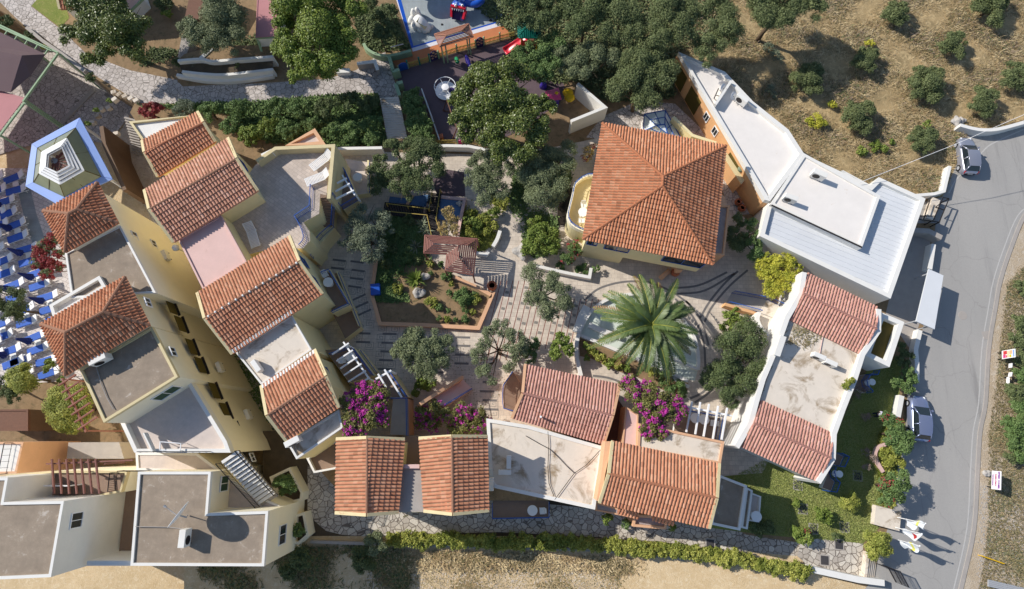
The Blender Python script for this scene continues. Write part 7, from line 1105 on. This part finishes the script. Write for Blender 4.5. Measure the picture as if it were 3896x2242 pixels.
for lb, tl, pts, sp, z in [
 ('small citrus tree at the left end of the palm pond', 'c2', [(330, 480, 80), (300, 590, 80), (400, 560, 65), (260, 530, 50)], 'bright', 1.8), ('citrus tree at the corner of the rose gable', 'c2', [(60, 510, 75), (40, 620, 80), (0, 560, 60)], 'hedge', 1.8), ('bright citrus tree above the pink-flowered bush', 'b2', [(100, 780, 130), (170, 900, 130), (60, 950, 110), (230, 820, 80), (250, 960, 70)], 'bright', 1.8),
 ('yellow feathery tree between the white flat building and the long white house', 'b3', [(150, 1150, 140), (250, 1060, 100), (80, 1250, 130), (250, 1250, 120), (120, 1340, 100), (10, 1130, 90), (60, 1060, 70), (330, 1150, 60)], 'yellow', 2.2), ('narrow grey-green tree beside the flat white building', 'b2', [(2080, 750, 80), (2090, 890, 100), (2110, 1010, 80), (2150, 950, 60)], 'hedge', 2.2), ('dark tree in the shade beside the lilac side terrace', 'b2', [(1950, 700, 80), (1930, 830, 90), (1950, 960, 90), (2010, 900, 80)], 'olive_dark', 1.8), ('bright bush beside the peach curved parapet', 'c2', [(1870, 270, 80), (1960, 300, 70), (1850, 350, 65), (1930, 220, 50)], 'bright', 1.0),
 ('sparse tree over the small blue pool', 'b1', [(1700, 620, 70), (1740, 700, 75), (1660, 760, 60), (1780, 790, 70), (1700, 830, 60)], 'dry', 2.4), ('green bush at the ramp foot', 'c1', [(1480, 880, 80), (1550, 870, 50), (1420, 940, 60), (1530, 830, 45)], 'bright', .8), ('dark green rose bush beside the bougainvillea', 'c2', [(1300, 830, 85), (1400, 910, 80), (1330, 940, 65), (1450, 960, 50)], 'hedge', .9)]: tr('garden_tree', lb, 'tree' if 'tree' in lb else 'bush', sp, tl, pts, z, dens=1.0)
for i, (tl, X, Y, r) in enumerate([('b1', 1930, 640, 60), ('b1', 1950, 760, 90), ('b1', 2040, 710, 80), ('b1', 2130, 640, 70), ('b1', 2060, 820, 70), ('b1', 1880, 700, 50), ('b1', 2120, 760, 60)]): tr('garden_bush', 'bright green low bush in the bed beside the small blue pool', 'bush', 'bright' if i % 2 else 'vine', tl, [(X, Y, r), (X+r*.4, Y-r*.3, r*.6)], .6, trunk=False, group='bushes beside the small blue pool')
for i, (tl, X, Y, r) in enumerate([('b1', 1550, 1100, 45), ('b1', 1640, 1110, 35), ('b1', 1700, 1210, 55), ('b1', 1250, 1330, 55), ('b1', 1550, 1190, 28), ('b1', 1720, 1370, 35), ('b1', 1740, 1290, 28), ('b1', 1850, 1400, 85), ('b1', 1950, 1390, 50), ('c1', 1560, 130, 65), ('c1', 1630, 170, 45), ('c1', 1850, 90, 95), ('c1', 1960, 90, 60), ('c1', 1870, 200, 35), ('c1', 1710, 200, 28), ('c1', 1700, 280, 35), ('c1', 1780, 285, 28), ('c1', 1870, 280, 45), ('c1', 1940, 210, 35), ('c1', 1630, 270, 30)]): tr('bed_plant', 'small green plant in the sunlit garden bed', 'plant', 'hedge' if i % 3 else 'vine', tl, [(X, Y, r), (X+r*.5, Y+r*.2, r*.5)], .55, trunk=False, group='small plants in the garden bed', dens=1.0)
for i, (X, Y, r) in enumerate([(600, 570, 45), (560, 640, 35), (690, 640, 60), (780, 690, 55), (860, 710, 55), (930, 740, 40), (640, 600, 40), (850, 640, 45), (1180, 770, 60), (560, 530, 40)]): tr('pond_plant', 'green plant in the strip in front of the palm pond', 'plant', 'bright' if i % 2 else 'vine', 'c2', [(X, Y, r), (X+r*.4, Y, r*.6)], .5, trunk=False, group='plants in front of the palm pond', dens=1.0)
# bougainvilleas and flowers
def bloom(label, tl, pts, z, sel=.55): return plant('bougainvillea', label, 'bougainvillea', 'boug', lob(tl, pts, z, 1.08), 0, dens=.75, part='foliage', extra=[('blossom', 'magenta', 1.0, sel)])
bloom('magenta bougainvillea over the corner of the third gable', 'c1', [(930, 960, 120), (820, 1050, 110), (1050, 1000, 120), (850, 1200, 120), (1000, 1180, 140), (1080, 1110, 100), (800, 1310, 75), (900, 1310, 70), (1120, 1230, 60), (1060, 920, 70)], 7.0, .42)
bloom('mostly green bougainvillea with violet flowers, left of its brighter twin above the double gable', 'c1', [(1480, 1150, 95), (1600, 1120, 100), (1560, 1250, 85), (1450, 1250, 60)], 2.6, .25); bloom('lime and magenta bougainvillea above the second of the double gables', 'c1', [(1750, 1190, 100), (1870, 1150, 105), (1980, 1180, 100), (1820, 1290, 105), (1960, 1290, 90), (2060, 1230, 60)], 3.0, .36)
bloom('vivid magenta bougainvillea between the palm and the white pergola', 'c2', [(950, 860, 90), (1000, 960, 105), (1120, 950, 110), (1200, 1060, 130), (1090, 1080, 110), (1300, 1120, 115), (1180, 1200, 110), (1380, 1050, 75), (1130, 1310, 85), (1250, 1310, 75), (1440, 1120, 65), (1380, 1190, 60)], 4.2, .58)
plant('red_creeper', 'rust-red creeper tree at the corner of the small hip roof', 'tree', 'rust', lob('b0', [(430, 950, 105), (480, 880, 75), (390, 1080, 105), (500, 1130, 85), (450, 1190, 75), (350, 1010, 60), (540, 1010, 60)], 4), LG, dens=1.2, extra=[('foliage', 'olive_dark', .6, .35)])
plant('oleander_bush', 'pink-flowered bush at the corner of the hip-roof house', 'bush', 'hedge', lob('b2', [(430, 960, 75), (490, 1000, 45), (380, 1060, 80), (470, 900, 40)], 1.3), 0, extra=[('blossom', 'rust', .5, .3)]); plant('oleander_bush', 'sparse pink-flowered bush beside the hip roof edge', 'bush', 'dry', lob('b2', [(600, 60, 70), (560, 120, 55), (640, 20, 40)], 1.5), 0, dens=.6, extra=[('blossom', 'rust', .4, .3)])
tr('box_bush', 'small green bush at the white wall below the hip-roof house', 'bush', 'hedge', 'b2', [(655, 1150, 42)], .6, trunk=False); tr('box_bush', 'green low hedge under the hip-roof house wall', 'bush', 'hedge', 'b2', [(540, 1150, 60), (480, 1160, 40), (320, 1120, 50)], .4, trunk=False)
# lawn and entrance
tr('round_bush', 'bright green round bush in the middle of the lawn', 'bush', 'clipped', 'd3', [(810, 665, 85), (860, 640, 60), (770, 700, 55), (830, 590, 50)], .9, dens=.9); tr('clipped_tree', 'dense clipped round tree beside the flags', 'tree', 'clipped', 'd3', [(1070, 1030, 105), (1010, 980, 70), (1120, 960, 75), (1030, 1110, 75), (1120, 1090, 70)], 1.6); tr('fruit_bush', 'sparse green bush in the lower lawn', 'bush', 'bright', 'd3', [(560, 770, 75), (620, 800, 55), (520, 740, 45)], .9); tr('small_bush', 'tiny green bush beside a drain grate on the lawn', 'bush', 'bright', 'd3', [(330, 660, 45)], .5)
plant('hibiscus', 'red-flowered hibiscus at the path end of the lawn', 'shrub', 'bright', lob('d3', [(370, 950, 90), (320, 920, 55), (420, 990, 60)], .9), 0, extra=[('blossom', 'rust', .3, .15)]); plant('hibiscus_tree', 'red-flowered tree overhanging the road above the stone pier', 'tree', 'hedge', lob('d3', [(1200, 500, 130), (1290, 430, 90), (1150, 620, 85), (1250, 580, 80), (1120, 500, 70), (1330, 500, 60)], 2.4), 0, extra=[('blossom', 'rust', .25, .08)]); plant('hibiscus_tree', 'red-flowered tree beside the rear of the blue-grey car', 'tree', 'hedge', lob('d3', [(1290, 110, 125), (1200, 60, 80), (1340, 60, 75), (1215, -60, 100), (1170, -110, 75)], 2.2), 0, extra=[('blossom', 'rust', .25, .1)])
tr('yellowing_shrub', 'yellowing shrub between the two red-flowered trees', 'shrub', 'vine', 'd3', [(1190, 240, 85), (1140, 200, 60), (1280, 300, 55), (1240, 180, 60)], .9); tr('laurel', 'dark green laurel above the roadside wall, beside the forecourt', 'shrub', 'hedge', 'c3', [(1370, 770, 75), (1330, 860, 80), (1370, 930, 55), (1240, 870, 55), (1400, 830, 50)], 1.2); tr('laurel', 'dark palm-like shrub in the shade under the white annex', 'shrub', 'olive_dark', 'c3', [(1300, 560, 75), (1340, 630, 70), (1290, 680, 60)], 1.0)
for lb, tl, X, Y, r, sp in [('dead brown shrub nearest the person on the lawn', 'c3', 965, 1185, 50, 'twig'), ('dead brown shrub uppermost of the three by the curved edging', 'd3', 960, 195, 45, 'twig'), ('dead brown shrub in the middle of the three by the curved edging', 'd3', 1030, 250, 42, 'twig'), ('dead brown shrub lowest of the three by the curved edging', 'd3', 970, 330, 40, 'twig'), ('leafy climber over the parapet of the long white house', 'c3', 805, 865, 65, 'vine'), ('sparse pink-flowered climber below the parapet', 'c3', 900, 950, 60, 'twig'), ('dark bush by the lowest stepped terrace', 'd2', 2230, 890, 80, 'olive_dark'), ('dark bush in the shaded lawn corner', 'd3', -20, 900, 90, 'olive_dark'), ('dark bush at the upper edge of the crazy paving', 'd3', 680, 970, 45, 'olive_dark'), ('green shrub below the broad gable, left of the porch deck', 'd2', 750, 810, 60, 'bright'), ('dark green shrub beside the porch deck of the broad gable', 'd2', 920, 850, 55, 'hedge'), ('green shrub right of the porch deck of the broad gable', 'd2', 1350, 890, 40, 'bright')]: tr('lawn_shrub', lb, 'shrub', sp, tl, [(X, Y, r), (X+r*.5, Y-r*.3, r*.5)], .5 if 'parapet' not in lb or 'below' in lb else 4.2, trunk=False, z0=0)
# hedge and trees at the bottom
def hedge_line(name, label, px_pts, r, z, sp='vine'):
    pts = []
    for (a, b), (c, d) in zip(px_pts, px_pts[1:]):
        n = max(1, int(math.hypot(c-a, d-b)/14)); pts += [(a+(c-a)*i/n, b+(d-b)*i/n) for i in range(n)]
    L = []
    for u_, v_ in pts: zz = ramp_z(u_)+z; p = P(u_+rng.normal(0, 3), v_+rng.normal(0, 5), zz); L.append((p.x, p.y, zz, r*rng.uniform(.75, 1.2)))
    return plant(name, label, 'hedge', sp, L, L[0][2]-z, trunk=False, part='foliage', dens=1.0)
hedge_line('vine_hedge', 'long yellow-green vine hedge along the crazy-paved path and dirt lot', [(1490, 2052), (1800, 2060), (2100, 2062), (2400, 2078), (2600, 2098), (2800, 2125), (2980, 2160), (3075, 2178)], .68, .7)
wall('hedge_wall', 'low grey wall at the dirt side of the vine hedge', [P(u_, v_, -1) for u_, v_ in [(1180, 2062), (1480, 2072), (1900, 2082), (2300, 2095), (2700, 2140), (3070, 2190)]], .25, SP-.2, -1.0, 'concrete')
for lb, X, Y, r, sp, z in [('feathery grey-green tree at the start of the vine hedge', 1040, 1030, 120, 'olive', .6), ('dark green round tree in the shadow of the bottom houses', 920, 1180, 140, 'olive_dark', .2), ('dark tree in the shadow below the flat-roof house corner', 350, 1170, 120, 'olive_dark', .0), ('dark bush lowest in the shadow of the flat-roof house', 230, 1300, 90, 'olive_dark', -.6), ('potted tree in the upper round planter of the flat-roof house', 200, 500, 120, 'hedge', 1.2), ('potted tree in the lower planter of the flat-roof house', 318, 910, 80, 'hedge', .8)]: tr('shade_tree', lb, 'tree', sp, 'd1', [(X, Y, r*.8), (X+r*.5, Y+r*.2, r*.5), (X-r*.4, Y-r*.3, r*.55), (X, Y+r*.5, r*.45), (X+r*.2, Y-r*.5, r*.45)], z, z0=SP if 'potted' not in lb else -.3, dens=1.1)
# left garden
tr('clipped_ball_tree', 'pale green clipped ball tree at the end of the pool deck', 'tree', 'clipped', 'c0', [(220, 830, 130), (160, 800, 85), (280, 830, 85), (220, 750, 80), (210, 910, 75)], -1.2, z0=LG); tr('clipped_dome_tree', 'large bright clipped tree under the slanting garden pergola', 'tree', 'clipped', 'c0', [(640, 1080, 190), (560, 1000, 110), (720, 980, 130), (720, 1200, 130), (590, 1220, 100), (520, 1120, 80), (680, 1280, 70), (800, 1100, 100)], -1.2, z0=LG)
tr('pool_tree', 'dark tree among the loungers at the left edge', 'tree', 'olive_dark', 'c0', [(60, 90, 130), (170, 150, 110), (120, 230, 110), (0, 180, 110), (190, 60, 70)], -.5, z0=LG); tr('pool_tree', 'dark tree left of the clipped ball tree at the edge', 'tree', 'olive_dark', 'c0', [(0, 850, 90), (50, 980, 90), (130, 1010, 70), (-30, 930, 90)], -1.5, z0=LG); tr('pool_shrub', 'green shrub at the lower end of the pool deck', 'shrub', 'bright', 'c0', [(470, 680, 60), (440, 740, 45), (560, 840, 35)], -2.5, z0=LG)
# road verge scrub
for i, (lb, tl, X, Y, r, sp) in enumerate([('right of the colourful poster board', 'c3', 2410, 640, 110, 'scrub'), ('behind the small white notices', 'c3', 2390, 800, 100, 'hedge'), ('at the right edge below the crumpled sheet', 'c3', 2330, 960, 110, 'scrub'), ('at the right edge level with the blue-grey car', 'c3', 2390, 1120, 130, 'hedge'), ('largest and darkest on the right verge', 'c3', 2330, 1290, 150, 'hedge'), ('above the parking sign', 'd3', 2330, 60, 150, 'hedge'), ('at the right edge above the parking sign', 'd3', 2400, 190, 140, 'hedge'), ('nearest the parking sign', 'd3', 2290, 240, 70, 'scrub'), ('at the upper end of the right verge', 'b3', 2390, 1330, 90, 'scrub'), ('beside the drain cover on the right verge', 'c3', 2380, 330, 110, 'scrub'), ('between drain cover and poster on the right verge', 'c3', 2350, 480, 90, 'scrub')]): tr('verge_shrub', 'green scrub bush '+lb, 'shrub', sp, tl, [(X, Y, r*.8), (X+r*.4, Y+r*.4, r*.55), (X-r*.35, Y-r*.4, r*.5), (X+r*.4, Y-r*.4, r*.5)], .8, trunk=False, group='scrub on the right verge')
# palms
def palm(label, c, h, n, L, mat='frond', droop=1.0, z0=0, dead=0):
    t = thing('palm_tree', label, 'palm', (c.x, c.y, z0)); m = MB(); top = Vector((c.x, c.y, h)); nseg = 9
    m.tube([(c.x+.12*math.sin(i*.7), c.y+.1*math.cos(i*.9), z0-.05+(h-z0)*i/nseg) for i in range(nseg)]+[top], [.42-.014*i+(.03 if i % 2 else 0) for i in range(nseg+1)], 12); m.build('trunk', 'trunk_bark', t)
    for k in range(n):
        ring_ = k/n; az = k*2.39996+rng.normal(0, .14); el = 1.25-1.35*ring_**.8+rng.normal(0, .12); ln = L*(.62+.38*min(1, ring_*2.2))*rng.uniform(.8, 1.1); d = Vector((math.cos(az), math.sin(az), 0)); side = Vector((-d.y, d.x, 0)); N = 26; sp_ = []
        for i in range(N+1):
            f_ = i/N; sp_.append(top+d*(ln*(f_*math.cos(el*.6)+.0))+Vector((0, 0, ln*(f_*math.sin(el)*.75-f_*f_*(.42+.32*ring_)*droop)+.15)))
        mat_ = 'frond_dead' if k >= n-dead else mat; v = []
        for i in range(2, N):
            p = sp_[i]; ax = (sp_[i+1]-sp_[i-1]).normalized() if i < N else d; up = side.cross(ax).normalized(); up = up if up.z > 0 else -up; f_ = i/N; ll = .47*math.sin(math.pi*min(1, .2+f_*.8))**.6*(L/4)+.06
            for rep in (0, .5):
                pp_ = p+ax*(ln/N*rep)
                for s in (-1, 1):
                    tip = pp_+side*s*ll*.8+ax*ll*.6+up*(ll*.38-.05*f_)+Vector(rng.normal(0, .02, 3)); mid = pp_.lerp(tip, .4); wv = ax*.052*(L/4)
                    v += [pp_, mid+wv, tip, mid-wv]
        o = quads('frond', np.array([tuple(x) for x in v]), mat_, t, (c.x, c.y, z0)); mr = MB(); mr.tube(sp_[::3]+[sp_[-1]], [.06*(1-i/14) for i in range(len(sp_[::3])+1)], 4); BASE[o.name] = Vector((c.x, c.y, z0)); mr.build('rachis', 'leaf_vine', o)
    return t
tc = Q('c2', 1160, 330, 5.6); palm('tall date palm with arching fronds in the semicircular pond', tc, 5.6, 48, 5.0, dead=8)
def fan(name, label, cat, c, n, L, mat, z):
    t = thing(name, label, cat, c); v = []
    for k in range(n):
        az = k*2.4+rng.normal(0, .1); el = rng.uniform(.1, 1.2); d = Vector((math.cos(az)*math.cos(el), math.sin(az)*math.cos(el), math.sin(el))); s = Vector((-math.sin(az), math.cos(az), 0)); tip = c+Vector((0, 0, z))+d*L*rng.uniform(.7, 1.1)-Vector((0, 0, .25*L*(1-el))); b = c+Vector((0, 0, z)); mid = b.lerp(tip, .5)+Vector((0, 0, .08)); w_ = s*L*.06; v += [b, mid+w_, tip, mid-w_]
    quads('leaves', np.array([tuple(x) for x in v]), mat, t, c); m = MB(); m.tube([c, c+Vector((0, 0, z+.03))], [.12, .09], 7); m.build('stem', 'trunk_bark', t); return t
fan('cycad', 'bright green cycad among boulders in the garden bed', 'cycad', Q('b1', 1420, 1260, .3), 70, 1.25, 'leaf_bright', .5)
for X, Y, lb in [(1475, 745, 'pale spiky agave uppermost beside the yellow bridge rail'), (1510, 800, 'pale spiky agave beside the end of the bridge walkway'), (1420, 950, 'pale spiky agave alone in the dark garden')]: fan('agave', lb, 'agave', Q('b1', X, Y, .28), 22, 1.0, 'leaf_sage', .15)
# dry grass and weeds, uncountable
def scatter(name, region, z, n, ln, mat, wd=.06, flat_=.5, clump=0, kind='stuff', avoid=None):
    poly = [Vector((p[0], p[1])) for p in region]; xs = [p.x for p in poly]; ys = [p.y for p in poly]; pts = rng.uniform((min(xs), min(ys)), (max(xs), max(ys)), (n*3, 2)); inside = np.zeros(len(pts), bool); j = len(poly)-1
    for i in range(len(poly)):
        a, b = poly[i], poly[j]; cnd = ((a.y > pts[:, 1]) != (b.y > pts[:, 1])) & (pts[:, 0] < (b.x-a.x)*(pts[:, 1]-a.y)/((b.y-a.y) or 1e-9)+a.x); inside ^= cnd; j = i
    pts = pts[inside]
    if clump: f_ = np.sin(pts[:, 0]*.9+1.7*np.sin(pts[:, 1]*.6))+np.sin(pts[:, 1]*1.1+1.3*np.sin(pts[:, 0]*.7+2))+rng.normal(0, .7, len(pts)); pts = pts[f_ > clump]
    pts = pts[:n]; k = len(pts); az = rng.uniform(0, 2*math.pi, k)+np.sin(pts[:, 0]*.5)*.8; L = ln*rng.uniform(.5, 1.5, k); h = L*rng.uniform(.1, 1, k)*flat_; b = np.c_[pts, np.full(k, z)]; tip = b+np.c_[np.cos(az)*L, np.sin(az)*L, h]; mid = (b+tip)/2+np.c_[np.zeros((k, 2)), h*.3]; s = np.c_[-np.sin(az), np.cos(az), np.zeros(k)]*wd
    v = np.stack([b, mid+s, tip, mid-s], 1).reshape(-1, 3); o = quads(name, v, mat); return tag(o, kind=kind)
hill = PS([(2500, -40), (3960, -40), (3960, 440), (3790, 485), (3680, 490), (3620, 650), (3580, 740), (3480, 740), (3200, 690), (3000, 570), (2760, 380), (2640, 250)])
scatter('dry_grass', hill, .01, 60000, .45, 'grass_blade', .02, .5, -.3); scatter('dry_weeds', hill, .01, 34000, .3, 'dry_weed', .028, .7, .2); scatter('green_weeds', hill, .01, 16000, .22, 'leaf_olive', .03, .7, .9); scatter('dry_weeds', PS([(1950, -30), (2600, -30), (2640, 200), (2500, 260), (2080, 180)]), .01, 5000, .4, 'dry_weed', .05, .7)
verge = PS([(3830, 1080), (3960, 950), (3960, 2260), (3720, 2260), (3755, 2040), (3760, 1830), (3762, 1640), (3792, 1430), (3815, 1200)]); scatter('verge_grass', verge, .01, 15000, .24, 'dry_weed', .022, .7, .0); scatter('verge_grass', verge, .01, 12000, .2, 'leaf_olive', .022, .6, .6); scatter('verge_straw', verge, .01, 9000, .26, 'grass_blade', .015, .5, .2)
ditch = [P(u_, v_, -1.4) for u_, v_ in [(1440, 2095), (2000, 2100), (2500, 2130), (3000, 2195), (3250, 2240), (3000, 2242), (2600, 2190), (2000, 2170), (1440, 2180)]]; scatter('dry_grass', ditch, -1.42, 8000, .28, 'dry_weed', .025, .6, .6); scatter('dry_grass', ditch, -1.42, 6000, .3, 'grass_blade', .03, .6)
lw = QS('d3', [(-600, 600), (0, 280), (600, 100), (700, -300), (1250, -700), (1240, -350), (1060, 80), (1050, 280), (1115, 700), (1085, 885), (940, 1030), (520, 995), (0, 940), (-600, 850)]); scatter('lawn_blades', lw, .008, 26000, .12, 'lawn_blade', .025, .9)
sl_ = [P(u_, v_, SP) for u_, v_ in [(760, 2080), (1380, 2080), (1560, 2100), (1560, 2242), (760, 2242)]]; scatter('shade_weeds', sl_, SP+.02, 8000, .35, 'dry_weed', .04, .7, .1); scatter('shade_weeds', sl_, SP+.02, 3500, .35, 'leaf_olive_dark', .05, .7, .5)
gb = [Vector((p[0], p[1], .27)) for p in QS('b1', [(1070, 640), (1500, 660), (1500, 980), (1600, 1080), (1300, 1150), (1350, 1450), (1040, 1450), (1060, 1000)], .3)]; scatter('garden_ground_cover', gb, .27, 12000, .22, 'leaf_hedge', .06, .8, -.2)
scatter('bed_ground_cover', QS('b1', [(1870, 500), (2280, 450), (2200, 800), (2130, 930), (2000, 1000), (1820, 880)]), .02, 5000, .2, 'leaf_vine', .06, .8, .3); scatter('alley_weeds', [P(u_, v_, LG) for u_, v_ in [(700, 980), (760, 960), (1000, 1400), (1160, 1640), (1200, 1900), (1120, 1900), (900, 1370)]], LG+.01, 7000, .35, 'leaf_hedge', .06, .8)

bank = QS('a2', [(-700, -100), (1900, -100), (1700, 500), (1500, 420), (1360, 520), (1380, 900), (1050, 930), (760, 950), (480, 760), (250, 760), (-50, 700), (-150, 300)]); scatter('bank_undergrowth', bank, .02, 26000, .34, 'leaf_scrub', .07, .9)
scatter('hedge_undergrowth', QS('a0', [(1280, 980), (1900, 960), (2427, 940)])+QS('a1', [(0, 940), (560, 890), (1060, 880), (1140, 1330), (690, 1360), (300, 1330), (100, 1330), (-100, 1250), (-300, 1050)]), .02, 16000, .3, 'leaf_hedge', .07, .9)
scatter('garden_undergrowth', QS('a0', [(1300, 620), (1650, 560), (2427, 560), (2427, 300), (1900, 480), (1400, 450)]), .02, 5000, .26, 'leaf_olive_dark', .06, .8, .2); scatter('garden_undergrowth', QS('a1', [(830, 100), (1180, 50), (1360, 450), (1000, 480), (900, 400)]), .02, 5000, .3, 'leaf_olive_dark', .06, .8)
scatter('garden_undergrowth', QS('b2', [(-100, 60), (400, 60), (430, 300), (280, 700), (330, 1000), (60, 1050), (-150, 600)]), .02, 7000, .24, 'leaf_hedge', .06, .8, .1)

lot = [P(u_, v_, -1.45) for u_, v_ in [(1400, 2120), (2000, 2110), (2600, 2150), (3000, 2215), (3000, 2300), (1400, 2300)]]; scatter('dirt_stones', lot, -1.485, 3500, .12, 'weathered_white', .04, .25); scatter('dirt_straw', lot, -1.485, 9000, .3, 'grass_blade', .02, .3, .3); scatter('dirt_clods', lot, -1.485, 5000, .2, 'dry_weed', .06, .4, .6)
lot2 = PS([(3730, 1850), (3960, 1850), (3960, 2260), (3715, 2260)]); scatter('verge_stones', lot2, .012, 1500, .14, 'rock', .05, .3); scatter('roof_leaf_litter', [Q('c3', *q_, 3.7) for q_ in ((330, 330), (560, 430), (400, 560), (220, 500))], 3.71, 260, .3, 'dry_weed', .03, .15); scatter('plaza_leaf_litter', QS('c1', [(1950, 500), (2400, 900), (2000, 1100), (1300, 900), (1200, 500)]), .016, 500, .12, 'dry_weed', .03, .3)

scatter('shrub_bed_growth', QS('d3', [(1060, 60), (1060, 290), (1110, 690), (1230, 690), (1250, 300), (1330, 60), (1300, -100), (1150, -60)]), .01, 5000, .2, 'leaf_vine', .05, .9)

for i, (X, Y, r_) in enumerate([(1250, 820, 60), (1180, 950, 70), (1330, 1050, 55), (1140, 1100, 60), (1280, 1180, 50), (1420, 1080, 45), (1120, 1230, 55), (1350, 700, 55)]): tr('shade_plant', 'dark green plant in the shaded half of the central garden', 'plant', 'olive_dark' if i % 2 else 'hedge', 'b1', [(X, Y, r_), (X+r_*.5, Y+r_*.3, r_*.6)], .6, trunk=False, group='plants in the shaded central garden')
scatter('dry_scrub', hill, .01, 14000, .3, 'bark_twig', .02, 1.6, .9); scatter('dry_scrub', hill, .01, 9000, .34, 'leaf_olive_dark', .03, 1.2, 1.3); scatter('dirt_grit', lot, -1.485, 9000, .07, 'dry_weed', .03, .3); scatter('straw_tufts', hill, .01, 8000, .55, 'grass_blade', .018, 1.0, 1.1)
